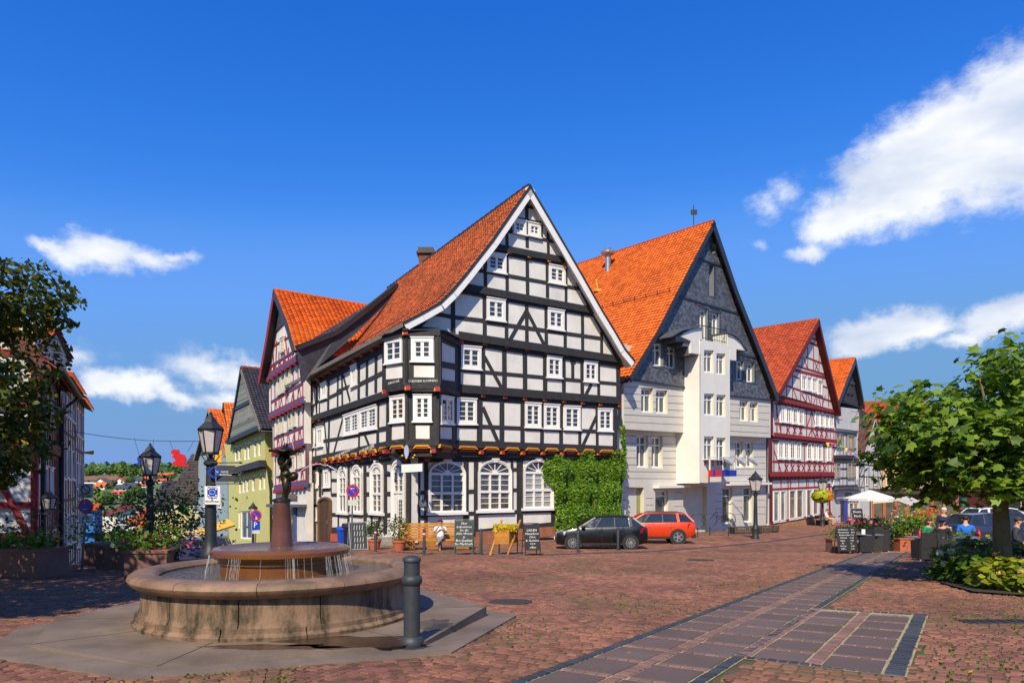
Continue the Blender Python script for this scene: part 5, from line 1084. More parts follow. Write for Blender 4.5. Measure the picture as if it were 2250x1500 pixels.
polywall(YG, VP(vk, (880, -350), (680, 760), (1170, 545)), 0, .3, 'gable_wall', M('shingle_grey', lin(112, 116, 106), .8, .2, 3, .2), HY_)
SHG = M('shingle', lin(118, 122, 112), .8, .2, 5, .2, rnd=.3)
for k in range(26):
    t = (k+.5)/26; beam(YG, vk(880-200*t+6, -350+1110*t), vk(880+290*t-6, -350+895*t), .30, .02+.012*(k % 2), 0, 'shingle_course', SHG, HY_, .02)
for (x0, y0, x1, y1) in ((848, 285, 866, 480), (990, 215, 1020, 405)): mb = MB(); VQ(YG, vk, x0, y0+8, y1, x1, y0, y1-6).box(mb, 0, 1, 0, 1, .03, .07); obj('gable_shutter', mb, M('shutter_mauve', lin(150, 128, 126), .7), HY_)
beam(YG, vk(770, 275), vk(1020, 150), .3, .12, 0, 'gable_ledge', ZD, HY_); beam(YG, vk(690, 745), vk(1165, 535), .35, .12, 0, 'gable_ledge', ZD, HY_)
beam(Y0.shift(.1), vk(780, 1200), vk(1258, 1075), .5, .5, 0, 'pent_roof', TILED, HY_)
for k in range(10): t = (k+.3)/10; beam(Y0.shift(.05), vk(800+470*t, 1245-120*t), vk(800+470*t+14, 1232-120*t), .3, .4, 0, 'pent_bracket', BK, HY_)
for k in range(9): t = (k+.3)/9; beam(Y0.shift(.05), vk(720+470*t, 765-205*t), vk(720+470*t+22, 755-205*t), .3, .5, 0, 'eave_bracket', BK, HY_)
yr = [YG.shift(.1).px(529, 806), YG.shift(.1).px(552, 880), YG.shift(.1).px(573, 942)]; yl = [yr[0], YG.shift(.1).px(515, 890), YG.shift(.1).px(499, 972)]
make_roof(yr, yl, -Y0.n3, 9, 9, 34, 26, TILED, HY_, rmat=TILE3)
barge(yr, .3, .06, M('verge_weathered', lin(120, 112, 98), .8), 'barge_board', 0, HY_, YG, 0); barge(yl, .3, .06, ZD, 'barge_board', 0, HY_, YG, 0)
mb = MB(); p0, p1 = Y0.P(.2, -8, -.25), Y0.P(13.2, -8, -.25); mb.prism([p0, p1, p1-Y0.n3*9, p0-Y0.n3*9], (0, 0, 8+EYE+4)); obj('back_wall', mb, LEM, HY_)
# ================================================================== houses further down the street (left)
def px_house(name, label, x0, x1, d0, d1, yg, ye, yr_, depth, wall, roof, gable, **k):
    f = Fac(plan(x0, d0), plan(x1, d1)); L = (f.b-f.a).length; d = (d0+d1)/2; z = lambda y: EYE+(HY-y)/F*d
    w = [(L*a, z(b), c, h, cc, rr) for (a, b, c, h, cc, rr) in k.pop('w', [])]
    return house(name, label, f, 0, L, z(yg), z(ye), z(yr_), depth, wall, roof, gable, wins_=w, **k), f, L, z
DKBL = M('board_blue_grey', lin(66, 78, 92), .8, .15)
CRM = M('render_cream_yellow', lin(186, 176, 122), .9, .08); BLU = M('render_pale_blue', lin(138, 156, 164), .9, .06); YLW = M('render_yellow', lin(222, 180, 80), .9, .06); ROFB = M('roof_tile_umber', lin(62, 52, 50), .75, .2, .6, .2, rnd=.3)
px_house('blue_gable_house', 'house with blue boarded gable and orange roof behind the street lamp', 436, 500, 74, 66, 1240, 998, 898, 8, BLU, TILE2, 'front', gwall=DKBL, w=[(.5, 1040, 1, 1.3, 2, 2), (.25, 1100, .9, 1.3, 2, 2), (.75, 1100, .9, 1.3, 2, 2), (.75, 1040, .9, 1.2, 2, 2)], over=.4, verge=M('verge_grey', lin(136, 138, 138), .7))
px_house('yellow_house', 'slim yellow house squeezed beside the lemon house', 484, 512, 72, 68, 1240, 978, 884, 7, YLW, TILE2, 'front', gwall=SLATE, w=[(.7, 1000, .8, 1.4, 1, 1), (.3, 1060, .8, 1.4, 1, 1), (.7, 1110, .9, 1.4, 1, 1)], over=.3)
hc, fcx, Lc, zc = px_house('green_shutter_house', 'cream house with a green shutter under a big dark brown roof', 374, 446, 82, 80, 1240, 1092, 993, 7, CRM, ROFB, 'side', w=[(.85, 1112, 1.2, 1.3, 2, 1), (.72, 1160, 1.5, 1.8, 2, 1), (.1, 1115, .5, 1.2, 1, 1)], wframe=GRYW)
mb = MB(); Quad.uz(fcx, Lc*.36, zc(1128), Lc*.58, zc(1106)).box(mb, 0, 1, 0, 1, .02, .08); obj('shutter', mb, M('shutter_green', lin(48, 104, 48), .6), hc)
px_house('dark_roof_house', 'small cream house with plain dark roof left of the green shutter house', 338, 374, 90, 90, 1240, 1112, 1056, 6, CRM, TILED, 'side', w=[(.55, 1124, .9, 1, 2, 1)])
px_house('orange_roof_cottage', 'cottage with steep orange roof seen behind the flower tubs', 303, 338, 102, 100, 1240, 1158, 1098, 8, PL, TILE2, 'side', tmat=BK, timbers=[])
px_house('red_roof_cottage', 'cottage with dull red roof next to the orange roofed one', 280, 304, 106, 104, 1240, 1146, 1106, 8, PL, TILE3, 'side')
px_house('white_shed_house', 'low white house half hidden by trees down the street', 226, 256, 128, 124, 1240, 1128, 1110, 7, PL, M('roof_tile_maroon', lin(110, 56, 50), .8, rnd=.2), 'side')
px_house('blue_fronted_house', 'narrow bright blue fronted house at the bottom of the street', 208, 224, 96, 100, 1260, 1118, 1106, 6, M('render_blue', lin(40, 110, 180), .8), TILE2, 'front')
# ---- shaded timber houses on the left
K0 = Fac((-14.9, 21.3), (-18.0, 27.0)); SHW_ = PL
kn = V((.47, -.88))   # frontal side of the near house
KF = Fac(V((-14.9, 21.3))-V((.83, .55))*9, (-14.9, 21.3))
zk = gz(-14, 21)
HK = thing('left_timber_house', 'shaded red timbered house with dormer at the left edge behind the tree', 'house', (-17, 25, zk))
v8, v1 = View(0, 700, 2.725), View(0, 500, 3.3333)
zeA = K0.uz(128, 842)[1]
lenK = (K0.b-K0.a).length; lenF = (KF.b-KF.a).length
mb = MB(); mb.prism([K0.P(0, zk-2), K0.P(lenK, zk-3), K0.P(lenK, zk-3)-K0.n3*9, K0.P(0, zk-2)-K0.n3*9], (0, 0, 3+zeA-zk)); obj('wall', mb, PL, HK)
mb = MB(); um = 5.2; zrK = zeA+5.2
mb.prism([KF.P(lenF, zeA-.6), KF.P(lenF-9, zeA-.6), KF.P(lenF-4.5, zrK)], K0.d3*lenK); obj('gable_wall', mb, PL, HK)
for q, n, zs in ((K0, 6, None), (KF, 5, None)):
    L = lenK if q is K0 else lenF
    for (za, zb2) in ((zk+.9, zk+3.6), (zk+4.0, zeA)):
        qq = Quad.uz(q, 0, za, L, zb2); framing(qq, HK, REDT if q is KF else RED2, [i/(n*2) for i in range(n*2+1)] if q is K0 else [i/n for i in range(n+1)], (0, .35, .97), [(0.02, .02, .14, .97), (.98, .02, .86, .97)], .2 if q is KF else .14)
    for z in (zk+3.8,): beam_uz(q, 0, z, L, z, .36, .15, .1, 'jetty_beam', RED2, HK)
for (u, z) in ((1.0, zk+2.4), (2.6, zk+2.4), (4.4, zk+2.4), (1.0, zk+5.4), (2.6, zk+5.4), (4.4, zk+5.4)): window(Quad.uz(K0, u-.45, z-.7, u+.45, z+.7), HK, 2, 3, WH, GL, fw=.08, mull=.07, proud=.06, panes=False)
for (u, z) in ((lenF-1.6, zk+2.9), (lenF-4, zk+2.9), (lenF-1.6, zk+5.6), (lenF-4, zk+5.6)): window(Quad.uz(KF, u-.7, z-.55, u+.7, z+.55), HK, 2, 2, WH, GL, fw=.12, mull=.07, proud=.06, panes=False)
mb = MB(); Quad.uz(KF, 0, zk-2, lenF, zk+.9).box(mb, 0, 1, 0, 1, -.2, .12); Quad.uz(K0, 0, zk-3, lenK, zk+.7).box(mb, 0, 1, 0, 1, -.2, .1); obj('stone_base', mb, STONE, HK)
kr = KF.P(lenF-4.5, zrK, .5); ke = KF.P(lenF+.5, zeA-.55, .5); kw = KF.P(lenF-9.5, zeA-.55, .5)
make_roof([kr, ke], [kr, kw], K0.d3, lenK+.9, lenK+.9, 24, 18, TILE3, HK); barge([kr, ke], .35, .06, CHEST, 'barge_board', 0, HK, KF, 0); barge([kr, kw], .35, .06, CHEST, 'barge_board', 0, HK, KF, 0)
mb = MB(); g0, g1 = K0.P(-.4, zeA-.5, .75), K0.P(lenK+.4, zeA-.5, .75); mb.tube([g0, g1], .09, 7); mb.tube([g1, K0.P(lenK, zeA-1.1, .2), K0.P(lenK, zk-2, .15)], .07, 7); mb.tube([K0.P(.3, zeA-1, .2), K0.P(.3, zk, .2)], .07, 7); obj('gutter', mb, IRON, HK)
mb = MB(); mb.add([K0.P(-.4, zeA-.4, .75), K0.P(lenK+.4, zeA-.4, .75), K0.P(lenK+.4, zeA-.3, 0), K0.P(-.4, zeA-.3, 0)], [(0, 1, 2, 3)]); obj('eave_soffit', mb, CHEST, HK)
# dormer
dp = at(62, 735, 23.4); dk = Fac((dp.x-.5, dp.y), (dp.x+.4, dp.y+.1)); house('', '', dk, 0, .9, dp.z-1.3, dp.z-.35, dp.z+.45, 1.6, PL, TILE3, 'side', over=.15, parent=HK, wins_=[(.45, dp.z-.75, .5, .6, 2, 2)], tmat=RED2, timbers=[(.06, dp.z-1.3, .06, dp.z-.35), (.84, dp.z-1.3, .84, dp.z-.35)])
# second and third shaded houses
def left_house(name, label, d0, d1, ye, yr_, tm, roof, wall=PL, n=5):
    x = lambda d: -12-.538*(d-16); f = Fac((x(d0), d0), (x(d1), d1)); L = (f.b-f.a).length; g = gz(x(d1), d1)
    z = lambda y, d: EYE+(HY-y)/F*d
    H = house(name, label, f, 0, L, g-3, z(ye, d1), z(yr_, d1), 8, wall, roof, 'side', over=.45, wins_=[(L*(i+.5)/3, zz, .9, 1.35, 2, 3) for i in range(3) for zz in (g+2, g+4.9, g+7.6) if zz < z(ye, d1)-.6], tmat=tm, timbers=grid_timbers(0, L, [q for q in (g+.4, g+3.3, g+6.2, g+8.8) if q < z(ye, d1)]+[z(ye, d1)], n), frame_w=.13)
    return H
left_house('grey_timber_house', 'shaded grey timbered house with green pent roof down the left street', 27.3, 33.0, 860, 800, DKB, TILE2, n=6)
left_house('narrow_shaded_house', 'narrow shaded timber house at the far end of the left row', 33.2, 37.8, 890, 806, BLT, TILE2, n=4)
# ================================================================== valley side with distant houses
def hz(x, y):
    pts = ((95, -6.0), (150, -13.), (220, -14.), (300, -6.), (400, 3.), (520, 10.5), (640, 14.), (900, 15.), (2500, 15.))
    for (a, za), (b, zb_) in zip(pts, pts[1:]):
        if y <= b: t = max(0, (y-a)/(b-a)); return EYE+za+(zb_-za)*t+1.2*math.sin(x*.021+y*.013)*min(1, max(0, (y-150)/100))
    return EYE+15
mb = MB(); xs = [-1600, -900, -600]+list(range(-500, 301, 20))+[500, 900, 1600]; ys = [95, 110, 130, 150]+list(range(170, 700, 20))+[800, 1000, 2500]
for y in ys:
    for x in xs: mb.v.append((x, y, hz(x, y)))
n = len(xs)
for j in range(len(ys)-1):
    for i in range(n-1): mb.f.append((j*n+i, j*n+i+1, (j+1)*n+i+1, (j+1)*n+i))
mb.r = [0]*len(mb.f); mb.m = [0]*len(mb.f)
obj('hillside', mb, M('hill_grass', lin(86, 108, 52), .95, .3, .05, .1, 2, col2=lin(110, 120, 66)), kind='structure')
def onhill(px, py):
    best = None
    for d in range(160, 900, 4):
        p = at(px, py, d)
        if p.z < hz(p.x, p.y): return V((p.x, p.y, hz(p.x, p.y)))
    p = at(px, py, 620); return V((p.x, p.y, hz(p.x, p.y)))
HT = [M('hill_roof_%d' % i, lin(*c), .8, .1, 1, 0) for i, c in enumerate(((214, 96, 40), (120, 84, 70), (60, 66, 80), (196, 84, 60)))]; HWL = M('hill_wall', (.72, .71, .68), .9, .05, 1, 0)
def hill_house(px, py, wpx, hpx, roof, gab, label):
    p = onhill(px, py); d = p.y; w = wpx/F*d; h = hpx/F*d; H = thing('distant_house', label, 'house', p, 0, 'houses on the far hillside')
    he = h*.5; mb = MB(); dp = w*.8; mb.box(-w/2, 0, -3, w/2, dp, he); obj('wall', mb, HWL, H, local=True)
    mb = MB(); o = w*.06
    if gab == 'f':
        mb2 = MB(); mb2.prism([(-w/2, 0, he), (w/2, 0, he), (0, 0, h-.1)], (0, dp, 0)); obj('gable_wall', mb2, HWL, H, local=True)
        for s in (-1, 1): mb.prism([(0, -o*2, h), (s*(w/2+o), -o*2, he-o), (s*(w/2+o), -o*2, he-o+.3), (0, -o*2, h+.3)], (0, dp+o*4, 0))
    else:
        mb.prism([(-w/2-o, -o*2, he-o*.5), (-w/2-o, dp+o*2, he-o*.5), (-w/2-o, dp/2, h)], (w+2*o, 0, 0))
    obj('roof', mb, HT[roof], H, local=True)
    for k in range(max(2, int(w/4))):
        x = -w/2+w*(k+.5)/max(2, int(w/4)); mb = MB(); mb.box(x-.6, -.06, he*.35, x+.6, .02, he*.35+1.3); obj('window', mb, GL, H, local=True)
for a in ((205, 1062, 40, 17, 1, 's', 'long low white house with brown roof, leftmost on the far hill'), (242, 1061, 26, 16, 1, 's', 'white house with brown roof high on the far hill'), (220, 1066, 24, 16, 1, 'f', 'white gabled house in the middle of the far hill'), (262, 1064, 22, 14, 3, 'f', 'pale green gabled house with red roof on the far hill'),
          (219, 1076, 21, 16, 0, 's', 'white house with vivid orange roof, lower on the far hill'), (236, 1066, 16, 9, 2, 's', 'small white house with grey roof on the far hill'), (300, 1062, 22, 13, 2, 's', 'white house with dark slate roof near the street lamp, far hill'), (316, 1060, 20, 12, 0, 's', 'white house with orange roof just left of the lamp, far hill'), (311, 1071, 20, 10, 0, 's', 'small house with orange roof band below the lamp lantern, far hill'),
          (282, 1076, 30, 16, 2, 's', 'wide house with dark grey roof on the far hill'), (265, 1080, 28, 14, 2, 's', 'low house with slate roof among trees on the far hill'), (260, 1092, 34, 14, 3, 's', 'house with broad faded red roof at the foot of the far hill'), (358, 1048, 34, 10, 0, 's', 'long building with red roof on top of the far hill'), (355, 1060, 26, 9, 3, 's', 'house with pink roof right of the street lamp, far hill')):
    hill_house(*a[:6], a[6])
# ================================================================== square: ground sheet, setts, slab path
JOINT = M('joint_sand', lin(92, 74, 54), .95, .3, 2.5, .4, 60, col2=lin(84, 84, 44))
def sheet(name, xs, ys, mat, dz=0., kind='structure', skip=None):
    mb = MB(); n = len(xs)
    for y in ys:
        for x in xs: mb.v.append((x, y, gz(x, y)+dz))
    for j in range(len(ys)-1):
        for i in range(n-1):
            if skip and skip((xs[i]+xs[i+1])/2, (ys[j]+ys[j+1])/2): continue
            mb.f.append((j*n+i, j*n+i+1, (j+1)*n+i+1, (j+1)*n+i))
    mb.r = [0]*len(mb.f); mb.m = [0]*len(mb.f)
    return obj(name, mb, mat, kind=kind)
fr = lambda a, b, n: [a+(b-a)*i/n for i in range(n+1)]
SQ = sheet('square_ground', fr(-90, -30, 12)+fr(-28, 30, 58)+fr(32, 90, 18), fr(-20, 0, 8)+fr(1, 60, 70)+fr(62, 110, 20), JOINT, -.012)
PO = V((-.05, 5.79)); pp = V((.551, .8345)); pq = V((.8345, -.551))
def pab(x, y): dx, dy = x-PO.x, y-PO.y; return dx*pp.x+dy*pp.y, dx*pq.x+dy*pq.y
def pxy(a, b): return PO.x+pp.x*a+pq.x*b, PO.y+pp.y*a+pq.y*b
def in_path(x, y, m=0.):
    a, b = pab(x, y)
    if -3 < a < 27.2 and -m < b < 1.41+m: return True
    return 2.14-m < a < 6.66+m and 0 < b < 2.82+m
FC = V((-3.06, 9.08)); OCT = [FC+V((math.cos(math.radians(a)), math.sin(math.radians(a))))*2.75 for a in (-138, -95, -40, 11, 58, 100, 148, 190)]
OCT2 = [FC+V((math.cos(math.radians(a)), math.sin(math.radians(a))))*3.18 for a in (-138, -95, -40, 11, 58, 100, 148, 190)]
def inp(P, x, y): return inpoly(x, y, [(p.x, p.y) for p in P])
BED = [onground(*p) for p in ((2063, 1250), (2068, 1282), (2140, 1302), (2250, 1310), (2420, 1315), (2420, 1215), (2180, 1205))]
BED = [V((p.x, p.y)) for p in BED]
SETT = M('sandstone_setts', lin(122, 79, 61), .85, .26, .35, .5, 45, col2=lin(146, 97, 75), rnd=.4, dirt=lin(102, 88, 54), dirt_amt=.78, dscale=.5)
SETD = M('basalt_setts', lin(52, 58, 64), .7, .2, 2, .35, 50, rnd=.25)
SETM = M('porphyry_setts', lin(126, 94, 84), .8, .2, 2, .35, 50, rnd=.22)
SLABM = M('path_slab', lin(98, 82, 72), .72, .14, .8, .3, 50, rnd=.12, dirt=lin(80, 68, 60), dirt_amt=.5, dscale=1.2)
MORT = M('mortar_pale', lin(158, 146, 108), .95, .2, 4, .3, 60)
def stone(mb, c, ux, uy, hx, hy, top=.0, inset=.010, h=.02, r=None):
    """one sett: frustum with uneven top; c plan centre, ux/uy plan axes"""
    r = R.random() if r is None else r; lo, up = [], []
    k = lambda: R.uniform(.90, 1.06)
    for (sx, sy) in ((-1, -1), (1, -1), (1, 1), (-1, 1)):
        ax, ay = hx*sx*k(), hy*sy*k(); x, y = c[0]+ux[0]*ax+uy[0]*ay, c[1]+ux[1]*ax+uy[1]*ay
        lo.append((x, y, gz(x, y)-.02)); ax -= inset*sx; ay -= inset*sy; x, y = c[0]+ux[0]*ax+uy[0]*ay, c[1]+ux[1]*ax+uy[1]*ay
        up.append((x, y, gz(x, y)+top+R.uniform(-.004, .005)))
    mb.add(lo+up, [(4, 5, 6, 7), (0, 1, 5, 4), (1, 2, 6, 5), (2, 3, 7, 6), (3, 0, 4, 7)], r)
def sees(x, y, m=.03): return y > 5.0 and abs(x/y) < .75+m+.3/y
field = []     # (distance, centre, ux, uy, hx, hy)
# segmental arcs left of the path and over the carriageway
def arcs(th, W, pitch, sag, sw, x0, x1, y0, y1, ok):
    ca, sa = math.cos(th), math.sin(th)
    for ci in range(int((x1-x0)/W)+1):
        u0 = x0+ci*W; ns = max(4, int(W/sw)); off = R.uniform(0, pitch)
        for k in range(int((y1-y0)/pitch)):
            for i in range(ns):
                t = (i+.5)/ns; u = u0+W*t+R.uniform(-.006, .006); s = 2*t-1; v = y0+k*pitch+off-sag*s*s; dv = -4*sag*s/W*1.0
                l = math.hypot(1, dv); du, dw = 1/l, dv/l
                x, y = u*ca-v*sa, u*sa+v*ca
                if not ok(x, y): continue
                ux = (du*ca-dw*sa, du*sa+dw*ca); uy = (-ux[1], ux[0])
                field.append((y, (x, y), ux, uy, W/ns/2*.95*l, pitch/2*.93/l**.5))
def ok_main(x, y):
    if not sees(x, y) or y > 27.5: return False
    a, b = pab(x, y)
    if b > -1.0 and a < 28: return False
    return not inp(OCT2, x, y)
arcs(.30, 1.30, .145, .42, .118, -40, 30, -10, 42, ok_main)
def rows(org, ax, bx, a0, a1, b0, b1, sa, sb, ok):
    nb_ = int((b1-b0)/sb)
    for j in range(nb_):
        b = b0+(j+.5)*sb; a = a0+R.uniform(0, sa)
        while a < a1:
            w = sa*R.uniform(.75, 1.3); bj = b+sb*.13*math.sin(a*1.9+j*.7)+R.uniform(-.008, .008); x, y = org.x+ax.x*(a+w/2)+bx.x*bj, org.y+ax.y*(a+w/2)+bx.y*bj
            if ok(x, y): field.append((y, (x, y), (ax.x, ax.y), (bx.x, bx.y), w/2*.94, sb/2*.93))
            a += w
ok_r = lambda x, y: sees(x, y) and y < 28 and not in_path(x, y, .0) and not inp(OCT2, x, y) and not inp(BED, x, y)
rows(PO, pq, pp, -1.05, -.01, -4, 28, .135, .105, ok_r)
rows(PO, pq, pp, 1.42, 14, -5, 27, .125, .135, ok_r)
# beyond the kerb line: larger, coarser setts up to the houses
ok_f = lambda x, y: sees(x, y) and 27.5 <= y < 78 and x > -13 and not in_path(x, y)
rows(V((-40, 27.5)), V((.94, .34)), V((-.34, .94)), 0, 130, -45, 50, .34, .3, ok_f)
field.sort(key=lambda q: q[0])
def in_frame(x, y): d = (1.7-gz(x, y)); return y > 5.6 and abs(x/y) < .74 and HY+F*d/y < 1497
near = [q for q in field if in_frame(*q[1])]
near_ids = set(id(q) for q in near[:300])
rest = MB()
for q in field:
    if id(q) in near_ids:
        mb = MB(); stone(mb, *q[1:]); obj('sett', mb, SETT, SQ)
    else: stone(rest, *q[1:])
obj('setts', rest, SETT, SQ, kind='stuff')
# slab path
PA = sheet('slab_path', [0], [0, 1], MORT) if False else None
mb = MB()
def pquad(mb, a0, a1, b0, b1, z):
    n = max(1, int((a1-a0)/1.0))
    for i in range(n):
        s0, s1 = a0+(a1-a0)*i/n, a0+(a1-a0)*(i+1)/n; P = [pxy(s0, b0), pxy(s0, b1), pxy(s1, b1), pxy(s1, b0)]
        mb.add([(x, y, gz(x, y)+z) for x, y in P], [(0, 1, 2, 3)])
pquad(mb, -3, 27.2, 0, 1.41, -.004); pquad(mb, 2.14, 6.66, 1.41, 2.82, -.003)
PA = obj('slab_path', mb, MORT, kind='structure')
def slab(a0, a1, b0, b1):
    mb = MB(); r = R.random(); j = lambda: R.uniform(-.006, .006)
    P = [(a0+j(), b0+j()), (a0+j(), b1+j()), (a1+j(), b1+j()), (a1+j(), b0+j())]; am, bm_ = (a0+a1)/2, (b0+b1)/2; h = .007+R.uniform(-.002, .003)
    lo = [pxy(*p) for p in P]; up = [pxy(p[0]+(.006 if p[0] < am else -.006), p[1]+(.006 if p[1] < bm_ else -.006)) for p in P]
    mb.add([(x, y, gz(x, y)-.02) for x, y in lo]+[(x, y, gz(x, y)+h) for x, y in up], [(4, 5, 6, 7), (0, 1, 5, 4), (1, 2, 6, 5), (2, 3, 7, 6), (3, 0, 4, 7)], r)
    obj('slab', mb, SLABM, PA)
a = -2.0
while a < 26:
    for (b0, b1) in ((.135, .625), (.785, 1.275)): slab(a, a+.575, b0, b1)
    if 2.0 < a and a+.575 < 6.7:
        for (b0, b1) in ((1.455, 1.95), (2.115, 2.615)): slab(a, a+.575, b0, b1)
    a += .695
small = []
def strip(a0, a1, b0, b1, mat, sa):
    a = a0
    while a < a1:
        w = sa*R.uniform(.85, 1.15); x, y = pxy(a+w/2, (b0+b1)/2)
        if sees(x, y): small.append((y, (x, y), (pp.x, pp.y), (pq.x, pq.y), w/2*.88, (b1-b0)/2*.92, mat))
        a += w
for (b0, b1) in ((.005, .125), (1.285, 1.405)): strip(-3, 27, b0, b1, SETD, .105)
strip(2.15, 6.66, 2.63, 2.81, SETD, .10); strip(-3, 26, .635, .775, SETM, .10); strip(2.2, 6.6, 1.29, 1.445, SETM, .10); strip(2.2, 6.6, 1.96, 2.105, SETM, .10)
for aa in (2.2, 6.6):
    for k in range(12): x, y = pxy(aa, 1.47+k*.1); small.append((y, (x, y), (pp.x, pp.y), (pq.x, pq.y), .045, .045, SETD))
a = -2.0
while a < 26:   # narrow courses between the slabs
    bs = (.15, .27, .39, .51, .80, .92, 1.04, 1.16)+((1.47, 1.59, 1.71, 1.83, 2.13, 2.25, 2.37, 2.49) if 2.0 < a < 6.0 else ())
    for b in bs:
        x, y = pxy(a+.635, b+.055)
        if sees(x, y): small.append((y, (x, y), (pp.x, pp.y), (pq.x, pq.y), .042, .054, SETM))
    a += .695
small.sort(key=lambda q: q[0]); small = [q for q in small if q[0] > 5.0]; vis = [q for q in small if in_frame(*q[1])]; ids = set(id(q) for q in vis[:300])
rs = {SETD.name: MB(), SETM.name: MB()}
for q in small:
    if id(q) in ids: mb = MB(); stone(mb, *q[1:6], top=.008, inset=.006); obj('border_sett', mb, q[6], PA)
    else: stone(rs[q[6].name], *q[1:6], top=.008, inset=.006)
for k, m in rs.items():
    if m.f: obj('border_setts', m, MATS[k], PA, kind='stuff')
# dark kerb line in front of the parking strip
kl = [onground(*p) for p in ((860, 1212), (930, 1216), (1190, 1219), (1400, 1213), (1560, 1202), (1690, 1190), (1850, 1168))]
mb = MB(); f_ = polyt(kl); L = sum((kl[i+1]-kl[i]).length for i in range(len(kl)-1)); n = int(L/.3)
for i in range(n):
    p = f_((i+.5)/n); q = f_(min(1, (i+1)/n)); d = (q-p).normalized(); stone(mb, (p.x, p.y), (d.x, d.y), (-d.y, d.x), .13, .07, top=.03, inset=.01)
obj('kerb_line', mb, SETD, kind='structure')
# manholes, drain cover, gully
def manhole(px, py, r, label, sq=False):
    p = onground(px, py); t = thing('manhole_cover', label, 'manhole', p); nrm = .04
    mb = MB(); pr = [(r, 0), (r, .014), (r*.86, .014), (r*.86, .008), (0, .008)]
    mb.lathe(pr, (0, 0, 0), 28)
    for v in range(len(mb.v)): x, y, z = mb.v[v]; mb.v[v] = (x, y, z-.04*y)
    obj('rim', mb, M('cast_iron', lin(70, 62, 58), .7, .2, 10, .3, metal=.3), t, local=True)
    mb = MB()
    for i in range(-6, 7):
        for j in range(-6, 7):
            x, y = i*r*.12, j*r*.12
            if math.hypot(x, y) < r*.8: mb.box(x-.02, y-.02, .006-.04*y, x+.02, y+.02, .016-.04*y)
    obj('cover', mb, MATS['cast_iron'], t, local=True)
manhole(1122, 1322, .36, 'round iron manhole cover just right of the fountain steps'); manhole(1540, 1230, .42, 'round iron manhole cover in front of the parked orange car')
cp = onground(2195, 1366); t = thing('drain_cover', 'long dark iron drain cover at the right edge of the paving', 'drain cover', cp)
mb = MB(); mb.box(-.46, -.12, -.03, .9, .14, .012); obj('frame', mb, MATS['cast_iron'], t, local=True)
for k in range(9): mb = MB(); mb.box(-.40+k*.14, -.09, .01, -.40+k*.14+.06, .11, .02); obj('bar', mb, IRON, t, local=True)
# ================================================================== fountain
fst = M('fountain_sandstone', lin(138, 110, 86), .85, .3, 2.2, .45, 40, dirt=lin(40, 37, 20), dirt_amt=.95, dscale=3.4, dmul=(1, 1, .3), rnd=.2, dlo=.44, dhi=.62)
rim_m = M('fountain_rim_stone', lin(134, 104, 82), .6, .25, 2.5, .4, 50, dirt=lin(84, 72, 46), dirt_amt=.8, dscale=2.6, rnd=.2, dlo=.44, dhi=.66)
slab_m = M('fountain_slab', lin(122, 106, 90), .75, .2, 1., .35, 50, dirt=lin(78, 66, 52), dirt_amt=.75, dscale=1.1, dlo=.42)
wet = M('wet_sandstone', lin(140, 88, 30), .22, .35, 3, .25, 30, col2=lin(104, 62, 38), spec=.6, coat=.3)
wet_p = M('wet_pedestal', lin(96, 58, 46), .25, .25, 4, .3, 40, spec=.6, coat=.25)
bronze = M('bronze_patina', lin(62, 54, 34), .38, .3, 6, .2, 30, metal=.75, dirt=lin(70, 84, 66), dirt_amt=.4, dscale=5)
WAT = bpy.data.materials.new('water'); WAT.use_nodes = True
N_, L_ = WAT.node_tree.nodes, WAT.node_tree.links; b_ = N_['Principled BSDF']; b_.inputs['Base Color'].default_value = (.10, .085, .05, 1); b_.inputs['Roughness'].default_value = .06; b_.inputs['Specular IOR Level'].default_value = .8
nz = N_.new('ShaderNodeTexNoise'); nz.inputs['Scale'].default_value = 14; nz.inputs['Detail'].default_value = 3; bp_ = N_.new('ShaderNodeBump'); bp_.inputs['Strength'].default_value = 1.; bp_.inputs['Distance'].default_value = .05
gg = N_.new('ShaderNodeNewGeometry'); L_.new(gg.outputs['Position'], nz.inputs['Vector']); L_.new(nz.outputs['Fac'], bp_.inputs['Height']); L_.new(bp_.outputs[0], b_.inputs['Normal'])
JET = bpy.data.materials.new('water_spray'); JET.use_nodes = True
N_, L_ = JET.node_tree.nodes, JET.node_tree.links; b_ = N_['Principled BSDF']; b_.inputs['Base Color'].default_value = (.75, .78, .8, 1); b_.inputs['Roughness'].default_value = .1
tr_ = N_.new('ShaderNodeBsdfTransparent'); ms = N_.new('ShaderNodeMixShader'); ms.inputs[0].default_value = .28; L_.new(tr_.outputs[0], ms.inputs[1]); L_.new(b_.outputs[0], ms.inputs[2]); L_.new(ms.outputs[0], N_['Material Output'].inputs[0])
FT = thing('fountain', 'round sandstone fountain with raised bowl, bronze boy figure and water jets', 'fountain', (FC.x, FC.y, .06))
mb = MB(); mb.prism([V((p.x, p.y, -.25)) for p in OCT], (0, 0, .31)); obj('step', mb, slab_m, FT)
mb = MB(); 
for i in range(8):   # slabs of the lower step follow the slope
    a_, b2_ = OCT2[i], OCT2[(i+1) % 8]; c_, d_ = OCT[(i+1) % 8], OCT[i]
    mb = MB(); P = [a_, b2_, c_*.985+FC*.015, d_*.985+FC*.015]; mb.add([V((p.x, p.y, gz(p.x, p.y)+.016)) for p in P]+[V((p.x, p.y, gz(p.x, p.y)-.1)) for p in P], [(0, 1, 2, 3), (0, 1, 5, 4)], R.random()); obj('lower_slab', mb, slab_m, FT)
mb = MB()
for i in range(8): p = OCT[i]; q = FC+(p-FC)*.62; mb.bar((p.x, p.y, .0612), (q.x, q.y, .0612), .014, .004)
obj('slab_joints', mb, JOINT, FT)
NB = 12
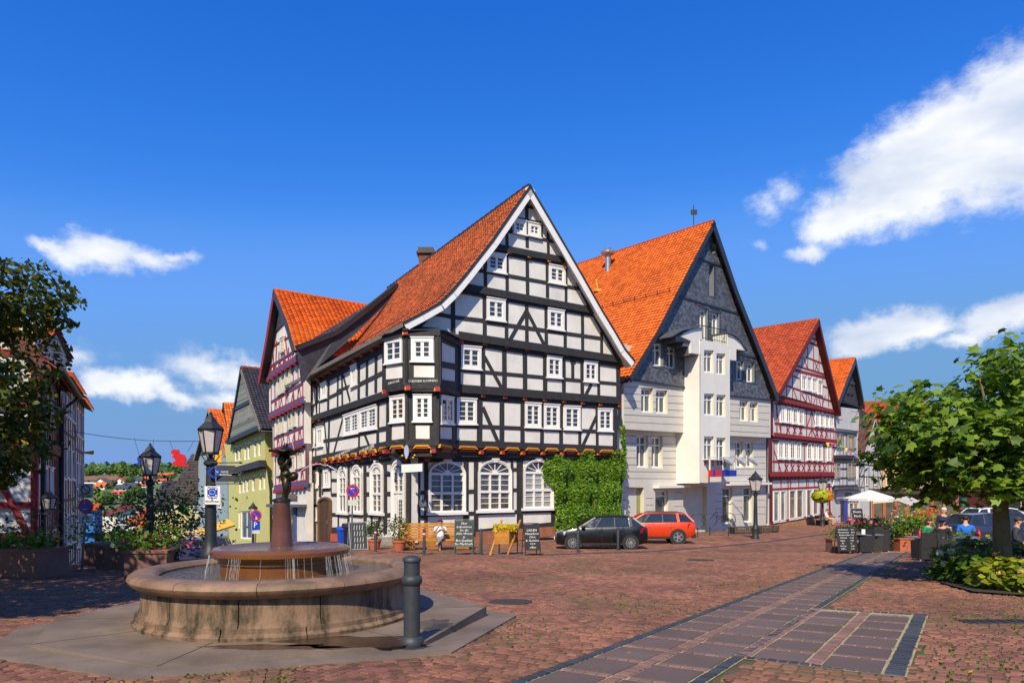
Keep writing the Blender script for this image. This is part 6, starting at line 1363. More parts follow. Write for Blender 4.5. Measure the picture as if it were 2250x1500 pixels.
for i in range(NB):   # curved blocks of the basin, rim and foot
    a0, a1 = 2*math.pi*(i+.1)/NB, 2*math.pi*(i+1.1)/NB; g = .004
    mb = MB(); mb.cur = R.random(); mb.lathe([(1.45, .12), (1.70, .12), (1.66, .2), (1.655, .47), (1.68, .50), (1.45, .50)], (FC.x, FC.y, .06), 8, closed=True, a0=a0+g, a1=a1-g); obj('basin_block', mb, fst, FT, smooth='auto')
    mb = MB(); mb.cur = R.random(); mb.lathe([(1.46, .45), (1.70, .45), (1.74, .47), (1.79, .51), (1.81, .55), (1.795, .59), (1.75, .62), (1.54, .635), (1.49, .61), (1.46, .58)], (FC.x, FC.y, .06), 8, closed=True, a0=a0+.13+g*.5, a1=a1+.13-g*.5); obj('rim_block', mb, rim_m, FT, smooth='auto')
    mb = MB(); mb.cur = R.random(); mb.lathe([(1.5, -.02), (1.75, -.02), (1.76, .04), (1.72, .075), (1.72, .13), (1.5, .13)], (FC.x, FC.y, .06), 8, closed=True, a0=a0-.1+g, a1=a1-.1-g); obj('foot_block', mb, fst, FT, smooth='auto')
def disc(r, z, mat, name, r0=0.):
    mb = MB(); mb.lathe([(r0, z), (r*.5, z), (r, z)], (FC.x, FC.y, 0), 48); mb.f = [f for f in mb.f if len(f) == 4]; mb.r = mb.r[:len(mb.f)]; mb.m = mb.m[:len(mb.f)]; return obj(name, mb, mat, FT)
disc(1.5, .615, WAT, 'basin_water')
mb = MB(); mb.lathe([(.76, .3), (.76, .74), (.79, .76), (.79, .80), (.84, .82), (.875, .86), (.875, .91), (.84, .945), (.77, .955), (.73, .94), (.70, .90), (.0, .90)], (FC.x, FC.y, 0), 64); obj('upper_bowl', mb, wet, FT, smooth='auto')
disc(.745, .946, WAT, 'bowl_water')
mb = MB(); mb.lathe([(.16, .85), (.145, .96), (.105, 1.50), (.11, 1.53), (.105, 1.545), (0, 1.55)], (FC.x, FC.y, 0), 28); obj('pedestal', mb, wet_p, FT, smooth='auto')
WETP = M('wet_stone_patch', lin(66, 50, 38), .2, .25, 3, .15, 40, spec=.6)
for (cx_, cy_, rx_, ry_) in ((-1.75, 7.35, .75, .3), (-2.5, 7.12, .7, .12), (-.95, 8.3, .22, .35)):
    mb = MB(); n = 26; mb.add([(cx_+rx_*math.cos(2*math.pi*k/n)*(1+.22*math.sin(k*2.1)+.1*math.sin(k*5.3)), cy_+ry_*math.sin(2*math.pi*k/n)*(1+.2*math.sin(k*1.7+1)), .0625) for k in range(n)], [tuple(range(n))]); obj('wet_patch', mb, WETP, FT)
# bronze figure: one skinned body
vs_ = View(560, 950, 8.3333)
def body(name, pts, edges, rad, mat, parent, sub=2, root=0, world=True):
    me = bpy.data.meshes.new(name); inv = PM[parent.name] if world and parent is not None else Matrix()
    me.from_pydata([tuple(inv @ V(p)) for p in pts], edges, []); me.materials.append(mat)
    o = bpy.data.objects.new(name, me); COL.objects.link(o); o.parent = parent; PM[o.name] = PM.get(parent.name) if parent is not None else None
    m = o.modifiers.new('skin', 'SKIN'); m.use_smooth_shade = True
    for i, r in enumerate(rad): d = me.skin_vertices[0].data[i]; d.radius = (r, r) if not isinstance(r, tuple) else r; d.use_root = (i == root)
    s = o.modifiers.new('sub', 'SUBSURF'); s.levels = sub; s.render_levels = sub
    return o
def S3(x, y, dd=0.): p = at(*vs_(x, y), FC.y+dd); return p
pts = [S3(570, 850), S3(560, 760), S3(548, 690), S3(548, 640), S3(545, 590), S3(530, 545), S3(525, 490),   # pelvis .. neck, head
       S3(540, 880, -.035), S3(585, 1020, -.05), S3(548, 1120, -.03), S3(535, 1225, -.035), S3(500, 1245, -.08),   # near leg
       S3(590, 880, .035), S3(610, 1010, .03), S3(575, 1120, .04), S3(560, 1225, .035), S3(530, 1245, .0),
       S3(500, 640, -.06), S3(475, 650, -.09), S3(580, 560, -.1), S3(610, 470, -.06), S3(600, 430, -.03),   # near arm raised to the shell
       S3(590, 640, .06), S3(650, 600, .1), S3(640, 480, .06), S3(600, 430, .03),
       S3(625, 800, -.03), S3(520, 860, -.03)]
edges = [(0, 1), (1, 2), (2, 3), (3, 4), (4, 5), (5, 6), (0, 7), (7, 8), (8, 9), (9, 10), (10, 11), (0, 12), (12, 13), (13, 14), (14, 15), (15, 16), (3, 17), (17, 18), (18, 19), (19, 20), (20, 21), (3, 22), (22, 23), (23, 24), (24, 25), (1, 26), (0, 27)]
rad = [.066, .068, .07, .065, .035, .06, .055, .062, .05, .034, .028, .022, .06, .048, .034, .028, .022, .035, .032, .026, .024, .02, .035, .03, .026, .022, .045, .045]
FG = body('figure', pts, edges, rad, bronze, FT)
mb = MB(); mb.ball(S3(515, 515), .075, .08, .09, 14, 10)
for k in range(16): a = k*2.4; mb.ball(S3(515+math.cos(a)*52, 500+math.sin(a)*38-10, math.sin(a*1.7)*.06), .028, n=6, m=4)
obj('head', mb, bronze, FT, smooth=True)
mb = MB(); sc = S3(565, 405); n = 18
mb.lathe([(.02, -.02), (.10, .0), (.17, .035), (.215, .03), (.21, .05), (.12, .06), (.05, .10), (0, .12)], sc, n)
for i, v in enumerate(mb.v): q = (i//8) % 2; x, y, z = v; k = 1+(.07 if q else -.05)*min(1, math.hypot(x-sc.x, y-sc.y)/.15); mb.v[i] = (sc.x+(x-sc.x)*k, sc.y+(y-sc.y)*k, z+(.02 if q and math.hypot(x-sc.x, y-sc.y) > .15 else 0))
mb.ball((sc.x, sc.y, sc.z+.12), .035); obj('shell', mb, bronze, FT, smooth=True)
mb = MB(); mb.tube([S3(640, 850, -.08), S3(690, 820, -.1), S3(740, 790, -.1), S3(775, 740, -.1)], [.03, .055, .05, .02], 8); mb.ball(S3(690, 850, -.09), .035); obj('fish_spout', mb, bronze, FT, smooth=True)
mb = MB(); mb.lathe([(.125, 0), (.12, .03), (.07, .05), (0, .06)], (FC.x, FC.y, 1.54), 18); obj('figure_base', mb, bronze, FT, smooth='auto')
# water jets and overflow
def arc_pts(p, v, g, n): return [p+v*t+V((0, 0, -.5*g*t*t)) for t in [k*1.0/n for k in range(n+1)]]
def jet(pts, r, parent):
    mb = MB(); P = []
    for p in pts: P.append(p+V((R.uniform(-r, r), R.uniform(-r, r), R.uniform(-r, r)))*.8)
    mb.tube(P, [r*R.uniform(.5, 1.3) for _ in P], 5); obj('water_jet', mb, JET, parent, smooth=True)
jp = S3(775, 740, -.1); jet(arc_pts(jp, V((.68, -.05, .55)), 1.3, 22), .009, FT)
st = V((sc.x, sc.y, sc.z+.12)); jet(arc_pts(st, V((-.02, 0, .5)), .9, 6)[:5], .008, FT); jet(arc_pts(st+V((.0, 0, .0)), V((.12, -.03, .55)), 1.25, 12), .008, FT)
for k in range(60):   # strands falling from the bowl lip
    a = math.radians(R.choice([R.gauss(-22, 14)]*5+[R.gauss(-165, 8), R.gauss(-62, 4), R.gauss(-110, 3), R.uniform(0, 360)])); r = .87
    p = V((FC.x+r*math.cos(a), FC.y+r*math.sin(a), .86)); d = V((math.cos(a), math.sin(a), 0)); n = 7
    jet([p+d*(.02+.05*(i/n))*R.uniform(.8, 1.2)+V((0, 0, -.29*(i/n)**1.2)) for i in range(n+1)], R.uniform(.0012, .0028), FT)
# ================================================================== bollards
IRB = M('bollard_iron', lin(58, 62, 66), .55, .15, 12, .12, 80, metal=.2)
p = onground(905, 1424); t = thing('bollard', 'stout cast iron bollard standing in front of the fountain', 'bollard', p)
mb = MB(); mb.lathe([(.155, 0), (.155, .025), (.12, .03)], (0, 0, 0), 28); obj('foot_plate', mb, IRB, t, local=True, smooth='auto')
mb = MB(); mb.lathe([(.115, .02), (.125, .05), (.125, .09), (.105, .12), (.088, .135), (.088, .68), (.10, .69), (.112, .72), (.112, .745), (.10, .775), (.085, .785), (.085, .93)], (0, 0, 0), 32); obj('shaft', mb, IRB, t, local=True, smooth='auto')
mb = MB(); mb.lathe([(.085, .925), (.098, .935), (.10, .955), (.09, .975), (.05, .995), (0, 1.0)], (0, 0, 0), 32); obj('cap', mb, IRB, t, local=True, smooth='auto')
RFW = M('reflector_white', (.75, .75, .75), .4, .02); RFR = M('reflector_red', lin(180, 24, 28), .4, .05)
def post(px, py, refl, label):
    p = onground(px, py); t = thing('bollard_post', label, 'bollard', p, group='slim grey bollards along the kerb')
    mb = MB(); mb.lathe([(.055, -.1), (.055, .86), (.045, .88), (.06, .89), (.06, .93), (.04, .97), (0, .98)], (0, 0, 0), 14); obj('shaft', mb, IRB, t, local=True, smooth='auto')
    if refl:
        for (z0, z1, m) in ((.70, .76, RFR), (.762, .81, RFW), (.812, .86, RFR)): mb = MB(); mb.lathe([(.0565, z0), (.0565, z1)], (0, 0, 0), 14); mb.f = [f for f in mb.f if len(f) == 4]; obj('reflector', mb, m, t, local=True)
post(825, 1211, True, 'slim bollard with red reflector near the two potted shrubs'); post(932, 1219, True, 'slim bollard with red and white reflector left of the wooden bench'); post(1057, 1218, False, 'slim grey bollard between the chalkboard and the wheelbarrow planter'); post(1270, 1213, False, 'slim grey bollard in front of the black car front wheel'); post(1358, 1208, False, 'slim grey bollard in front of the black car rear door')
# ================================================================== vegetation
def leaves(pts, nrm, size, shape, var=.35, rnd=None, name=None):
    """numpy leaf scatter: pts Nx3, nrm Nx3 facing, size scalar/array; shape list of (x,y) outline in leaf frame (fan from stalk)"""
    pts = np.asarray(pts, float); N = len(pts); nrm = np.asarray(nrm, float); nrm /= np.linalg.norm(nrm, axis=1)[:, None]+1e-9
    rg = np.random.default_rng(len(pts)+3)
    up = rg.normal(size=(N, 3)); x = np.cross(nrm, up); x /= np.linalg.norm(x, axis=1)[:, None]+1e-9; y = np.cross(nrm, x)
    sz = (np.asarray(size)*rg.uniform(1-var, 1+var, N))[:, None]
    sh = np.array(shape, float); k = len(sh); V_ = np.zeros((N, k, 3))
    for i in range(k):
        bend = -.18*abs(sh[i, 0])-.12*sh[i, 1]**2
        V_[:, i] = pts+sz*(x*sh[i, 0]+y*sh[i, 1]+nrm*bend)
    mb = MB(); mb.v = [tuple(q) for q in V_.reshape(-1, 3)]
    fan = [(0, i, i+1) for i in range(1, k-1)] if k > 4 else [tuple(range(k))]
    r = rg.uniform(0, 1, N) if rnd is None else rnd
    mb.f = [tuple(q+n*k for q in f) for n in range(N) for f in fan]; mb.r = [float(r[n]) for n in range(N) for _ in fan]; mb.m = [0]*len(mb.f)
    return mb
OVAL = [(0, -.5), (.3, -.1), (.22, .25), (0, .55), (-.22, .25), (-.3, -.1)]
QUADL = [(-.35, -.5), (.35, -.4), (.3, .45), (-.25, .5)]
MAPLE = [(0, -.42), (.16, -.38), (.52, -.30), (.36, -.08), (.62, .22), (.30, .20), (.16, .34), (.0, .66), (-.16, .34), (-.30, .20), (-.62, .22), (-.36, -.08), (-.52, -.30), (-.16, -.38)]
rg = np.random.default_rng(11)
def shell(c, r, n, inner=.55, zmin=None, flat=1.):
    """points through the outer part of an ellipsoid, with clumps"""
    d = rg.normal(size=(n*2, 3)); d /= np.linalg.norm(d, axis=1)[:, None]; q = rg.uniform(inner, 1, n*2)**.6
    cl = np.sin(d[:, 0]*5.1+c[0])*np.sin(d[:, 1]*4.7+1.3)*np.sin(d[:, 2]*5.9+.6)
    q = q*(1+.16*cl); p = np.array(c)+d*q[:, None]*np.array(r)
    keep = rg.uniform(0, 1, n*2) < .55+.55*cl*1.4
    p, d = p[keep], d[keep]
    if zmin is not None: k = p[:, 2] > zmin; p, d = p[k], d[k]
    return p[:n], d[:n]
BARK = M('bark', lin(104, 88, 66), .9, .3, 6, .7, 18, streak=(1, 1, .25), dirt=lin(70, 66, 44), dirt_amt=.6, dscale=3)
BARK_P = M('bark_plane', lin(128, 112, 82), .85, .25, 2.5, .4, 25, dirt=lin(86, 84, 52), dirt_amt=.7, dscale=4)
# ---- plane tree on the right with big lobed leaves
T = V((10.46, 14.5, gz(10.46, 14.5))); tp = thing('plane_tree', 'young plane tree with large lobed leaves above the hydrangea bed', 'tree', T)
mb = MB(); mb.tube([T+V((0, 0, -.2)), T+V((-.02, 0, .4)), T+V((-.05, 0, 1.2)), T+V((-.1, .05, 2.2)), T+V((0, .1, 3.2))], [.21, .165, .145, .14, .09], 12)
mb.tube([T+V((-.14, .0, -.1)), T+V((-.17, -.03, .6)), T+V((-.16, 0, 1.6)), T+V((-.35, -.1, 2.4))], [.1, .09, .08, .06], 8); obj('trunk', mb, BARK_P, tp, smooth=True)
CC = np.array((11.6, 14.3, 2.95)); CR = np.array((3.7, 2.9, 1.75))
for k in range(14):
    a = k*2.4; e = V((CC[0]+math.cos(a)*3.2, CC[1]+math.sin(a)*2.8, 2.2+.8*math.sin(k*1.7)+.8)); s0 = T+V((-.05, .05, 1.7+.1*(k % 5)))
    mb = MB(); m = s0.lerp(e, .5)+V((0, 0, .25)); mb.tube([s0, m, e], [.06, .04, .015], 6); obj('branch', mb, BARK_P, tp, smooth=True)
LB = [((11.6, 14.4, 2.9), (3.4, 2.8, 1.5), 7600), ((9.7, 14.2, 2.5), (1.8, 1.6, .9), 2200), ((10.2, 13.8, 3.45), (1.6, 1.5, .9), 1900), ((12.6, 14.0, 4.0), (2.4, 1.9, 1.0), 2500), ((10.2, 13.7, 1.95), (1.6, 1.2, .45), 1200), ((13.2, 13.2, 2.4), (2.2, 1.3, .8), 1800)]
pl_, dl_ = zip(*[shell(c_, r_, max(8, n_//115), .72, 1.45) for c_, r_, n_ in LB]); pc_, dc_ = np.vstack(pl_), np.vstack(dl_)
ii_ = np.repeat(np.arange(len(pc_)), 112); gs_ = rg.normal(size=(len(ii_), 3))*np.array((.36, .36, .2)); p = pc_[ii_]+gs_; d = dc_[ii_]*.6+gs_; kp_ = p[:, 2] > 1.3; p, d = p[kp_], d[kp_]
nr_ = d*.55+rg.normal(size=d.shape)*.45; nr_[:, 2] = np.abs(nr_[:, 2])+.45
# upright shoots
sh = []
for k in range(26):
    hi_ = np.argsort(-(p[:, 2]-.12*np.abs(p[:, 0]-11)))[:900]; b = p[hi_[rg.integers(0, 900)]]; h = rg.uniform(.25, .6); lean = rg.normal(size=2)*.12
    e = b+np.array((lean[0], lean[1], h)); mb = MB(); mb.tube([V(b)-V((0, 0, .4)), V(e)], [.012, .005], 5); obj('shoot', mb, BARK_P, tp)
    for q in range(11): t = q/10; pt = b+(e-b)*t+rg.normal(size=3)*np.array((.12, .12, .03)); sh.append(pt)
p = np.vstack([p, np.array(sh)]); nn = rg.normal(size=(len(sh), 3))*.5; nn[:, 2] = 1; nr_ = np.vstack([nr_, nn])
sz = np.full(len(p), .165); sz[-len(sh):] = .17
PLF = leafmat('leaf_plane', lin(36, 72, 16), lin(134, 160, 46), .4)
mb = leaves(p, nr_, sz, MAPLE, .4)
# the leaves that show largest become leaves of their own
k = len(MAPLE); nf = k-2; vv = np.array(mb.v).reshape(-1, k, 3); cen = vv.mean(axis=1)
pxs = 1125+1500*cen[:, 0]/cen[:, 1]; outer = ((cen-CC)/CR); rad = np.linalg.norm(outer, axis=1); facing = -(outer[:, 1])+rad
score = np.where((pxs < 2245), facing+rad, -9); top = set(np.argsort(-score)[:300].tolist())
big = MB(); fr_ = []
for n_ in range(len(vv)):
    fs = mb.f[n_*nf:(n_+1)*nf]; r0 = mb.r[n_*nf]
    if n_ in top:
        q = MB(); q.add([tuple(x) for x in vv[n_]], [tuple(i-n_*k for i in f) for f in fs], r0); obj('leaf', q, PLF, tp)
    else: fr_.append(n_)
big.v = [tuple(x) for n_ in fr_ for x in vv[n_]]; big.f = [tuple(i-n_*k+j*k for i in f) for j, n_ in enumerate(fr_) for f in mb.f[n_*nf:(n_+1)*nf]]; big.r = [mb.r[n_*nf] for n_ in fr_ for _ in range(nf)]; big.m = [0]*len(big.f)
obj('crown', big, PLF, tp, kind='stuff')
# ---- lime trees on the left
LIMEM = leafmat('leaf_lime', lin(38, 56, 16), lin(96, 104, 30), .3); LIMEY = leafmat('leaf_yellow', lin(150, 130, 20), lin(190, 160, 40), .3)
def lime(x, y, lobes, label, n, leafsize=.17):
    g = gz(x, y); t = thing('lime_tree', label, 'tree', (x, y, g), group='lime trees along the left side')
    mb = MB(); z0 = lobes[0][2]; mb.tube([V((x, y, g-.2)), V((x, y, g+1.5)), V((x-.1, y, z0-1)), V((x, y, z0+1.5))], [.28, .22, .2, .1], 10); obj('trunk', mb, BARK, t, smooth=True)
    P, D = [], []; tot = sum(l[3]*l[4]*l[5] for l in lobes)**.0
    vol = [(l[3]*l[4]+l[4]*l[5]+l[3]*l[5]) for l in lobes]
    for l, v in zip(lobes, vol):
        p, d = shell(l[:3], l[3:6], int(n*v/sum(vol)), .45); P.append(p); D.append(d)
        mb = MB(); mb.tube([V((x, y, z0-.6)), V((x, y, z0)).lerp(V(l[:3]), .5)+V((0, 0, .2)), V(l[:3])], [.1, .07, .03], 6); obj('limb', mb, BARK, t, smooth=True)
    p = np.vstack(P); d = np.vstack(D); nr2 = d*.5+rg.normal(size=d.shape)*.5; nr2[:, 2] += .4
    obj('crown', leaves(p, nr2, leafsize, OVAL, .35), LIMEM, t, kind='stuff')
    i = rg.integers(0, len(p), len(p)//40); obj('yellow_leaves', leaves(p[i]+rg.normal(size=(len(i), 3))*.08, nr2[i], leafsize, OVAL), LIMEY, t, kind='stuff')
lime(-12.6, 13.6, [(-12.2, 13.8, 4.4, 2.6, 2.6, 1.9), (-10.9, 13.9, 5.75, 1.9, 1.7, .7), (-10.8, 14.2, 5.3, 1.45, 1.4, .4), (-12.6, 13.5, 6.3, 1.4, 1.6, .9), (-11.1, 14.1, 3.3, 1.6, 1.6, .8), (-11.3, 13.9, 2.6, 1.75, 1.7, .7), (-11.5, 14.0, 2.05, 1.35, 1.4, .45), (-16.5, 13.4, 7.2, 3.4, 3.0, 2.6), (-20, 13.6, 6.8, 3.0, 2.8, 2.6)], 'lime tree with dark crown and a few yellow leaves at the left edge', 30000, .15)  # last two lobes are unseen crown, added to shade the left house front
lime(-10.4, 7.2, [(-10.4, 7.2, 4.6, 3.0, 3.1, 2.3), (-9.4, 6.0, 5.2, 2.0, 2.2, 1.5)], 'lime tree just outside the left edge shading the setts', 9000, .22)
# ---- ivy on the main house
IVY = leafmat('leaf_ivy', lin(44, 92, 20), lin(126, 158, 34), .3)
iv = thing('ivy', 'bright green ivy curtain covering the right ground floor of the timbered house', 'climbing plant', G0.P(11.5, gz(6, 38), .3))
ipoly = [vc(*q) for q in ((1338, 130), (1380, 95), (1440, 92), (1500, 80), (1600, 85), (1690, 55), (1740, 35), (1850, 55), (1960, 60), (2040, 25), (2080, 40), (2108, 200), (2104, 420), (2095, 640), (2075, 790), (1900, 800), (1440, 800), (1440, 400), (1400, 380), (1385, 330), (1345, 375))]
iu = [G0.uz(*q) for q in ipoly]; u0, u1 = min(q[0] for q in iu), max(q[0] for q in iu); z0, z1 = min(q[1] for q in iu), max(q[1] for q in iu); P, D = [], []
for k in range(13500):
    u, z = rg.uniform(u0, u1), rg.uniform(z0, z1)
    u += .16*math.sin(z*4.3)+rg.normal()*.05; z += .2*math.sin(u*5.1)*math.sin(u*1.9)
    if not inpoly(u, z, iu): continue
    b = .22+.16*math.sin(u*3.1+math.sin(z*1.7)*.8)+.10*math.sin(u*7.7+z*1.1)+.07*math.sin(z*5.); o = max(.05, b)*rg.uniform(.6, 1.15)+.04
    if min(u-u0, 99) < .6 and rg.uniform() < .4: continue
    P.append(G0.P(u, z, o)); D.append(G0.n3*.8+V(rg.normal(size=3)*.35)+V((0, 0, .25)))
obj('foliage', leaves(P, D, .14, [(0, -.5), (.42, -.3), (.5, .05), (.2, .2), (0, .6), (-.2, .2), (-.5, .05), (-.42, -.3)], .35), IVY, iv, kind='stuff')
P = [G0.P(13.3+rg.normal()*.1, rg.uniform(2.3, 5.4), .4+rg.uniform(0, .15)) for _ in range(260)]; obj('climbing_shoot', leaves(P, [G0.n3+V(rg.normal(size=3)*.4) for _ in P], .16, QUADL), IVY, iv, kind='stuff')
mb = MB()
for u in (9.2, 10.4, 11.3, 12.4): mb.tube([G0.P(u, gz(6, 38)-.2, .1), G0.P(u+.1, 1.2, .12), G0.P(u-.1, 2.6, .1)], .03, 5)
obj('stem', mb, BARK, iv)
# ---- hydrangea bed
mb = MB(); zz = lambda q: gz(q.x, q.y); ctr = V((sum(p.x for p in BED)/7, sum(p.y for p in BED)/7)); mb.add([(p.x, p.y, zz(p)+.03) for p in BED]+[(ctr.x, ctr.y, zz(ctr)+.08)], [(i, (i+1) % 7, 7) for i in range(7)]); obj('planting_bed', mb, M('soil', lin(58, 46, 34), .95, .3, 5, .6, 20), kind='structure')
HYD = leafmat('leaf_hydrangea', lin(44, 84, 22), lin(118, 140, 36), .35); HYY = leafmat('leaf_hydrangea_yellow', lin(70, 100, 22), lin(160, 160, 44), .35)
FL = {k: leafmat('bloom_'+k, c, c2, .25) for k, c, c2 in (('straw', lin(170, 150, 70), lin(206, 184, 104)), ('white', lin(200, 200, 180), lin(230, 228, 210)), ('pink', lin(200, 110, 170), lin(226, 150, 200)), ('mauve', lin(150, 110, 170), lin(180, 140, 190)), ('rust', lin(130, 96, 60), lin(160, 120, 80)))}
def shrub(px, py, r, h, label, heads, mat, n=520, sz=.17, d=None):
    c = onground(px, py) if d is None else ground(px, d); t = thing('hydrangea_shrub', label, 'shrub', c, group='hydrangeas under the plane tree')
    pts, dd = shell((c.x, c.y, c.z+h*.45), (r, r, h*.6), n, .35, c.z+.02); nv = dd*.5+rg.normal(size=dd.shape)*.3; nv[:, 2] += .7
    obj('foliage', leaves(pts, nv, sz, OVAL, .35), mat, t, kind='stuff')
    mb = MB()
    for k in range(7): a = k*.9; mb.tube([c, c+V((math.cos(a)*r*.5, math.sin(a)*r*.5, h*.7))], .012, 5)
    obj('stem', mb, BARK, t)
    for (ox, oz, col) in heads:
        q = V((c.x+ox*r, c.y-r*.62*math.sqrt(max(.05, 1-ox*ox)), c.z+oz*h)); pp2 = rg.normal(size=(60, 3)); pp2 /= np.linalg.norm(pp2, axis=1)[:, None]; rr = rg.uniform(.055, .08)
        obj('flower_head', leaves(pp2*np.array((1, 1, .8))*rr+np.array(q), pp2+rg.normal(size=pp2.shape)*.3, .05, QUADL), FL[col], t)
shrub(2100, 1275, .62, .75, 'hydrangea with white and faded heads at the left end of the bed', [(-.7, .55, 'white'), (-.5, .9, 'white'), (-.2, .6, 'straw'), (.1, .45, 'straw'), (.5, .75, 'mauve'), (-.8, .85, 'white')], HYD)
shrub(2150, 1285, .6, .7, 'hydrangea with one bright pink head near the front of the bed', [(-.1, .62, 'pink'), (-.5, .68, 'mauve'), (.5, .55, 'straw'), (.2, .95, 'rust')], HYD)
shrub(2205, 1296, .6, .62, 'yellowing hydrangea with straw coloured heads below the trunk', [(-.5, .6, 'straw'), (.0, .75, 'straw'), (.5, .6, 'straw'), (.2, .4, 'straw')], HYY)
shrub(2262, 1300, .7, .62, 'yellowing hydrangea with tan heads at the right image edge', [(-.6, .7, 'straw'), (-.2, .85, 'rust'), (.3, .6, 'straw')], HYY)
shrub(2140, 1250, .8, .9, 'hydrangea with brown seed heads just left of the trunk', [(-.6, .85, 'rust'), (-.1, .95, 'white'), (.3, .8, 'rust'), (.6, .7, 'straw'), (0, .7, 'rust')], HYD)
shrub(2240, 1262, .8, .8, 'hydrangea half in shade right of the tree trunk', [(-.3, .9, 'straw'), (.2, .8, 'rust')], HYD)
shrub(2125, 1225, .75, .85, 'dark shaded hydrangea behind the wicker armchairs', [(-.4, .9, 'rust'), (.2, .8, 'mauve'), (.6, .9, 'straw')], HYD)
# ---- trees on the far hillside and in the valley
HTM = leafmat('leaf_far', lin(52, 84, 34), lin(104, 128, 56), .2)
def far_tree(px, py, wpx, hpx, label, d=None):
    c = onhill(px, py) if d is None else ground(px, d); dd = c.y; r = wpx/F*dd/2; h = hpx/F*dd; t = thing('broadleaf_tree', label, 'tree', c, group='trees on the far slope')
    mb = MB(); mb.tube([c-V((0, 0, .5)), c+V((0, 0, h*.5))], [r*.12, r*.06], 6); obj('trunk', mb, BARK, t)
    p, q = shell((c.x, c.y, c.z+h*.55), (r, r, h*.5), 420, .5); nv = q+rg.normal(size=q.shape)*.5
    obj('crown', leaves(p, nv, r*.30, QUADL, .4), HTM, t, kind='stuff')
for a in ((196, 1046, 22, 16, 'tree on the skyline beside the left houses'), (214, 1044, 26, 14, 'low tree on the skyline left of the round one'), (240, 1044, 22, 18, 'round tree in the middle of the skyline'), (266, 1046, 26, 22, 'big skyline tree left of the street lamp'), (290, 1048, 28, 22, 'broad skyline tree nearest the street lamp'), (313, 1050, 18, 20, 'slim skyline tree just behind the lamp lantern'), (256, 1054, 30, 12, 'bushy tree above the white gables'), (285, 1062, 24, 12, 'bush between the slate roofs'),
          (246, 1074, 20, 12, 'bush beside the vivid orange roof'), (300, 1082, 22, 14, 'tree below the dark slate roof'), (206, 1086, 24, 14, 'tree at the left foot of the far hill'), (306, 1098, 26, 26, 'dark tree right of the red roof'), (280, 1108, 34, 30, 'dark tree at the middle foot of the hill'), (232, 1110, 46, 28, 'wide dark tree behind the white shed'), (350, 1056, 20, 12, 'bush right of the lamp on the far hill'), (375, 1052, 18, 10, 'bush by the brown roof on the skyline')):
    far_tree(*a)
for (px, d, w, h, lb) in ((262, 104, 34, 66, 'dark green tree halfway down the street'), (244, 92, 34, 62, 'broad tree at the bottom of the street'), (292, 88, 40, 56, 'tree in front of the orange roofed cottage')): far_tree(px, 0, w, h, lb, d)
# distant wood closing the skyline elsewhere
P = []; 
for k in range(7000): x = rg.uniform(-700, 900); y = rg.uniform(560, 700); P.append((x, y, hz(x, y)+rg.uniform(0, 9)))
obj('distant_wood', leaves(np.array(P), rg.normal(size=(7000, 3)), 5., QUADL), HTM, label='distant dark green wood along the hilltop', cat='wood', kind='stuff')
# ================================================================== street lamps
LAMPG = M('lamp_glass', lin(196, 186, 180), .25, .08, 8, 0, spec=.6)
def lantern(t, z, r, h, nm='lantern'):
    """square tapering lantern on local axis at height z"""
    mb = MB(); s = r*.62
    for k in range(6):
        a0, a1 = math.pi*k/3+.26, math.pi*(k+1)/3+.26
        mb.add([(s*math.cos(a0), s*math.sin(a0), z), (s*math.cos(a1), s*math.sin(a1), z), (r*math.cos(a1), r*math.sin(a1), z+h*.55), (r*math.cos(a0), r*math.sin(a0), z+h*.55)], [(0, 1, 2, 3)])
    g = obj(nm+'_glass', mb, LAMPG, t, local=True)
    mb = MB()
    for k in range(6):
        a0, a1 = math.pi*k/3+.26, math.pi*(k+1)/3+.26
        mb.tube([(s*math.cos(a0), s*math.sin(a0), z), (r*math.cos(a0), r*math.sin(a0), z+h*.55)], .018, 5)
        for (q, zz) in ((s, z), (r, z+h*.55)): mb.tube([(q*math.cos(a0), q*math.sin(a0), zz), (q*math.cos(a1), q*math.sin(a1), zz)], .022, 5)
    mb.lathe([(r*1.16, z+h*.55), (r*1.18, z+h*.58), (r*.55, z+h*.74), (r*.5, z+h*.80), (r*.42, z+h*.82), (r*.25, z+h*.88), (r*.12, z+h*.92), (r*.16, z+h*.95), (r*.05, z+h*.98), (0, z+h)], (0, 0, 0), 6)
    mb.lathe([(s*1.05, z-.03), (s*1.05, z+.02)], (0, 0, 0), 12); obj(nm+'_frame', mb, IRON, t, local=True)
def lamp_post(p, H, label, arms=True, rp=.09, lr=.24, lh=.85, group='old style street lamps'):
    t = thing('street_lamp', label, 'street lamp', p, group=group)
    zl = H-lh; mb = MB(); mb.lathe([(rp*1.9, -.2), (rp*1.9, .1), (rp*1.6, .16), (rp*1.7, .5), (rp*1.75, .6), (rp*1.3, .68), (rp*1.05, .9), (rp*.95, 1.6), (rp*.75, zl-.3), (rp*1.2, zl-.26), (rp*1.2, zl-.2), (rp*.6, zl-.14), (rp*.4, zl-.1), (rp*.4, zl)], (0, 0, 0), 16); obj('pole', mb, IRON, t, local=True, smooth='auto')
    mb = MB()
    for s in (-1, 1):
        for ax in (0, 1):
            d = V((s, 0, 0)) if ax == 0 else V((0, s, 0)); mb.tube([V((0, 0, zl-.22)), d*.1+V((0, 0, zl-.2)), d*lr*.75+V((0, 0, zl-.08)), d*lr*.66+V((0, 0, zl))], .014, 5)
    obj('bracket', mb, IRON, t, local=True); lantern(t, zl, lr, lh); return t
lp = onground(330, 1226); lp = V((lp.x*.78, lp.y*.78, 0)); lp.z = gz(lp.x, lp.y)
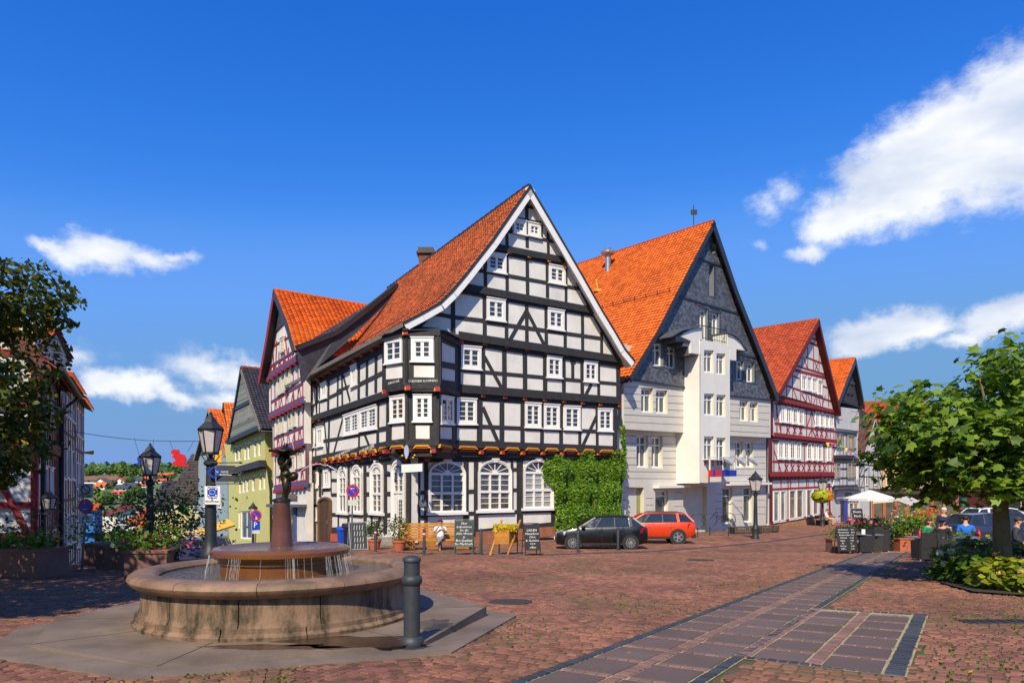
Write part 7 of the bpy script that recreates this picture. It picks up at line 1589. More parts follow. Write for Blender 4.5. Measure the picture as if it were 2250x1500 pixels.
d1 = 19.0; lp1 = ground(330, d1); H1 = EYE+(HY-972)/F*d1-lp1.z; LA = lamp_post(lp1, H1, 'street lamp with clear lantern standing among the flower tubs', rp=.1, lr=.27, lh=.9)
d2 = 15.5; lp2 = ground(463, d2); H2 = EYE+(HY-903)/F*d2-lp2.z; LB = lamp_post(lp2, H2, 'street lamp carrying direction signs and a meeting point sign behind the fountain', rp=.125, lr=.26, lh=.95)
p = onground(1660, 1183); lamp_post(p, EYE+(HY-1033)/F*p.y-p.z, 'street lamp in front of the cream rendered house', rp=.11, lr=.38, lh=1.15)
pf_ = onground(1807, 1168); pf_ = ground(1807, 60); LF_ = lamp_post(pf_, EYE+(HY-1046)/F*60-pf_.z, 'street lamp wearing an orange flower ball by the red house', rp=.12, lr=.42, lh=1.15)
p = ground(556, 40); lamp_post(p, EYE+(HY-1102)/F*40-p.z, 'small street lamp beside the lemon house', rp=.07, lr=.24, lh=.8)
# flower ball on the lamp post
fb = thing('flower_basket', 'round basket of yellow and orange flowers on the lamp post by the red house', 'flower basket', V((pf_.x, pf_.y, EYE+(HY-1105)/F*60)))
pp3 = rg.normal(size=(520, 3)); pp3 /= np.linalg.norm(pp3, axis=1)[:, None]; cpt = np.array((pf_.x, pf_.y, EYE+(HY-1090)/F*60))
pt = cpt+pp3*np.array((.95, .95, .62))*rg.uniform(.75, 1.05, (520, 1)); lo = pt[:, 0] < pf_.x+.2
FOR = leafmat('bloom_orange', lin(214, 120, 20), lin(226, 160, 40), .3); FYG = leafmat('bloom_yellow_green', lin(130, 150, 20), lin(190, 190, 50), .3)
obj('orange_blooms', leaves(pt[~lo], pp3[~lo], .26, QUADL), FOR, fb); obj('yellow_blooms', leaves(pt[lo], pp3[lo], .26, QUADL), FYG, fb); mb = MB(); mb.ball(tuple(cpt), .75, .75, .45); obj('basket', mb, M('moss_basket', lin(60, 70, 30), .95), fb)
# signs on the lamp behind the fountain
SGR = M('sign_dark_grey', lin(56, 58, 62), .5, .1); SWH = M('sign_white', (.72, .72, .70), .45, .03); SBLU = M('sign_royal_blue', lin(18, 62, 176), .4, .04); SRED = M('sign_traffic_red', lin(196, 24, 30), .4, .04); SYEL = M('banner_yellow', lin(238, 168, 20), .7, .08); TXB = M('lettering_black', (.02, .02, .02), .8)
yb = lambda y: EYE+(HY-y)/F*d2
def wp(px, py, dd=0.): return at(px, py, d2+dd)
FS = thing('direction_sign', 'grey arrow shaped direction boards on the lamp post behind the fountain', 'direction sign', wp(468, 1040, -.16))
for (y0, y1) in ((1022, 1034), (1044, 1058)):
    mb = MB(); P = [wp(475, y0, -.16), wp(514, y0, -.16), wp(521, (y0+y1)/2, -.16), wp(514, y1, -.16), wp(475, y1, -.16)]; mb.prism(P, (0, .03, 0)); obj('arrow_board', mb, SGR, FS)
for y in (1016, 1039, 1062): mb = MB(); mb.tube([wp(464, y, -.14), wp(527, y, -.14)], .014, 6); mb.tube([wp(525, y, -.14), wp(528, y, -.14), wp(535, y, -.14)], [.014, .03, .003], 6); obj('sign_arm', mb, IRON, FS)
DM = thing('diamond_frame', 'open blue diamond frame fixed to the lamp post above the meeting point sign', 'sign', wp(470, 1035, -.22))
mb = MB(); P = [wp(470, 1025, -.22), wp(484, 1036, -.22), wp(470, 1049, -.22), wp(456, 1038, -.22)]
for i in range(4): mb.bar(P[i], P[(i+1) % 4], .035, .03, (0, 1, 0))
obj('frame', mb, SBLU, DM)
MP = thing('meeting_point_sign', 'white board with blue meeting point symbol on the lamp post', 'sign', wp(467, 1108, -.2))
def flat(pts, dd, mat, name, par, th=.012): mb = MB(); mb.prism([wp(x, y, dd) for x, y in pts], (0, th, 0)); return obj(name, mb, mat, par)
def rectp(x0, y0, x1, y1): return [(x0, y0), (x1, y0), (x1, y1), (x0, y1)]
flat(rectp(449.5, 1067.5, 484, 1107.5), -.2, SWH, 'board', MP, .02); flat(rectp(455.5, 1072.5, 478, 1090), -.203, SBLU, 'symbol_field', MP, .003)
mb = MB(); c = wp(466.5, 1081, -.208); 
for k in range(20): a0, a1 = math.pi*k/10, math.pi*(k+1)/10; mb.tube([c+V((.062*math.cos(a0), 0, .045*math.sin(a0))), c+V((.062*math.cos(a1), 0, .045*math.sin(a1)))], .006, 4)
for sx in (-1, 1):
    for sz in (-1, 1):
        q = c+V((sx*.062, 0, sz*.05)); mb.add([q, q+V((sx*.045, 0, sz*.01)), q+V((sx*.035, 0, sz*.03)), q+V((sx*.012, 0, sz*.038))], [(0, 1, 2, 3)])
obj('symbol', mb, SWH, MP)
for (b, y, s) in (('Marie Brunnen', 1070.2, .035), ('Treffpunkt', 1092.8, .05), ('für', 1096.8, .045), ('Gästeführungen', 1100.8, .05)): text_mesh(b, s, TXB, MP, wp(466.5, y, -.205), (1, 0, 0), (0, 0, 1))
# ================================================================== round no stopping signs
def nostop(pole, pc, r, arrow, label, plate=None, base=None, yaw=0., extra=None):
    """pc: world centre of the disc; pole: ground point"""
    t = thing('no_stopping_sign', label, 'traffic sign', pole, group='round no stopping signs')
    mb = MB(); mb.tube([V(pole)-V((0, 0, .2)), V((pc.x, pc.y+.04, pc.z+r*1.05))], .03, 8); obj('pole', mb, ZINC, t)
    f = lambda x, z, o: V((pc.x+x, pc.y-o, pc.z+z))
    ring = lambda q, o0, o1, m, nm: obj(nm, MB().prism([f(q*math.cos(2*math.pi*k/28), q*math.sin(2*math.pi*k/28), o1) for k in range(28)], (0, o1-o0, 0)), m, t)
    ring(r*1.0, 0, .02, SRED, 'disc'); ring(r*.76, .018, .026, SBLU, 'blue_field')
    mb = MB(); q = r*.8*.707; w = r*.1; mb.prism([f(-q-w*.7, q-w*.7, .03), f(-q+w*.7, q+w*.7, .03), f(q+w*.7, -q+w*.7, .03), f(q-w*.7, -q-w*.7, .03)], (0, .008, 0)); obj('red_bar', mb, SRED, t)
    if arrow:
        y = r*.38*(1 if arrow[1] == 'u' else -1); s = -1 if arrow[0] == 'l' else 1; mb = MB()
        mb.prism([f(s*r*.34, y, .033), f(s*r*.1, y+r*.12, .033), f(s*r*.1, y+r*.04, .033), f(-s*r*.3, y+r*.04, .033), f(-s*r*.3, y-r*.04, .033), f(s*r*.1, y-r*.04, .033), f(s*r*.1, y-r*.12, .033)], (0, .004, 0)); obj('white_arrow', mb, SWH, t)
    if plate:
        for (z, w, h, m, nm) in plate: mb = MB(); mb.prism([f(-w, z-h, .02), f(w, z-h, .02), f(w, z+h, .02), f(-w, z+h, .02)], (0, .02, 0)); obj(nm, mb, m, t)
    return t, f
dA = 24.5; pA = ground(771, dA); nostop(pA, at(775, 1078, dA), 14.2/F*dA, 'lu', 'no stopping sign with left arrow in front of the arched windows', [(-.42, .16, .1, M('plate_pale', lin(186, 190, 186), .5), 'small_plate')])
dB = 30.; pB = ground(559, dB); tB, fB = nostop(pB, at(563, 1132, dB), 12/F*dB, None, 'no stopping sign above a blue parking sign beside the lemon house', [(-.43, .17, .2, SBLU, 'parking_sign'), (-.72, .17, .07, M('plate_pale', lin(186, 190, 186), .5), 'small_plate')])
text_mesh('P', .34, SWH, tB, fB(-.02, -.42, .03), (1, 0, 0), (0, 0, 1), 'letter')
mb = MB(); q = at(563, 1135, dB-.05); mb.bar(q+V((-.03, 0, -.08)), q+V((.06, 0, -.08)), .02, .05); mb.ball(q+V((.0, 0, -.02)), .03); obj('tow_symbol', mb, SWH, tB)
dC = 18.2; pC = ground(178, dC); tC, fC = nostop(pC, at(189, 1112, dC), 16/F*dC, 'rd', 'no stopping sign with right arrow under a grey zone end sign on the left', [(-.34, .185, .105, M('plate_pale', lin(186, 190, 186), .5), 'bicycle_plate'), (.42, .185, .19, M('zone_grey', lin(170, 172, 170), .5), 'zone_board')])
mb = MB(); c = fC(0, .45, .03); 
for k in range(24): a0, a1 = math.pi*k/12, math.pi*(k+1)/12; mb.tube([c+V((.115*math.cos(a0), 0, .115*math.sin(a0))), c+V((.115*math.cos(a1), 0, .115*math.sin(a1)))], .014, 4)
mb.bar(c+V((-.1, 0, .1)), c+V((.1, 0, -.1)), .01, .02, (0, 1, 0)); mb.bar(c+V((-.18, 0, -.18)), c+V((-.05, 0, -.1)), .01, .03, (0, 1, 0)); obj('zone_symbol', mb, SGR, tC); text_mesh('ZONE', .09, SGR, tC, fC(.02, .27, .025), (1, 0, 0), (0, 0, 1))
mb = MB()
for x in (-.06, .06): c = fC(x, -.32, .03); [mb.tube([c+V((.035*math.cos(math.pi*k/5), 0, .035*math.sin(math.pi*k/5))), c+V((.035*math.cos(math.pi*(k+1)/5), 0, .035*math.sin(math.pi*(k+1)/5)))], .005, 4) for k in range(10)]
mb.tube([fC(-.06, -.32, .03), fC(-.02, -.25, .03), fC(.04, -.25, .03), fC(.06, -.32, .03)], .005, 4); mb.bar(fC(.03, -.41, .03), fC(.13, -.41, .03), .01, .012, (0, 1, 0)); mb.bar(fC(-.08, -.44, .03), fC(-.08, -.38, .03), .01, .012, (0, 1, 0)); obj('bicycle_symbol', mb, TXB, tC)
# ================================================================== bins, A-boards, pots by the corner house
gl_ = lambda px, d: ground(px, d)
def bin_(px, d, col, label, h=1.0, w=.55):
    p = gl_(px, d); t = thing('wheelie_bin', label, 'bin', p, .5); m = M('plastic_%s' % label.split()[0], col, .5, .1, 4, .05)
    mb = MB(); mb.hexa([(-w*.42, -w*.42, .05), (w*.42, -w*.42, .05), (w*.42, w*.42, .05), (-w*.42, w*.42, .05), (-w*.52, -w*.55, h*.92), (w*.52, -w*.55, h*.92), (w*.52, w*.55, h*.92), (-w*.52, w*.55, h*.92)]); obj('bin_body', mb, m, t, local=True)
    mb = MB(); mb.hexa([(-w*.56, -w*.62, h*.92), (w*.56, -w*.62, h*.92), (w*.56, w*.6, h*.92), (-w*.56, w*.6, h*.92), (-w*.5, -w*.5, h), (w*.5, -w*.5, h), (w*.5, w*.55, h*1.06), (-w*.5, w*.55, h*1.06)]); obj('lid', mb, m, t, local=True)
    for s in (-1, 1): mb = MB(); mb.tube([(s*w*.46, w*.5, .1), (s*w*.54, w*.5, .1)], .1, 10); obj('wheel', mb, IRON, t, local=True)
    mb = MB(); mb.tube([(-w*.45, w*.62, h*.95), (w*.45, w*.62, h*.95)], .02, 6); obj('handle', mb, m, t, local=True)
bin_(757, 31.5, lin(20, 76, 190), 'blue wheelie bin next to the black one below the arched windows'); bin_(773, 31.2, lin(30, 31, 33), 'black wheelie bin beside the blue bin', 1.1, .68)
BOARDB = M('chalkboard', lin(52, 56, 58), .75, .15, 6, .05); ALU = M('aluminium', lin(186, 188, 190), .4, .06, metal=.4); GRN = M('green_tube', lin(30, 74, 58), .45, .05); DKW = M('dark_stained_wood', lin(52, 34, 28), .7, .2, 8, .2)
def aboard(px, d, rz, w, h, label, fmat, leg, lines, spread=.35, bm=BOARDB, tsz=.1, top=None, shear=.15, tilt=0):
    p = gl_(px, d); t = thing('chalkboard_stand', label, 'A-board', p, rz); t['_local'] = 1; PM[t.name] = None
    z0 = leg; th = math.atan2(spread/2, h+leg)
    def pt(x, z, o=0.): return V((x, -spread/2+(z/(h+leg))*spread/2-o, z))
    def bk(x, z): return V((x, spread/2-(z/(h+leg))*spread/2, z))
    mb = MB()
    for s in (-1, 1): mb.tube([pt(s*w/2, 0), pt(s*w/2, h+leg)], .02, 6)
    mb.tube([pt(-w/2, h+leg), pt(w/2, h+leg)], .02, 6); mb.tube([pt(-w/2, leg), pt(w/2, leg)], .02, 6); obj('frame', mb, fmat, t, local=True)
    mb = MB()
    for s in (-1, 1): mb.tube([bk(s*w/2, 0), bk(s*w/2, h+leg)], .018, 6)
    mb.tube([bk(-w/2, leg+.1), bk(w/2, leg+.1)], .016, 6); obj('rear_leg', mb, fmat, t, local=True)
    mb = MB(); mb.hexa([pt(-w/2+.02, leg+.02), pt(w/2-.02, leg+.02), pt(w/2-.02, leg+.02, -.02), pt(-w/2+.02, leg+.02, -.02), pt(-w/2+.02, leg+h-.03), pt(w/2-.02, leg+h-.03), pt(w/2-.02, leg+h-.03, -.02), pt(-w/2+.02, leg+h-.03, -.02)]); obj('board', mb, bm, t, local=True)
    n = len(lines)
    for i, ln in enumerate(lines):
        if not ln: continue
        z = leg+h*.93-(i+.5)*(h*.9/n); o = pt(0, z, .008); text_mesh(ln, tsz, TXW, t, o, (1, 0, 0), pt(0, 1)-pt(0, 0), 'chalk_line', .001, shear=shear)
    del t['_local']
    return t
aboard(1020, 25.6, 0., .68, .98, 'green framed chalkboard with a handwritten sausage offer by the bench', GRN, .32, ['Hier', 'bekommen', 'Sie die', '„Ahle Wurst"', 'in', 'Bio-Qualität', 'Ihr Marktcafé'], .55, tsz=.125)
aboard(1167, 25.2, .2, .56, .95, 'dark wooden chalkboard with arrow beside the wheelbarrow planter', DKW, .22, ['', 'LADEN', 'Naturkost', 'Obst', '& Gemüse', '<==', 'offen'], .7, M('chalkboard_black', lin(24, 26, 30), .7), tsz=.12)
aboard(786, 29.5, .45, .75, 1.15, 'white topped metal A-board leaning open near the bins', ALU, .05, ['| | | |', '| | | |', '| | | |', '| | | |'], .6, tsz=.22)
mb = MB()
aboard(1858, 26.3, .0, .72, .92, 'dark framed menu chalkboard at the start of the cafe terrace', DKW, .12, ['Am Brunnen     2,90', 'Flammkuchen    8,50', 'Bratkartoffeln 7,90', 'Schnitzel     11,50', 'Suppe          4,20', 'Eis            3,-', 'Kuchen         2,80', 'Kaffee         2,40'], .4, M('chalkboard_black', lin(24, 26, 30), .7), tsz=.075)
aboard(1882, 55, .1, 1.0, 1.5, 'white framed chalkboard in front of the blue shop door', ALU, .1, ['Heute', 'frisch', 'Spargel', 'Eis'], .6, M('chalkboard_black', lin(24, 26, 30), .7), tsz=.28)
TERRA = M('terracotta', lin(176, 96, 62), .8, .15, 5, .15)
BOXW = leafmat('leaf_box', lin(36, 62, 22), lin(86, 108, 40), .25)
def pot_shrub(px, d, label, h=.9, r=.42):
    p = gl_(px, d); t = thing('potted_shrub', label, 'potted plant', p, group='potted box shrubs by the shop door')
    mb = MB(); mb.lathe([(.2, 0), (.28, .36), (.31, .37), (.31, .45), (.26, .45), (.25, .40), (0, .4)], p, 20); obj('pot', mb, TERRA, t, smooth='auto')
    pts, dd = shell((p.x, p.y, p.z+.45+h*.45), (r, r, h*.55), 700, .3); nv = dd+rg.normal(size=dd.shape)*.6; obj('foliage', leaves(pts, nv, .075, OVAL), BOXW, t, kind='stuff'); mb = MB(); mb.tube([p+V((0, 0, .35)), p+V((0, 0, .9))], .03, 6); obj('stem', mb, BARK, t)
pot_shrub(823, 29.6, 'potted box shrub nearer the bins, left of the steps'); pot_shrub(877, 28.6, 'potted box shrub directly in front of the glazed shop door', 1.0, .46)
# ================================================================== wooden bench, wheelbarrow planter
WOOD = M('pine_varnished', lin(176, 118, 40), .55, .2, 5, .25, 40, rnd=.2)
bd = 29.6; bp0 = gl_(955, bd); BR_ = .12; bt = thing('wooden_bench', 'yellow varnished slatted wooden bench against the timbered house', 'bench', bp0, BR_); bw = 3.15
for (z, o) in ((.40, 0), (.52, .02), (.64, .05), (.76, .08), (.88, .11), (1.0, .14)):
    for (x0, x1) in ((-bw/2, bw/2),): mb = MB(); mb.cur = R.random(); mb.box(x0, .3+o, z+.03, x1, .34+o, z+.13); obj('back_slat', mb, WOOD, bt, local=True)
for k in range(5): mb = MB(); mb.cur = R.random(); mb.box(-bw/2-.05, -.3+k*.12, .40, bw/2+.05, -.3+k*.12+.105, .45); obj('seat_slat', mb, WOOD, bt, local=True)
for s in (-1.1, 0, 1.1):
    mb = MB(); mb.box(s*1.05-.3, -.26, 0, s*1.05-.22, .28, .4); mb.box(s*1.05+.22, -.26, 0, s*1.05+.3, .28, .4)
    for z in (.04, .17, .29): mb.box(s*1.05-.32, -.29, z, s*1.05+.32, -.262, z+.1)
    mb.bar((s*1.05, .30, .2), (s*1.05, .5, 1.1), .08, .06); obj('leg', mb, WOOD, bt, local=True)
wd = 25.8; wp0 = gl_(1108, wd); wt = thing('wheelbarrow_planter', 'orange wooden wheelbarrow planter filled with yellow flowers', 'planter', wp0, .0)
mb = MB(); mb.cur = .4; mb.box(-.36, -.45, .42, .18, -.40, .68); obj('front_plank', mb, WOOD, wt, local=True); mb = MB(); mb.cur = .8; mb.box(-.36, -.45, .685, .18, -.40, .94); obj('front_plank', mb, WOOD, wt, local=True)
mb = MB(); mb.cur = .2; mb.hexa([(.15, -.44, .42), (.19, -.44, .42), (.5, .5, .42), (.46, .5, .42), (.15, -.44, .94), (.19, -.44, .94), (.5, .5, .94), (.46, .5, .94)]); mb.hexa([(-.36, -.44, .42), (-.32, -.44, .42), (.0, .5, .42), (-.04, .5, .42), (-.36, -.44, .94), (-.32, -.44, .94), (.0, .5, .94), (-.04, .5, .94)]); mb.box(-.04, .46, .42, .5, .5, .94); mb.hexa([(-.34, -.43, .42), (.17, -.43, .42), (.48, .48, .42), (-.02, .48, .42), (-.34, -.43, .85), (.17, -.43, .85), (.48, .48, .85), (-.02, .48, .85)]); obj('box', mb, WOOD, wt, local=True)
for (a, b) in (((-.52, -.55, 0), (-.1, .25, 1.28)), ((.13, -.55, 0), (.62, .25, 1.28)), ((-.2, .4, 0), (-.2, .4, .6)), ((.5, .45, 0), (.5, .45, .95))): mb = MB(); mb.cur = R.random(); mb.bar(a, b, .07, .05); obj('shaft', mb, WOOD, wt, local=True)
pts = np.array([(rg.uniform(-.42, .45), rg.uniform(-.5, .5), .9+.22*rg.uniform(0, 1)) for _ in range(700)]); pts[:, 0] += .1*pts[:, 1]+.05
FYL = leafmat('bloom_golden', lin(168, 150, 14), lin(214, 190, 40), .3); obj('flowers', leaves(pts, np.abs(rg.normal(size=pts.shape))*np.array((1, -1, 1)), .09, QUADL), FYL, wt, local=True, kind='stuff')
# ================================================================== hanging shop sign board and lamp on the corner
sb_ = thing('hanging_sign', 'blank white shop sign board hanging at the corner of the timbered house', 'shop sign', at(905, 1027, 31.0)); mb = MB(); P = [at(x, y, 31.0) for x, y in ((882, 1020), (928, 1018), (928, 1035), (882, 1038))]; mb.prism(P, (0, .08, 0)); obj('board', mb, M('sign_frosted', (.66, .70, .66), .5, .06), sb_)
mb = MB(); mb.tube([at(905, 1020, 31.05), at(903, 1003, 31.4), at(910, 985, 32)], .03, 6); obj('bracket', mb, IRON, sb_)
os_ = thing('oval_sign', 'small pale oval sign on gilded iron scrollwork under the bay', 'shop sign', at(893, 995, 31.2)); mb = MB(); mb.prism([at(893+5.2*math.cos(2*math.pi*k/18), 991+14*math.sin(2*math.pi*k/18), 31.1) for k in range(18)], (0, .05, 0)); obj('oval_board', mb, M('sign_pale_blue', lin(150, 172, 200), .4, .04), os_)
mb = MB(); 
for (x, y) in ((884, 1001), (893, 1006), (908, 1005), (911, 1000)): mb.ball(at(x, y, 31.15), .06)
obj('gilt_scroll', mb, M('gilt', lin(190, 150, 40), .4, metal=.6), os_); mb = MB(); mb.tube([at(893, 1005, 31.15), at(905, 1007, 31.3), at(912, 1000, 31.8)], .03, 6); obj('bracket', mb, IRON, os_)
# ================================================================== cars
TYRE = M('tyre', (.018, .018, .018), .85, .1); RIMM = M('alloy_rim', lin(190, 192, 196), .3, .05, metal=.8); CGL = M('car_glass', (.02, .025, .03), .03, .3, 2, 0, spec=1.0); TRIM = M('black_trim', (.02, .02, .022), .5, .1); TLI = M('tail_light', lin(150, 12, 20), .2, .1, coat=.5); HLI = M('head_light', (.6, .62, .65), .12, .1, coat=.6)
def car(name, label, p, rz, paint, L=4.0, H=1.46, Wd=.85, spokes=10, suv=False, estate=False, group='parked cars', rail=False):
    t = thing(name, label, 'car', p, rz, group); k = L/4.0; zs = H/1.46; g = .06 if suv else 0
    st = [(2.0, .34, .60, .60), (1.95, .24, .70, .72), (1.75, .2, .79, .80), (1.35, .19, .88, .83), (.95, .19, .95, .845), (.3, .19, .97, .85), (-.5, .19, .985, .85), (-1.2, .2, 1.0, .85), (-1.6, .22, 1.01, .83), (-1.88, .28, 1.0, .78), (-1.97, .34, .9, .72)]
    if suv or estate: st[-2] = (-1.9, .3, 1.02, .8); st[-1] = (-1.99, .36, .95, .75)
    mb = MB(); ring = []
    for (x, zb, zt, hw) in st:
        x *= k; hw *= Wd/.85; zb = zb*zs+g; zt = zt*zs+g*.5
        ring.append([(x, -hw*.88, zb), (x, -hw, zb+.16), (x, -hw*1.0, (zb+zt)/2+.05), (x, -hw*.985, zt-.1), (x, -hw*.93, zt), (x, -hw*.4, zt+.03), (x, hw*.4, zt+.03), (x, hw*.93, zt), (x, hw*.985, zt-.1), (x, hw, (zb+zt)/2+.05), (x, hw, zb+.16), (x, hw*.88, zb)])
    n = 12; mb.v = [q for r in ring for q in r]
    for i in range(len(ring)-1):
        for j in range(n): mb.f.append((i*n+j, i*n+(j+1) % n, (i+1)*n+(j+1) % n, (i+1)*n+j))
    mb.f += [tuple(range(n)), tuple(range((len(ring)-1)*n, len(ring)*n))[::-1]]; mb.r = [0]*len(mb.f); mb.m = [0]*len(mb.f); obj('body', mb, paint, t, local=True, smooth='auto')
    rear = -1.62 if not (suv or estate) else -1.72; rt = -1.35 if not (suv or estate) else -1.62
    Bp = [(x*k, Wd*.93 if i else Wd*.88, z*zs+g*.5) for i, (x, z) in enumerate(((.98, .95), (.30, .97), (-.55, .985), (-1.25, 1.0), (rear-.2, 1.01)))]
    Tp = [(x*k, y*Wd/.85, z*zs) for (x, y, z) in ((.28, .60, 1.395), (.0, .615, 1.44), (-.55, .62, 1.46), (-1.2, .60, 1.435), (rt, .57, 1.385))]
    for s in (-1, 1):
        for i in range(4):
            a, b, c, d = [V((q[0], s*q[1], q[2])) for q in (Bp[i], Bp[i+1], Tp[i+1], Tp[i])]; m = (a+b+c+d)/4; q = [m+(x-m)*.93 for x in (a, b, c, d)]
            mb = MB(); mb.add(q, [(0, 1, 2, 3)]); obj('side_window', mb, CGL, t, local=True)
            o = V((0, -s*.012, -.005)); mb = MB(); mb.add([x+o for x in (a, b, c, d)], [(0, 1, 2, 3)]); obj('window_surround', mb, TRIM if i in (0, 1, 2) else paint, t, local=True)
    mb = MB(); mb.v = [(q[0], s*q[1], q[2]) for q in Tp for s in (-1, -.5, .5, 1)]; mb.v = [(x, y, z+(.025 if abs(y) < .4 else 0)) for x, y, z in mb.v]
    for i in range(4):
        for j in range(3): mb.f.append((i*4+j, i*4+j+1, (i+1)*4+j+1, (i+1)*4+j))
    mb.r = [0]*len(mb.f); mb.m = [0]*len(mb.f); obj('roof', mb, paint, t, local=True, smooth=True)
    for (a, b, nm) in ((Bp[0], Tp[0], 'windscreen'), (Bp[4], Tp[4], 'rear_window')): mb = MB(); mb.add([(a[0], -a[1], a[2]), (a[0], a[1], a[2]), (b[0], b[1], b[2]), (b[0], -b[1], b[2])], [(0, 1, 2, 3)]); obj(nm, mb, CGL, t, local=True)
    mb = MB()
    for s in (-1, 1):
        for (a, b) in ((Bp[0], Tp[0]), (Bp[4], Tp[4]), (Bp[3], Tp[3])): mb.bar((a[0], s*a[1], a[2]), (b[0], s*b[1], b[2]), .07 if a is not Bp[3] else .12, .05, (0, s, .4))
        for i in range(4): mb.bar((Tp[i][0], s*Tp[i][1], Tp[i][2]), (Tp[i+1][0], s*Tp[i+1][1], Tp[i+1][2]), .05, .05)
    obj('pillar', mb, paint, t, local=True)
    wr = (.31 if not suv else .345)*k**.3
    for s in (-1, 1):
        for x in (1.27*k, -1.22*k):
            mb = MB(); mb.tube([(x, s*(Wd-.25), wr), (x, s*(Wd+.004), wr)], wr*1.16, 24); obj('wheel_arch', mb, TRIM, t, local=True)
            mb = MB(); mb.lathe([(wr*.66, -.1), (wr*.9, -.1), (wr, -.06), (wr, .06), (wr*.92, .095), (wr*.68, .10), (wr*.66, .04)], (0, 0, 0), 28); mb.xf(Matrix.Translation((x, s*(Wd-.08), wr)) @ Matrix.Rotation(-s*math.pi/2, 4, 'X')); w = obj('wheel', mb, TYRE, t, local=True, smooth='auto')
            mb = MB(); mb.lathe([(0, .03), (wr*.66, .03), (wr*.68, .085), (wr*.62, .085), (wr*.6, .045)], (0, 0, 0), 28); mb.xf(Matrix.Translation((x, s*(Wd-.08), wr)) @ Matrix.Rotation(-s*math.pi/2, 4, 'X')); obj('rim_back', mb, TRIM, w, local=True)
            mb = MB()
            for q in range(spokes): a = 2*math.pi*q/spokes; mb.bar((0, 0, .085), (wr*.62*math.cos(a), wr*.62*math.sin(a), .09), wr*(.1 if spokes > 6 else .2), .03)
            mb.lathe([(wr*.6, .06), (wr*.67, .09), (wr*.67, .10), (wr*.6, .1)], (0, 0, 0), 28, closed=True); mb.lathe([(wr*.14, .06), (wr*.14, .105), (0, .11)], (0, 0, 0), 12); mb.xf(Matrix.Translation((x, s*(Wd-.08), wr)) @ Matrix.Rotation(-s*math.pi/2, 4, 'X')); obj('rim', mb, RIMM, w, local=True)
        mb = MB(); mb.ball((.82*k, s*(Wd+.08), 1.0*zs), .1, .09, .07, 10, 6); obj('door_mirror', mb, paint, t, local=True, smooth=True)
        for x in (.05, -.85): mb = MB(); mb.box(x*k-.1, s*(Wd-.0), .80*zs, x*k+.1, s*(Wd+.018), .825*zs); obj('door_handle', mb, RIMM if suv else paint, t, local=True)
        mb = MB(); mb.box(-.9*k, s*(Wd-.01), .22*zs+g, .95*k, s*(Wd+.012), .30*zs+g); obj('sill_trim', mb, TRIM, t, local=True)
        mb = MB()
        for x in (.98, .02, -.92): mb.box(x*k-.006, s*(Wd-.02), .35*zs, x*k+.006, s*(Wd+.002), .95*zs)
        obj('door_gap', mb, TRIM, t, local=True)
        mb = MB(); mb.hexa([(1.62*k, s*Wd*.96, .66*zs), (1.93*k, s*Wd*.80, .58*zs), (1.95*k, s*Wd*.62, .58*zs), (1.7*k, s*Wd*.62, .7*zs), (1.55*k, s*Wd*.965, .80*zs), (1.9*k, s*Wd*.80, .72*zs), (1.93*k, s*Wd*.62, .72*zs), (1.6*k, s*Wd*.62, .82*zs)]); obj('headlight', mb, HLI, t, local=True)
        mb = MB(); mb.hexa([(-1.62*k, s*Wd*.985, .74*zs), (-1.99*k, s*Wd*.84, .72*zs), (-2.0*k, s*Wd*.6, .74*zs), (-1.7*k, s*Wd*.6, .74*zs), (-1.68*k, s*Wd*.975, .97*zs), (-1.95*k, s*Wd*.86, .97*zs), (-1.97*k, s*Wd*.6, .96*zs), (-1.75*k, s*Wd*.6, .97*zs)]); obj('tail_light', mb, TLI, t, local=True)
    mb = MB(); mb.box(1.93*k, -.5, .36, 2.02*k, .5, .46); obj('grille', mb, TRIM, t, local=True)
    mb = MB(); mb.box(-2.03*k, -.26, .5, -1.98*k, .26, .61); obj('number_plate', mb, SWH, t, local=True); mb = MB(); mb.box(2.02*k, -.26, .42, 2.05*k, .26, .53); obj('number_plate', mb, SWH, t, local=True)
    if suv:
        mb = MB(); mb.box(-2.02*k, -Wd*.9, .3, -1.9*k, Wd*.9, .5); mb.box(1.9*k, -Wd*.9, .26, 2.01*k, Wd*.9, .42); obj('bumper', mb, TRIM, t, local=True)
        mb = MB()
        for s in (-1, 1): mb.tube([(.15*k, s*.56, 1.42*zs), (.0, s*.56, 1.5*zs), (-1.4*k, s*.56, 1.49*zs), (-1.55*k, s*.56, 1.42*zs)], .02, 6)
        obj('roof_rail', mb, TRIM, t, local=True)
    return t
def paint(n, c, metal=.2): return M('car_paint_'+n, c, .3, .04, 2, 0, metal=metal, coat=.7, spec=.5)
car('hatchback_car', 'black five door hatchback parked in front of the ivy', gl_(1319, 30.6), math.pi-.03, paint('black', lin(7, 8, 13), 0), 4.05, 1.46)
car('suv_car', 'bright orange SUV parked behind the black hatchback', gl_(1424, 34.8), math.pi-.06, paint('orange', lin(214, 62, 14), .1), 4.45, 1.54, .9, 5, True)
car('estate_car', 'silver estate car parked down the street on the left', gl_(437, 50), 1.75, paint('silver', lin(150, 154, 160), .6), 4.3, 1.6, .86, 5, False, True)
car('dark_street_car', 'dark car parked behind the street lamp near the bicycle', gl_(478, 46), 1.9, paint('anthracite', lin(40, 40, 46), .4), 4.3, 1.55, .86, 5, False, True)
car('blue_grey_estate', 'blue grey estate car parked behind the cafe tables under the tree', gl_(2208, 29.5), .05, paint('blue_grey', lin(60, 68, 90), .5), 4.6, 1.58, .9, 5, False, True)
car('white_van_car', 'white people carrier behind the blue grey estate car', gl_(2205, 41), 0.0, paint('white', (.75, .75, .74), 0), 4.5, 1.75, .9, 5, True)
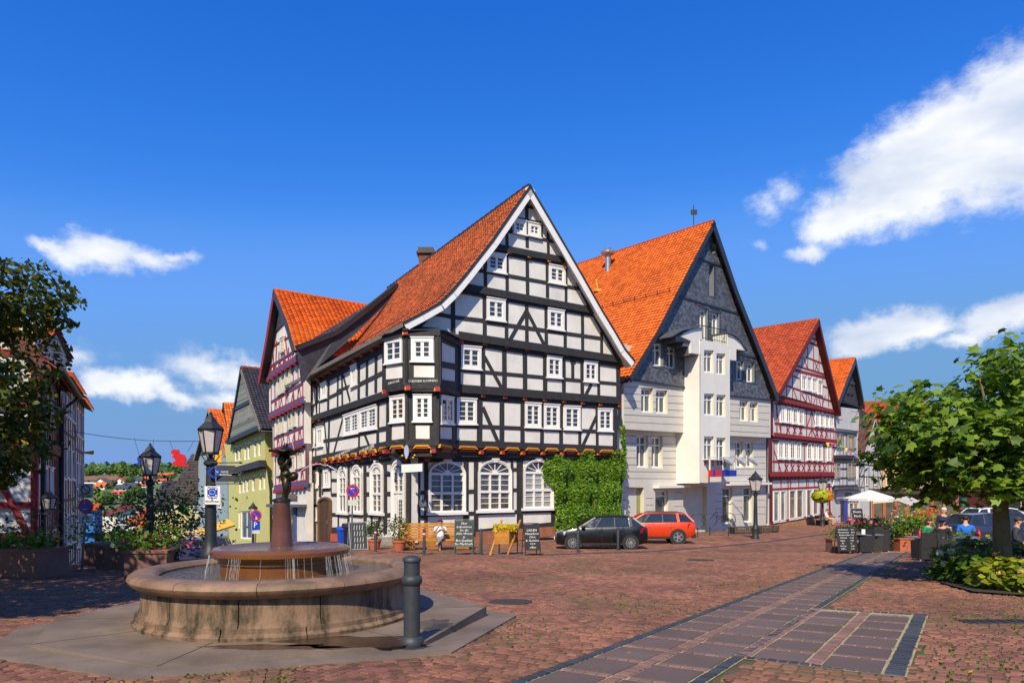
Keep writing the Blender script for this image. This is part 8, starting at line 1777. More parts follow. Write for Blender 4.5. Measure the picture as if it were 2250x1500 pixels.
car('light_blue_car', 'light blue car at the right edge beyond the tree trunk', gl_(2305, 32), .3, paint('light_blue', lin(84, 124, 180), .5), 4.3, 1.5, .88, 5)
# ================================================================== bike stands, low benches
STL = M('steel_dark', lin(56, 54, 52), .5, .1, metal=.4)
def wheel_stand(px, d, label, two=True):
    p = gl_(px, d); t = thing('bicycle_stand', label, 'bicycle stand', p, -.2, 'bicycle shaped stands'); n = 22
    for s in ((-.55, .55) if two else (0,)):
        mb = MB(); mb.tube([(s+.42*math.cos(2*math.pi*k/n), 0, 1.0+.42*math.sin(2*math.pi*k/n)) for k in range(n+1)], .025, 6, False); obj('wheel_ring', mb, STL, t, local=True)
        mb = MB(); mb.tube([(s, 0, -.1), (s, 0, .58)], .03, 6); obj('leg', mb, STL, t, local=True)
    if two: mb = MB(); mb.tube([(-.55, 0, 1.0), (-.15, 0, 1.5), (.35, 0, 1.45), (.55, 0, 1.0)], .025, 6); mb.tube([(-.15, 0, 1.5), (-.05, 0, 1.0), (.35, 0, 1.45)], .025, 6); mb.tube([(.35, 0, 1.45), (.4, 0, 1.7), (.25, 0, 1.75)], .025, 6); obj('frame', mb, STL, t, local=True)
wheel_stand(1580, 42, 'bicycle shaped iron stand with two wheel rings by the house entrance'); wheel_stand(1533, 40, 'single wheel ring stand right behind the orange car', False)
SLW = M('bench_slat_dark', lin(82, 70, 58), .8, .2, 5, .2, rnd=.2)
def low_bench(px, d, rz, label, L=2.3):
    p = gl_(px, d); t = thing('low_bench', label, 'bench', p, rz, 'low slatted benches round the lamp')
    for k in range(6): mb = MB(); mb.cur = R.random(); mb.box(-L/2, -.36+k*.12, .42, L/2, -.36+k*.12+.1, .47); obj('seat_slat', mb, SLW, t, local=True)
    for k in range(15): mb = MB(); mb.cur = R.random(); x = -L/2+(k+.15)*L/15; mb.box(x, -.37, .08, x+L/15*.6, -.33, .42); obj('front_slat', mb, SLW, t, local=True)
    for s in (-1, 1): mb = MB(); mb.box(s*L/2*.9-.05, -.3, 0, s*L/2*.9+.05, .3, .4); obj('leg', mb, IRON, t, local=True)
low_bench(1638, 45.3, .3, 'low slatted bench left of the lamp post', 2.2); low_bench(1680, 47.0, .4, 'low slatted bench right of the lamp post', 2.0)
# ================================================================== left side: tubs, plants, garland, umbrella
TUB = M('tub_sandstone', lin(132, 92, 76), .9, .2, 3, .4, 30)
WISP = leafmat('leaf_wisp', lin(40, 62, 34), lin(86, 104, 62), .3); LIMEG = leafmat('leaf_fresh', lin(56, 92, 22), lin(110, 138, 44), .3); PNK = leafmat('bloom_rose', lin(170, 50, 80), lin(206, 90, 120), .3)
def tub(px, d, w, h, dep, rz, label, plants):
    p = gl_(px, d); t = thing('flower_tub', label, 'planter', p, rz, 'stone flower tubs at the street corner'); mb = MB(); mb.box(-w/2, -dep/2, -.25, w/2, dep/2, h); obj('trough', mb, TUB, t, local=True)
    mb = MB(); mb.box(-w/2-.03, -dep/2-.03, h, w/2+.03, dep/2+.03, h+.06); obj('rim', mb, TUB, t, local=True)
    for (x, hh, r, mat, n, sz, nm) in plants:
        q = rg.normal(size=(n, 3))*np.array((r*.5, dep*.3, hh*.28))+np.array((x, 0, h+hh*.5)); q[:, 2] = np.maximum(q[:, 2], h*.6); nv = rg.normal(size=(n, 3)); nv[:, 2] += .6
        obj(nm, leaves(q, nv, sz, OVAL), mat, t, local=True, kind='stuff')
tub(338, 15.6, .9, .62, .9, .1, 'sandstone tub with fresh green leaves and pink flowers left of the fountain', [(-.1, .5, .8, LIMEG, 220, .15, 'foliage'), (.25, .5, .9, PNK, 60, .09, 'blooms'), (0, .9, 1.2, WISP, 260, .07, 'wispy_stems')])
tub(285, 18.6, 1.3, .62, 1.0, -.1, 'sandstone tub with wispy blue flowering plants beside the lamp post', [(0, 1.3, 1.6, WISP, 500, .08, 'wispy_stems'), (-.2, .7, 1.0, LIMEG, 120, .12, 'foliage'), (.1, .9, 1.2, FYL, 24, .08, 'blooms')])
tub(370, 19.5, 1.3, .62, 1.0, 0, 'sandstone tub holding a dark rounded bush right of the lamp post', [(0, 1.7, 1.4, BOXW, 1500, .11, 'bush'), (-.3, .5, .8, PNK, 60, .08, 'blooms')])
tub(-30, 16.4, 3.6, .62, .9, -.12, 'long sandstone trough with leafy plants at the left edge', [(0, .5, 1.2, LIMEG, 260, .15, 'foliage'), (1.4, .4, .6, LIMEG, 160, .14, 'foliage'), (-.2, .9, 2.6, WISP, 700, .07, 'wispy_stems'), (.0, .4, 2, PNK, 50, .08, 'blooms')])
tub(245, 20.4, 1.2, .6, 1.0, .2, 'sandstone tub with tall feathery stems next to the zone sign', [(0, 1.4, 1.8, WISP, 500, .08, 'wispy_stems')])
# garland wire with cut out animal figures
gw_ = thing('garland_wire', 'thin wire strung across the street carrying coloured figures', 'wire', at(300, 960, 30)); mb = MB(); mb.tube([at(150+(460-150)*k/16, 946+(968-946)*k/16+9*math.sin(math.pi*k/16), 30) for k in range(17)], .012, 4)
obj('wire', mb, IRON, gw_); mb = MB()
for (x0, y0, x1, y1) in ((295, 961, 305, 998), (338, 965, 335, 985), (373, 968, 380, 988), (426, 968, 412, 992)): mb.tube([at(x0, y0, 30), at(x1, y1, 30)], .008, 4)
obj('suspension_wire', mb, IRON, gw_)
def cutout(name, label, pts, d, mat, th=.05): t = thing(name, label, 'cut-out figure', at(pts[0][0], pts[0][1], d), group='coloured cut-out figures on the wire'); P = [at(x, y, d) for x, y in pts]; mb = MB(); mb.prism(P, (0, th, 0)); obj('panel', mb, mat, t); return t
v2 = View(0, 900, 3.3333)
cutout('animal_cutout', 'flat red spiky maned animal cut-out hanging from the wire', [v2(*q) for q in ((1252, 300), (1275, 288), (1310, 292), (1312, 318), (1350, 330), (1366, 365), (1350, 395), (1385, 405), (1382, 416), (1320, 412), (1290, 395), (1310, 410), (1298, 417), (1265, 400), (1262, 385), (1285, 372), (1270, 350), (1255, 345), (1270, 328), (1250, 318))], 30, M('cutout_red', lin(196, 16, 30), .5, .05))
cutout('animal_cutout', 'flat blue animal cut-out half hidden behind the lamp lantern', [v2(*q) for q in ((1003, 355), (1018, 332), (1050, 328), (1085, 345), (1085, 380), (1060, 395), (1035, 378), (1030, 398), (980, 406), (975, 396), (1010, 388))], 30, M('cutout_blue', lin(18, 60, 180), .5, .05))
cutout('animal_cutout', 'flat yellow cut-out figure behind the direction signs', [vk(*q) for q in ((500, 880), (560, 870), (595, 890), (600, 930), (570, 960), (600, 985), (580, 1010), (600, 1050), (540, 1100), (490, 1100), (490, 930))], 34, SYEL)
cutout('flag_banner', 'small yellow and dark pennant at the left houses', [v2(*q) for q in ((612, 308), (688, 298), (684, 328), (612, 320))], 27, SYEL, .02)
um_ = thing('folded_parasol', 'folded dark blue parasol canopy beside the flower tub', 'parasol', gl_(398, 16.2)); mb = MB(); mb.lathe([(.62, .45), (.5, .62), (.2, .78), (.03, .86), (0, .9)], gl_(398, 16.2), 10); obj('canopy', mb, M('canvas_navy', lin(34, 38, 66), .85), um_); mb = MB(); mb.tube([gl_(398, 16.2), gl_(398, 16.2)+V((0, 0, 1.0))], .025, 6); obj('pole', mb, IRON, um_)
# wall lantern on the left house
wl_ = thing('wall_lantern', 'wall lantern on an iron arm at the shaded red timbered house', 'wall lamp', at(108, 1118, 20.5)); PM[wl_.name] = None; lantern(wl_, 0, .2, .62); mb = MB(); mb.tube([(0, 0, -.02), (0, 0, -.14), (-.75, .1, -.14)], .02, 6); mb.tube([(-.3, .05, -.14), (-.6, .1, -.4)], .014, 5); obj('arm', mb, IRON, wl_, local=True)
# yellow awning and bicycle down the street
aw = thing('awning', 'yellow shop awning at the corner shop down the left street', 'awning', at(470, 1150, 50)); P = [at(417, 1168, 47), at(440, 1176, 46), at(517, 1152, 51.5), at(500, 1139, 54)]; mb = MB(); mb.add(P+[p-V((0, 0, .12)) for p in P], [(0, 1, 2, 3), (4, 5, 6, 7), (0, 1, 5, 4), (1, 2, 6, 5)]); obj('canvas', mb, M('canvas_yellow', lin(226, 178, 70), .8, .08), aw); mb = MB(); mb.tube([P[0], P[1]], .06, 6); obj('front_bar', mb, ALU, aw)
bi = thing('bicycle', 'white city bicycle leaning by the dark car behind the lamp', 'bicycle', gl_(500, 33), .1); 
for x in (-.52, .52): mb = MB(); mb.tube([(x+.33*math.cos(2*math.pi*k/20), 0, .34+.33*math.sin(2*math.pi*k/20)) for k in range(21)], .02, 6, False); w_ = obj('wheel', mb, TYRE, bi, local=True); mb = MB(); [mb.tube([(x, 0, .34), (x+.31*math.cos(math.pi*k/5), 0, .34+.31*math.sin(math.pi*k/5))], .004, 4) for k in range(10)]; obj('spokes', mb, ALU, w_, local=True)
mb = MB(); [mb.tube(q, .02, 6) for q in ([(-.52, 0, .34), (-.1, 0, .32), (.38, 0, .78)], [(-.52, 0, .34), (-.2, 0, .8), (-.1, 0, .32)], [(-.2, 0, .72), (.38, 0, .7)], [(.52, 0, .34), (.36, 0, .95)])]; obj('frame', mb, SWH, bi, local=True)
mb = MB(); mb.box(-.36, -.08, .88, -.1, .08, .94); obj('saddle', mb, TRIM, bi, local=True); mb = MB(); mb.tube([(.3, -.28, 1.02), (.36, 0, .97), (.3, .28, 1.02)], .015, 6); obj('handlebar', mb, TRIM, bi, local=True)
# ================================================================== people
SKIN = M('skin', lin(196, 146, 118), .6, .08, 8, .05)
def cloth(n, c, **k): return M('cloth_'+n, c, .85, .12, 12, .2, 60, **k)
HAIRS = {k: M('hair_'+k, c, .7, .2, 20, .3) for k, c in (('dark', lin(44, 32, 26)), ('white', lin(200, 196, 188)), ('red', lin(84, 40, 34)), ('grey', lin(120, 116, 110)), ('brown', lin(70, 48, 34)))}
def person(label, p, rz, pose, top, legs, hair, shoes=None, sc=1., sleeves=.5, cap=None, shorts=False, arms=None, crossed=False, long=False, jacket=None):
    t = thing('person', label, 'person', p, rz); PM[t.name] = None
    if pose == 'sit':
        pel = V((0, .0, .52)); chest = V((0, .06, .86)); sh = V((0, .05, 1.0)); nk = V((0, .03, 1.09)); hd = V((0, -.01, 1.20)); kn = [V((-.12, -.46, .54)), V((.12, -.46, .54))]; an = [V((-.12, -.44, .10)), V((.12, -.44, .10))]
        if crossed: kn = [V((-.05, -.46, .50)), V((.10, -.44, .62))]; an = [V((-.02, -.40, .10)), V((-.16, -.62, .34))]
    else:
        pel = V((0, 0, .95)); chest = V((0, .0, 1.24)); sh = V((0, .02, 1.40)); nk = V((0, .0, 1.49)); hd = V((0, -.02, 1.60)); kn = [V((-.09, -.02, .52)), V((.09, -.02, .52))]; an = [V((-.09, .03, .09)), V((.09, .03, .09))]
        if pose == 'walk': kn = [V((-.09, -.14, .53)), V((.09, .04, .50))]; an = [V((-.09, -.16, .09)), V((.09, .28, .14))]
    hip = [pel+V((-.09, 0, -.03)), pel+V((.09, 0, -.03))]; sho = [sh+V((-.19, 0, -.02)), sh+V((.19, 0, -.02))]
    if arms is None: arms = [(sh+V((-.25, .03, -.28)), sh+V((-.2, -.2, -.42))), (sh+V((.25, .03, -.28)), sh+V((.2, -.2, -.42)))] if pose == 'sit' else [(sh+V((-.25, .03, -.29)), sh+V((-.25, -.06, -.54))), (sh+V((.25, .03, -.29)), sh+V((.25, -.06, -.54)))]
    toe = [a+V((0, -.15, -.05)) for a in an]
    pts = [pel, chest, sh, nk, hd, hd+V((0, -.005, .07))]; ed = [(0, 1), (1, 2), (2, 3), (3, 4), (4, 5)]; rd = [(.15, .115), (.15, .11), (.12, .09), .055, (.078, .095), (.07, .085)]
    for s in (0, 1):
        b = len(pts); pts += [hip[s], kn[s], an[s], toe[s]]; ed += [(0, b), (b, b+1), (b+1, b+2), (b+2, b+3)]; rd += [.085, .058, .042, .035]
        b = len(pts); el, ha = arms[s]; d = (ha-el).normalized(); pal = ha+d*.07; pts += [sho[s], el, ha, pal]; ed += [(2, b), (b, b+1), (b+1, b+2), (b+2, b+3)]; rd += [.058, .043, .03, (.034, .02)]
        sd = d.cross(V((0, 1, .3))).normalized()
        for k, (o, l) in enumerate(((-.03, .065), (-.01, .08), (.012, .075), (.032, .055))): pts.append(pal+sd*o+d*l*.6+V((0, -.02, -.01))); ed.append((b+3, len(pts)-1)); rd.append(.009)
        pts.append(ha+d*.02+sd*.055); ed.append((b+2, len(pts)-1)); rd.append(.011)
    S_ = lambda q: [v*sc for v in q]; mulr = lambda r: tuple(x*sc for x in r) if isinstance(r, tuple) else r*sc
    body('body', S_(pts), ed, [mulr(r) for r in rd], SKIN, t, 1, 0, False)
    # shirt
    def sub(name, P, E, Rr, mat): body(name, S_(P), E, [mulr(r) for r in Rr], mat, t, 2, 0, False)
    P = [pel+V((0, 0, .02)), chest, sh+V((0, 0, -.01)), nk+V((0, 0, -.03))]; E = [(0, 1), (1, 2), (2, 3)]; Rr = [(.175, .135), (.172, .128), (.142, .105), .075]
    for s in (0, 1):
        b = len(P); el, ha = arms[s]; P += [sho[s], sho[s].lerp(el, min(1, sleeves*1.6))]; E += [(2, b), (b, b+1)]; Rr += [.078, .062]
        if sleeves > .7: P.append(el.lerp(ha, .85)); E.append((b+1, b+2)); Rr.append(.048)
    sub('shirt', P, E, Rr, top)
    P = [pel+V((0, 0, .03))]; E = []; Rr = [(.165, .13)]
    for s in (0, 1):
        b = len(P); P += [hip[s], kn[s]]; E += [(0, b), (b, b+1)]; Rr += [.105, .075]
        if not shorts: P.append(kn[s].lerp(an[s], .9)); E.append((b+1, b+2)); Rr.append(.062)
    sub('trousers', P, E, Rr, legs)
    for s in (0, 1): body('shoe', S_([an[s]+V((0, .05, -.045)), an[s]+V((0, -.04, -.045)), toe[s]+V((0, -.03, .0))]), [(0, 1), (1, 2)], [mulr(r) for r in (.042, .048, .036)], shoes or TRIM, t, 1, 0, False)
    H = (hd+V((0, 0, .03)))*sc; mb = MB()
    if long: mb.ball(H+V((0, .05, -.04))*sc, .105*sc, .09*sc, .15*sc, 12, 8)
    mb.ball(H+V((0, .022, .045))*sc, .096*sc, .108*sc, .085*sc, 12, 8); obj('hair', mb, HAIRS[hair], t, local=True, smooth=True)
    mb = MB(); mb.ball(H+V((0, -.105, -.025))*sc, .014*sc, .02*sc, .024*sc, 6, 5); [mb.ball(H+V((s*.085, .0, -.02))*sc, .014*sc, .022*sc, .03*sc, 6, 5) for s in (-1, 1)]; obj('nose_and_ears', mb, SKIN, t, local=True, smooth=True)
    mb = MB(); [mb.ball(H+V((s*.034, -.094, .0))*sc, .012*sc, .008*sc, .008*sc, 6, 4) for s in (-1, 1)]; mb.box(H.x-.024*sc, H.y-.1*sc, H.z-.068*sc, H.x+.024*sc, H.y-.088*sc, H.z-.06*sc); obj('eyes_and_mouth', mb, M('eye_dark', (.05, .03, .025), .5), t, local=True)
    if cap: mb = MB(); mb.ball(H+V((0, .01, .07))*sc, .115*sc, .125*sc, .075*sc, 12, 6); mb.box(H.x-.08*sc, H.y-.2*sc, H.z+.05*sc, H.x+.08*sc, H.y-.06*sc, H.z+.068*sc); obj('cap', mb, cap, t, local=True, smooth=True)
    return t
CW, CG, CN, CM = cloth('white', (.75, .74, .72)), cloth('grey', lin(122, 122, 130)), cloth('navy', lin(32, 34, 62)), cloth('maroon', lin(112, 66, 70))
pm = bp0+V((.15, .02, 0))
person('man in white shirt and grey trousers eating on the wooden bench', pm+V((.1, -.08, -.06)), .12, 'sit', CW, CG, 'dark', cloth('shoe_red', lin(150, 24, 40)), 1.02, .5, arms=[(V((-.26, -.14, .80)), V((-.06, -.24, 1.06))), (V((.26, -.14, .80)), V((.06, -.24, 1.06)))], crossed=True)
p = gl_(1966, 51); person('woman in maroon top and white trousers walking away across the cafe terrace', p, math.pi, 'walk', CM, CW, 'red', None, 1.03, .3, long=True)
p = gl_(2004, 56); person('person in pale grey shirt standing by the cafe window', p, math.pi, 'stand', CG, CN, 'brown', None, 1.0, .4)
p = gl_(2074, 26.5); person('white haired woman in navy jacket standing between the cafe tables', p, .1, 'stand', CN, cloth('pale_grey', lin(176, 174, 170)), 'white', None, 1.02, 1.)
p = gl_(2042, 24.3); person('woman in green blouse seated at the cafe table', p, .5, 'sit', cloth('green', lin(24, 130, 84)), CN, 'brown', None, 1.02, .5, long=True)
p = gl_(2070, 23.6); person('person in dark cap and black top seated beside the woman in green', p, -.6, 'sit', cloth('black', lin(30, 30, 36)), CN, 'dark', None, 1.0, .9, cap=CN)
p = gl_(2121, 24.2); person('man in bright blue T-shirt seated with his back turned at the cafe', p, math.pi-.3, 'sit', cloth('azure', lin(24, 106, 190)), CN, 'dark', None, 1.08, .5)
p = gl_(2238, 20.8); person('man in dark checked shirt seated at the right edge of the cafe', p, .9, 'sit', cloth('check', lin(70, 72, 78), col2=lin(26, 27, 30)), CN, 'brown', None, 1.05, .9)
p = gl_(1818, 63.0); person('person in pale shirt and beige shorts sitting by the red house', p, .8, 'sit', CW, cloth('beige', lin(196, 170, 136)), 'brown', None, 1.1, .5, shorts=True)
# bench of the last person
t = thing('dark_bench', 'dark wooden bench under the shop windows of the red house', 'bench', gl_(1808, 63.2), .85)
for k in range(4): mb = MB(); mb.box(-1.3, -.25+k*.13, .42, 1.0, -.25+k*.13+.11, .47); obj('seat_slat', mb, SLW, t, local=True)
for z in (.6, .78): mb = MB(); mb.box(-1.3, .28, z, 1.0, .32, z+.12); obj('back_slat', mb, SLW, t, local=True)
for x in (-1.1, .8): mb = MB(); mb.box(x, -.25, 0, x+.1, .3, .42); obj('leg', mb, SLW, t, local=True)
# ================================================================== cafe furniture
WICK = M('wicker_black', lin(44, 42, 42), .6, .2, 30, .7, 90); WICT = M('wicker_tan', lin(150, 132, 92), .6, .2, 30, .6, 90); CUSH = M('cushion_grey', lin(150, 146, 140), .9)
def chair(label, p, rz, mat=WICK):
    t = thing('wicker_armchair', label, 'chair', p, rz, 'wicker armchairs of the cafe terrace')
    mb = MB(); mb.hexa([(-.3, .22, .06), (.3, .22, .06), (.3, .30, .06), (-.3, .30, .06), (-.32, .32, .92), (.32, .32, .92), (.32, .38, .92), (-.32, .38, .92)]); obj('backrest', mb, mat, t, local=True)
    for s in (-1, 1): mb = MB(); mb.hexa([(s*.27, -.3, .06), (s*.33, -.3, .06), (s*.33, .25, .06), (s*.27, .25, .06), (s*.27, -.32, .64), (s*.34, -.32, .64), (s*.34, .33, .70), (s*.27, .33, .70)]); obj('armrest', mb, mat, t, local=True)
    mb = MB(); mb.box(-.265, -.30, .10, .265, .215, .40); obj('seat', mb, mat, t, local=True)
    mb = MB(); mb.box(-.255, -.28, .402, .255, .205, .46); obj('cushion', mb, CUSH, t, local=True)
    for (x, y) in ((-.29, -.27), (.29, -.27), (-.29, .25), (.29, .25)): mb = MB(); mb.box(x-.02, y-.02, 0, x+.02, y+.02, .06); obj('foot', mb, ALU, t, local=True)
    return t
C0_ = chair('black wicker armchair nearest the camera, left front corner of the terrace', gl_(2035, 22.2), math.pi-.1)
def place(px, d, rz, label): return copies(C0_, gl_(px, d), rz, label)
for a in ((2080, 22.0, 1.3, 'black wicker armchair right of the nearest one, turned sideways'), (2070, 23.9, -.6, 'black wicker armchair under the person in the dark cap'), (2042, 24.6, .5, 'black wicker armchair of the woman in green'), (2121, 24.4, math.pi-.3, 'black wicker armchair of the man in bright blue'), (2155, 23.6, math.pi, 'black wicker armchair between the blue shirted man and the trunk'), (2238, 21.1, .9, 'black wicker armchair of the man in the checked shirt'),
          (1893, 27.0, -1.4, 'black wicker armchair right beside the menu chalkboard'), (1917, 27.4, 1.3, 'black wicker armchair second from the menu chalkboard'), (1935, 28.2, 2.6, 'black wicker armchair third from the menu chalkboard'), (1952, 29.0, -1.3, 'black wicker armchair fourth from the menu chalkboard'), (1968, 29.8, 1.4, 'black wicker armchair beside the terracotta planter'), (1945, 31.0, .2, 'black wicker armchair behind the left terrace table'),
          (1905, 49, .3, 'black wicker armchair under the white parasol, left'), (1925, 49, -.4, 'black wicker armchair under the white parasol, middle'), (1943, 50, .2, 'black wicker armchair under the white parasol, right'), (1893, 51, 1.2, 'black wicker armchair at the left end of the back row'), (1980, 50, .5, 'black wicker armchair in the back row behind the walking woman')): place(*a)
CT = chair('tan wicker armchair in the back row, left of the pair', gl_(1990, 47), .3, WICT); copies(CT, gl_(2010, 47), -.2, 'tan wicker armchair in the back row, right of the pair')
TBT = M('table_top', lin(112, 118, 128), .35, .1); 
def table(px, d, label, r=.42, items=True):
    p = gl_(px, d); t = thing('cafe_table', label, 'table', p, .3, 'square cafe tables')
    mb = MB(); mb.box(-r, -r, .70, r, r, .735); obj('table_top', mb, TBT, t, local=True); mb = MB(); mb.tube([(0, 0, .03), (0, 0, .70)], .035, 8); obj('leg', mb, IRON, t, local=True); mb = MB(); mb.box(-.26, -.26, 0, .26, .26, .03); obj('foot', mb, IRON, t, local=True); return p
tp1 = table(2030, 23.3, 'cafe table in front of the woman in green'); tp2 = table(1905, 27.3, 'cafe table next to the menu chalkboard'); tp3 = table(1955, 29.6, 'cafe table near the terracotta planter'); tp4 = table(2140, 22.6, 'cafe table behind the hydrangeas left of the trunk'); table(1915, 50, 'cafe table under the white parasol'); table(2098, 25.0, 'cafe table in front of the man in bright blue')
def small(name, label, p, mbf, mat, cat): t = MB(); mbf(t, p); obj(name, t, mat, label=label, cat=cat)
for (p, l) in ((tp1+V((-.2, -.1, .735)), 'red ketchup bottle on the table of the woman in green'), (tp4+V((.1, -.1, .735)), 'red sauce bottle on the table left of the trunk')):
    mb = MB(); mb.lathe([(.05, 0), (.05, .16), (.02, .2), (.02, .25), (0, .26)], p, 10); obj('bottle', mb, SRED, label=l, cat='bottle', smooth='auto')
for (p, l) in ((tp1+V((.15, -.1, .735)), 'white cup on the table of the woman in green'), (tp2+V((.1, 0, .735)), 'white cup on the table by the menu board')):
    mb = MB(); mb.lathe([(.05, 0), (.075, .1), (.07, .1), (.045, .01)], p, 12); obj('cup', mb, SWH, label=l, cat='cup', smooth='auto')
mb = MB(); p = tp2+V((-.2, -.1, .735)); mb.box(p.x-.07, p.y-.02, p.z, p.x+.07, p.y+.02, p.z+.2); obj('menu_card', mb, SWH, label='small white and red menu card on the table by the chalkboard', cat='menu card')
# parasol and awnings
CANV = M('canvas_white', (.70, .68, .64), .85, .05); CANB = M('canvas_beige', lin(206, 196, 170), .85, .08)
pu = gl_(1912, 48); t = thing('parasol', 'large open white parasol over the back cafe tables', 'parasol', pu)
mb = MB(); zc_ = 2.35; n = 8; rim = [(1.75*math.cos(2*math.pi*k/n+.2), 1.75*math.sin(2*math.pi*k/n+.2), zc_) for k in range(n)]; mb.add(rim+[(0, 0, zc_+.6)], [(k, (k+1) % n, n) for k in range(n)]); mb.add(rim+[(x, y, z-.16) for x, y, z in rim], [(k, (k+1) % n, n+(k+1) % n, n+k) for k in range(n)]); obj('canopy', mb, CANV, t, local=True); mb = MB(); mb.tube([(0, 0, 0), (0, 0, zc_+.65)], .04, 8); obj('pole', mb, IRON, t, local=True)
for k in range(n): mb = MB(); mb.tube([(0, 0, zc_+.5), rim[k]], .015, 4); obj('rib', mb, IRON, t, local=True)
t = thing('awning', 'beige striped cafe awning stretched out right of the white parasol', 'awning', at(1990, 1100, 60)); P = [at(1958, 1094, 62), at(1996, 1090, 64), at(2030, 1107, 56), at(1996, 1108, 55)]; mb = MB(); mb.add(P+[q-V((0, 0, .1)) for q in P], [(0, 1, 2, 3), (4, 5, 6, 7), (2, 3, 7, 6), (0, 3, 7, 4)]); obj('canvas', mb, CANB, t); mb = MB(); [mb.bar(P[0].lerp(P[1], k/6)+V((0, 0, .02)), P[3].lerp(P[2], k/6)+V((0, 0, .02)), .12, .02) for k in range(7)]; obj('stripe', mb, CANV, t)
t = thing('awning', 'small cream awning behind the white parasol', 'awning', at(1935, 1090, 66)); P = [at(1925, 1090, 70), at(1955, 1090, 70), at(1962, 1100, 64), at(1918, 1103, 64)]; mb = MB(); mb.add(P+[q-V((0, 0, .1)) for q in P], [(0, 1, 2, 3), (4, 5, 6, 7), (2, 3, 7, 6)]); obj('canvas', mb, CANB, t)
# glazed cafe shop front of the houses behind, built as its own object
cf = thing('glazed_pavilion', 'dark glazed cafe front with orange wooden pillars behind the terrace', 'pavilion', at(1980, 1150, 76)); CFp = Fac(plan(1915, 78), plan(2090, 74)); g_ = gz(45, 76)
mb = MB(); Quad.uz(CFp, 0, g_-.3, 8.2, EYE-.5).box(mb, 0, 1, 0, 1, -.2, 0); obj('glazing', mb, GLC, cf)
for k in range(8): mb = MB(); Quad.uz(CFp, k*1.15, g_-.3, k*1.15+.28, EYE-.4).box(mb, 0, 1, 0, 1, 0, .2); obj('pillar', mb, M('pillar_orange', lin(160, 92, 54), .7, .2), cf)
mb = MB(); Quad.uz(CFp, -.2, EYE-.5, 8.4, EYE+.1).box(mb, 0, 1, 0, 1, 0, .8); obj('canopy', mb, M('canopy_dark', lin(60, 46, 42), .7), cf)
# planters on the terrace
def box_plant(px, d, label, w, mat, leaf, n=500, h=.8, bloom=None):
    p = gl_(px, d); t = thing('terrace_planter', label, 'planter', p, 0, 'planters of the cafe terrace'); mb = MB(); mb.box(-w/2, -.3, 0, w/2, .3, .5); obj('box', mb, mat, t, local=True); mb = MB(); mb.box(-w/2-.03, -.33, .5, w/2+.03, .33, .55); obj('rim', mb, mat, t, local=True)
    q = rg.normal(size=(n, 3))*np.array((w*.32, .2, h*.25))+np.array((0, 0, .55+h*.45)); nv = rg.normal(size=(n, 3)); nv[:, 2] += .5; obj('foliage', leaves(q, nv, .13, OVAL), leaf, t, local=True, kind='stuff')
    if bloom: q = rg.normal(size=(70, 3))*np.array((w*.35, .2, h*.2))+np.array((0, -.1, .6+h*.7)); obj('blooms', leaves(q, rg.normal(size=(70, 3)), .14, QUADL), bloom, t, local=True)
box_plant(2003, 28.5, 'terracotta planter with leafy shrubs dividing the cafe terrace', 1.3, TERRA, LIMEG, 900, 1.0)
box_plant(2035, 44, 'planter overflowing with red and orange flowers behind the seated guests', 3.0, TERRA, FYG, 600, 1.2, leafmat('bloom_red', lin(200, 30, 24), lin(226, 90, 30), .3))
box_plant(1925, 33, 'long planter with feathery plants behind the left terrace tables', 2.6, TUB, WISP, 700, .8, PNK)
box_plant(1846, 27.5, 'low stone planter half hidden behind the menu chalkboard', .9, TUB, LIMEG, 120, .4)
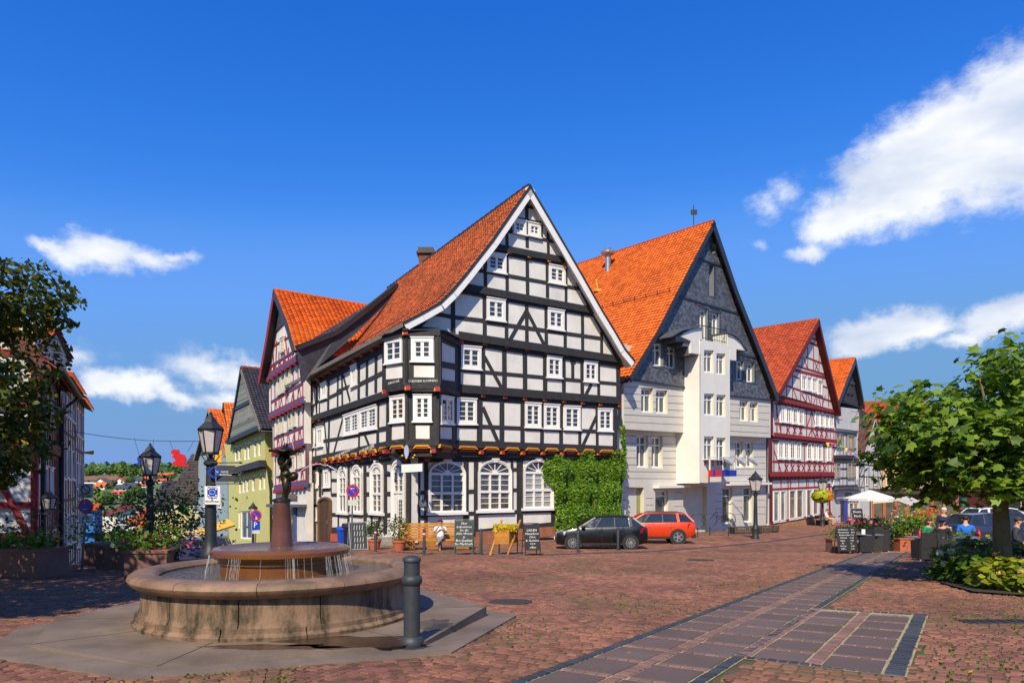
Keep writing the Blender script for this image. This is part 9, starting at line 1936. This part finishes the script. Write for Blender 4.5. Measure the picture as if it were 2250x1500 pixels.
# bunting between the houses
bt_ = thing('bunting', 'string of small coloured pennants between the red and black timbered houses', 'bunting', at(1850, 985, 62)); mb = MB(); cur_ = [at(1815+k*10, 972+k*4-6*math.sin(k*.55), 62) for k in range(9)]; mb.tube(cur_, .02, 4); obj('string', mb, SWH, bt_)
for k, c in enumerate((lin(230, 190, 30), lin(200, 30, 50), lin(90, 70, 140), lin(90, 140, 70), lin(230, 190, 30), lin(200, 30, 70), lin(90, 70, 140), lin(110, 160, 60))):
    q = cur_[k]; mb = MB(); mb.prism([q, q+V((.34, 0, -.02)), q+V((.17, 0, -.42))], (0, .01, 0)); obj('pennant', mb, M('pennant_%d' % k, c, .8), bt_)
# green folded parasol
pg = gl_(2118, 60); t = thing('green_parasol', 'folded dark green parasol far behind the cafe guests', 'parasol', pg); mb = MB(); mb.lathe([(.1, .9), (.32, 1.2), (.25, 2.2), (.04, 2.9), (0, 2.95)], (0, 0, 0), 10); obj('canopy', mb, M('canvas_green', lin(20, 84, 66), .85), t, local=True); mb = MB(); mb.tube([(0, 0, 0), (0, 0, 2.8)], .04, 6); obj('pole', mb, IRON, t, local=True)
# small litter, leaves on the setts
FALL = leafmat('fallen_leaf', lin(150, 110, 30), lin(190, 150, 60), .2); P = []
for k in range(160):
    y = rg.uniform(5.8, 22); x = rg.uniform(-.74, .74)*y
    if not inp(OCT, x, y): P.append((x, y, gz(x, y)+.012))
obj('fallen_leaves', leaves(P, np.tile((0, 0, 1.), (len(P), 1))+rg.normal(size=(len(P), 3))*.2, .05, OVAL), FALL, label='scattered small dry leaves on the paving', cat='leaves', kind='stuff')
GRS = leafmat('joint_grass', lin(60, 84, 22), lin(104, 124, 40), .3); P = []
for k in range(14000):
    y = rg.uniform(5.6, 20); x = rg.uniform(-.75, .75)*y
    if math.sin(x*1.3+2)*math.sin(y*.9+x*.4)+rg.normal()*.35 > .55 and not in_path(x, y, .05) and not inp(OCT2, x, y): P.append((x, y, gz(x, y)+.004))
obj('joint_grass', leaves(P, rg.normal(size=(len(P), 3))*np.array((1, 1, .5))+np.array((0, 0, .6)), .035, QUADL), GRS, label='moss and short grass in the joints of the setts', cat='grass', kind='stuff')
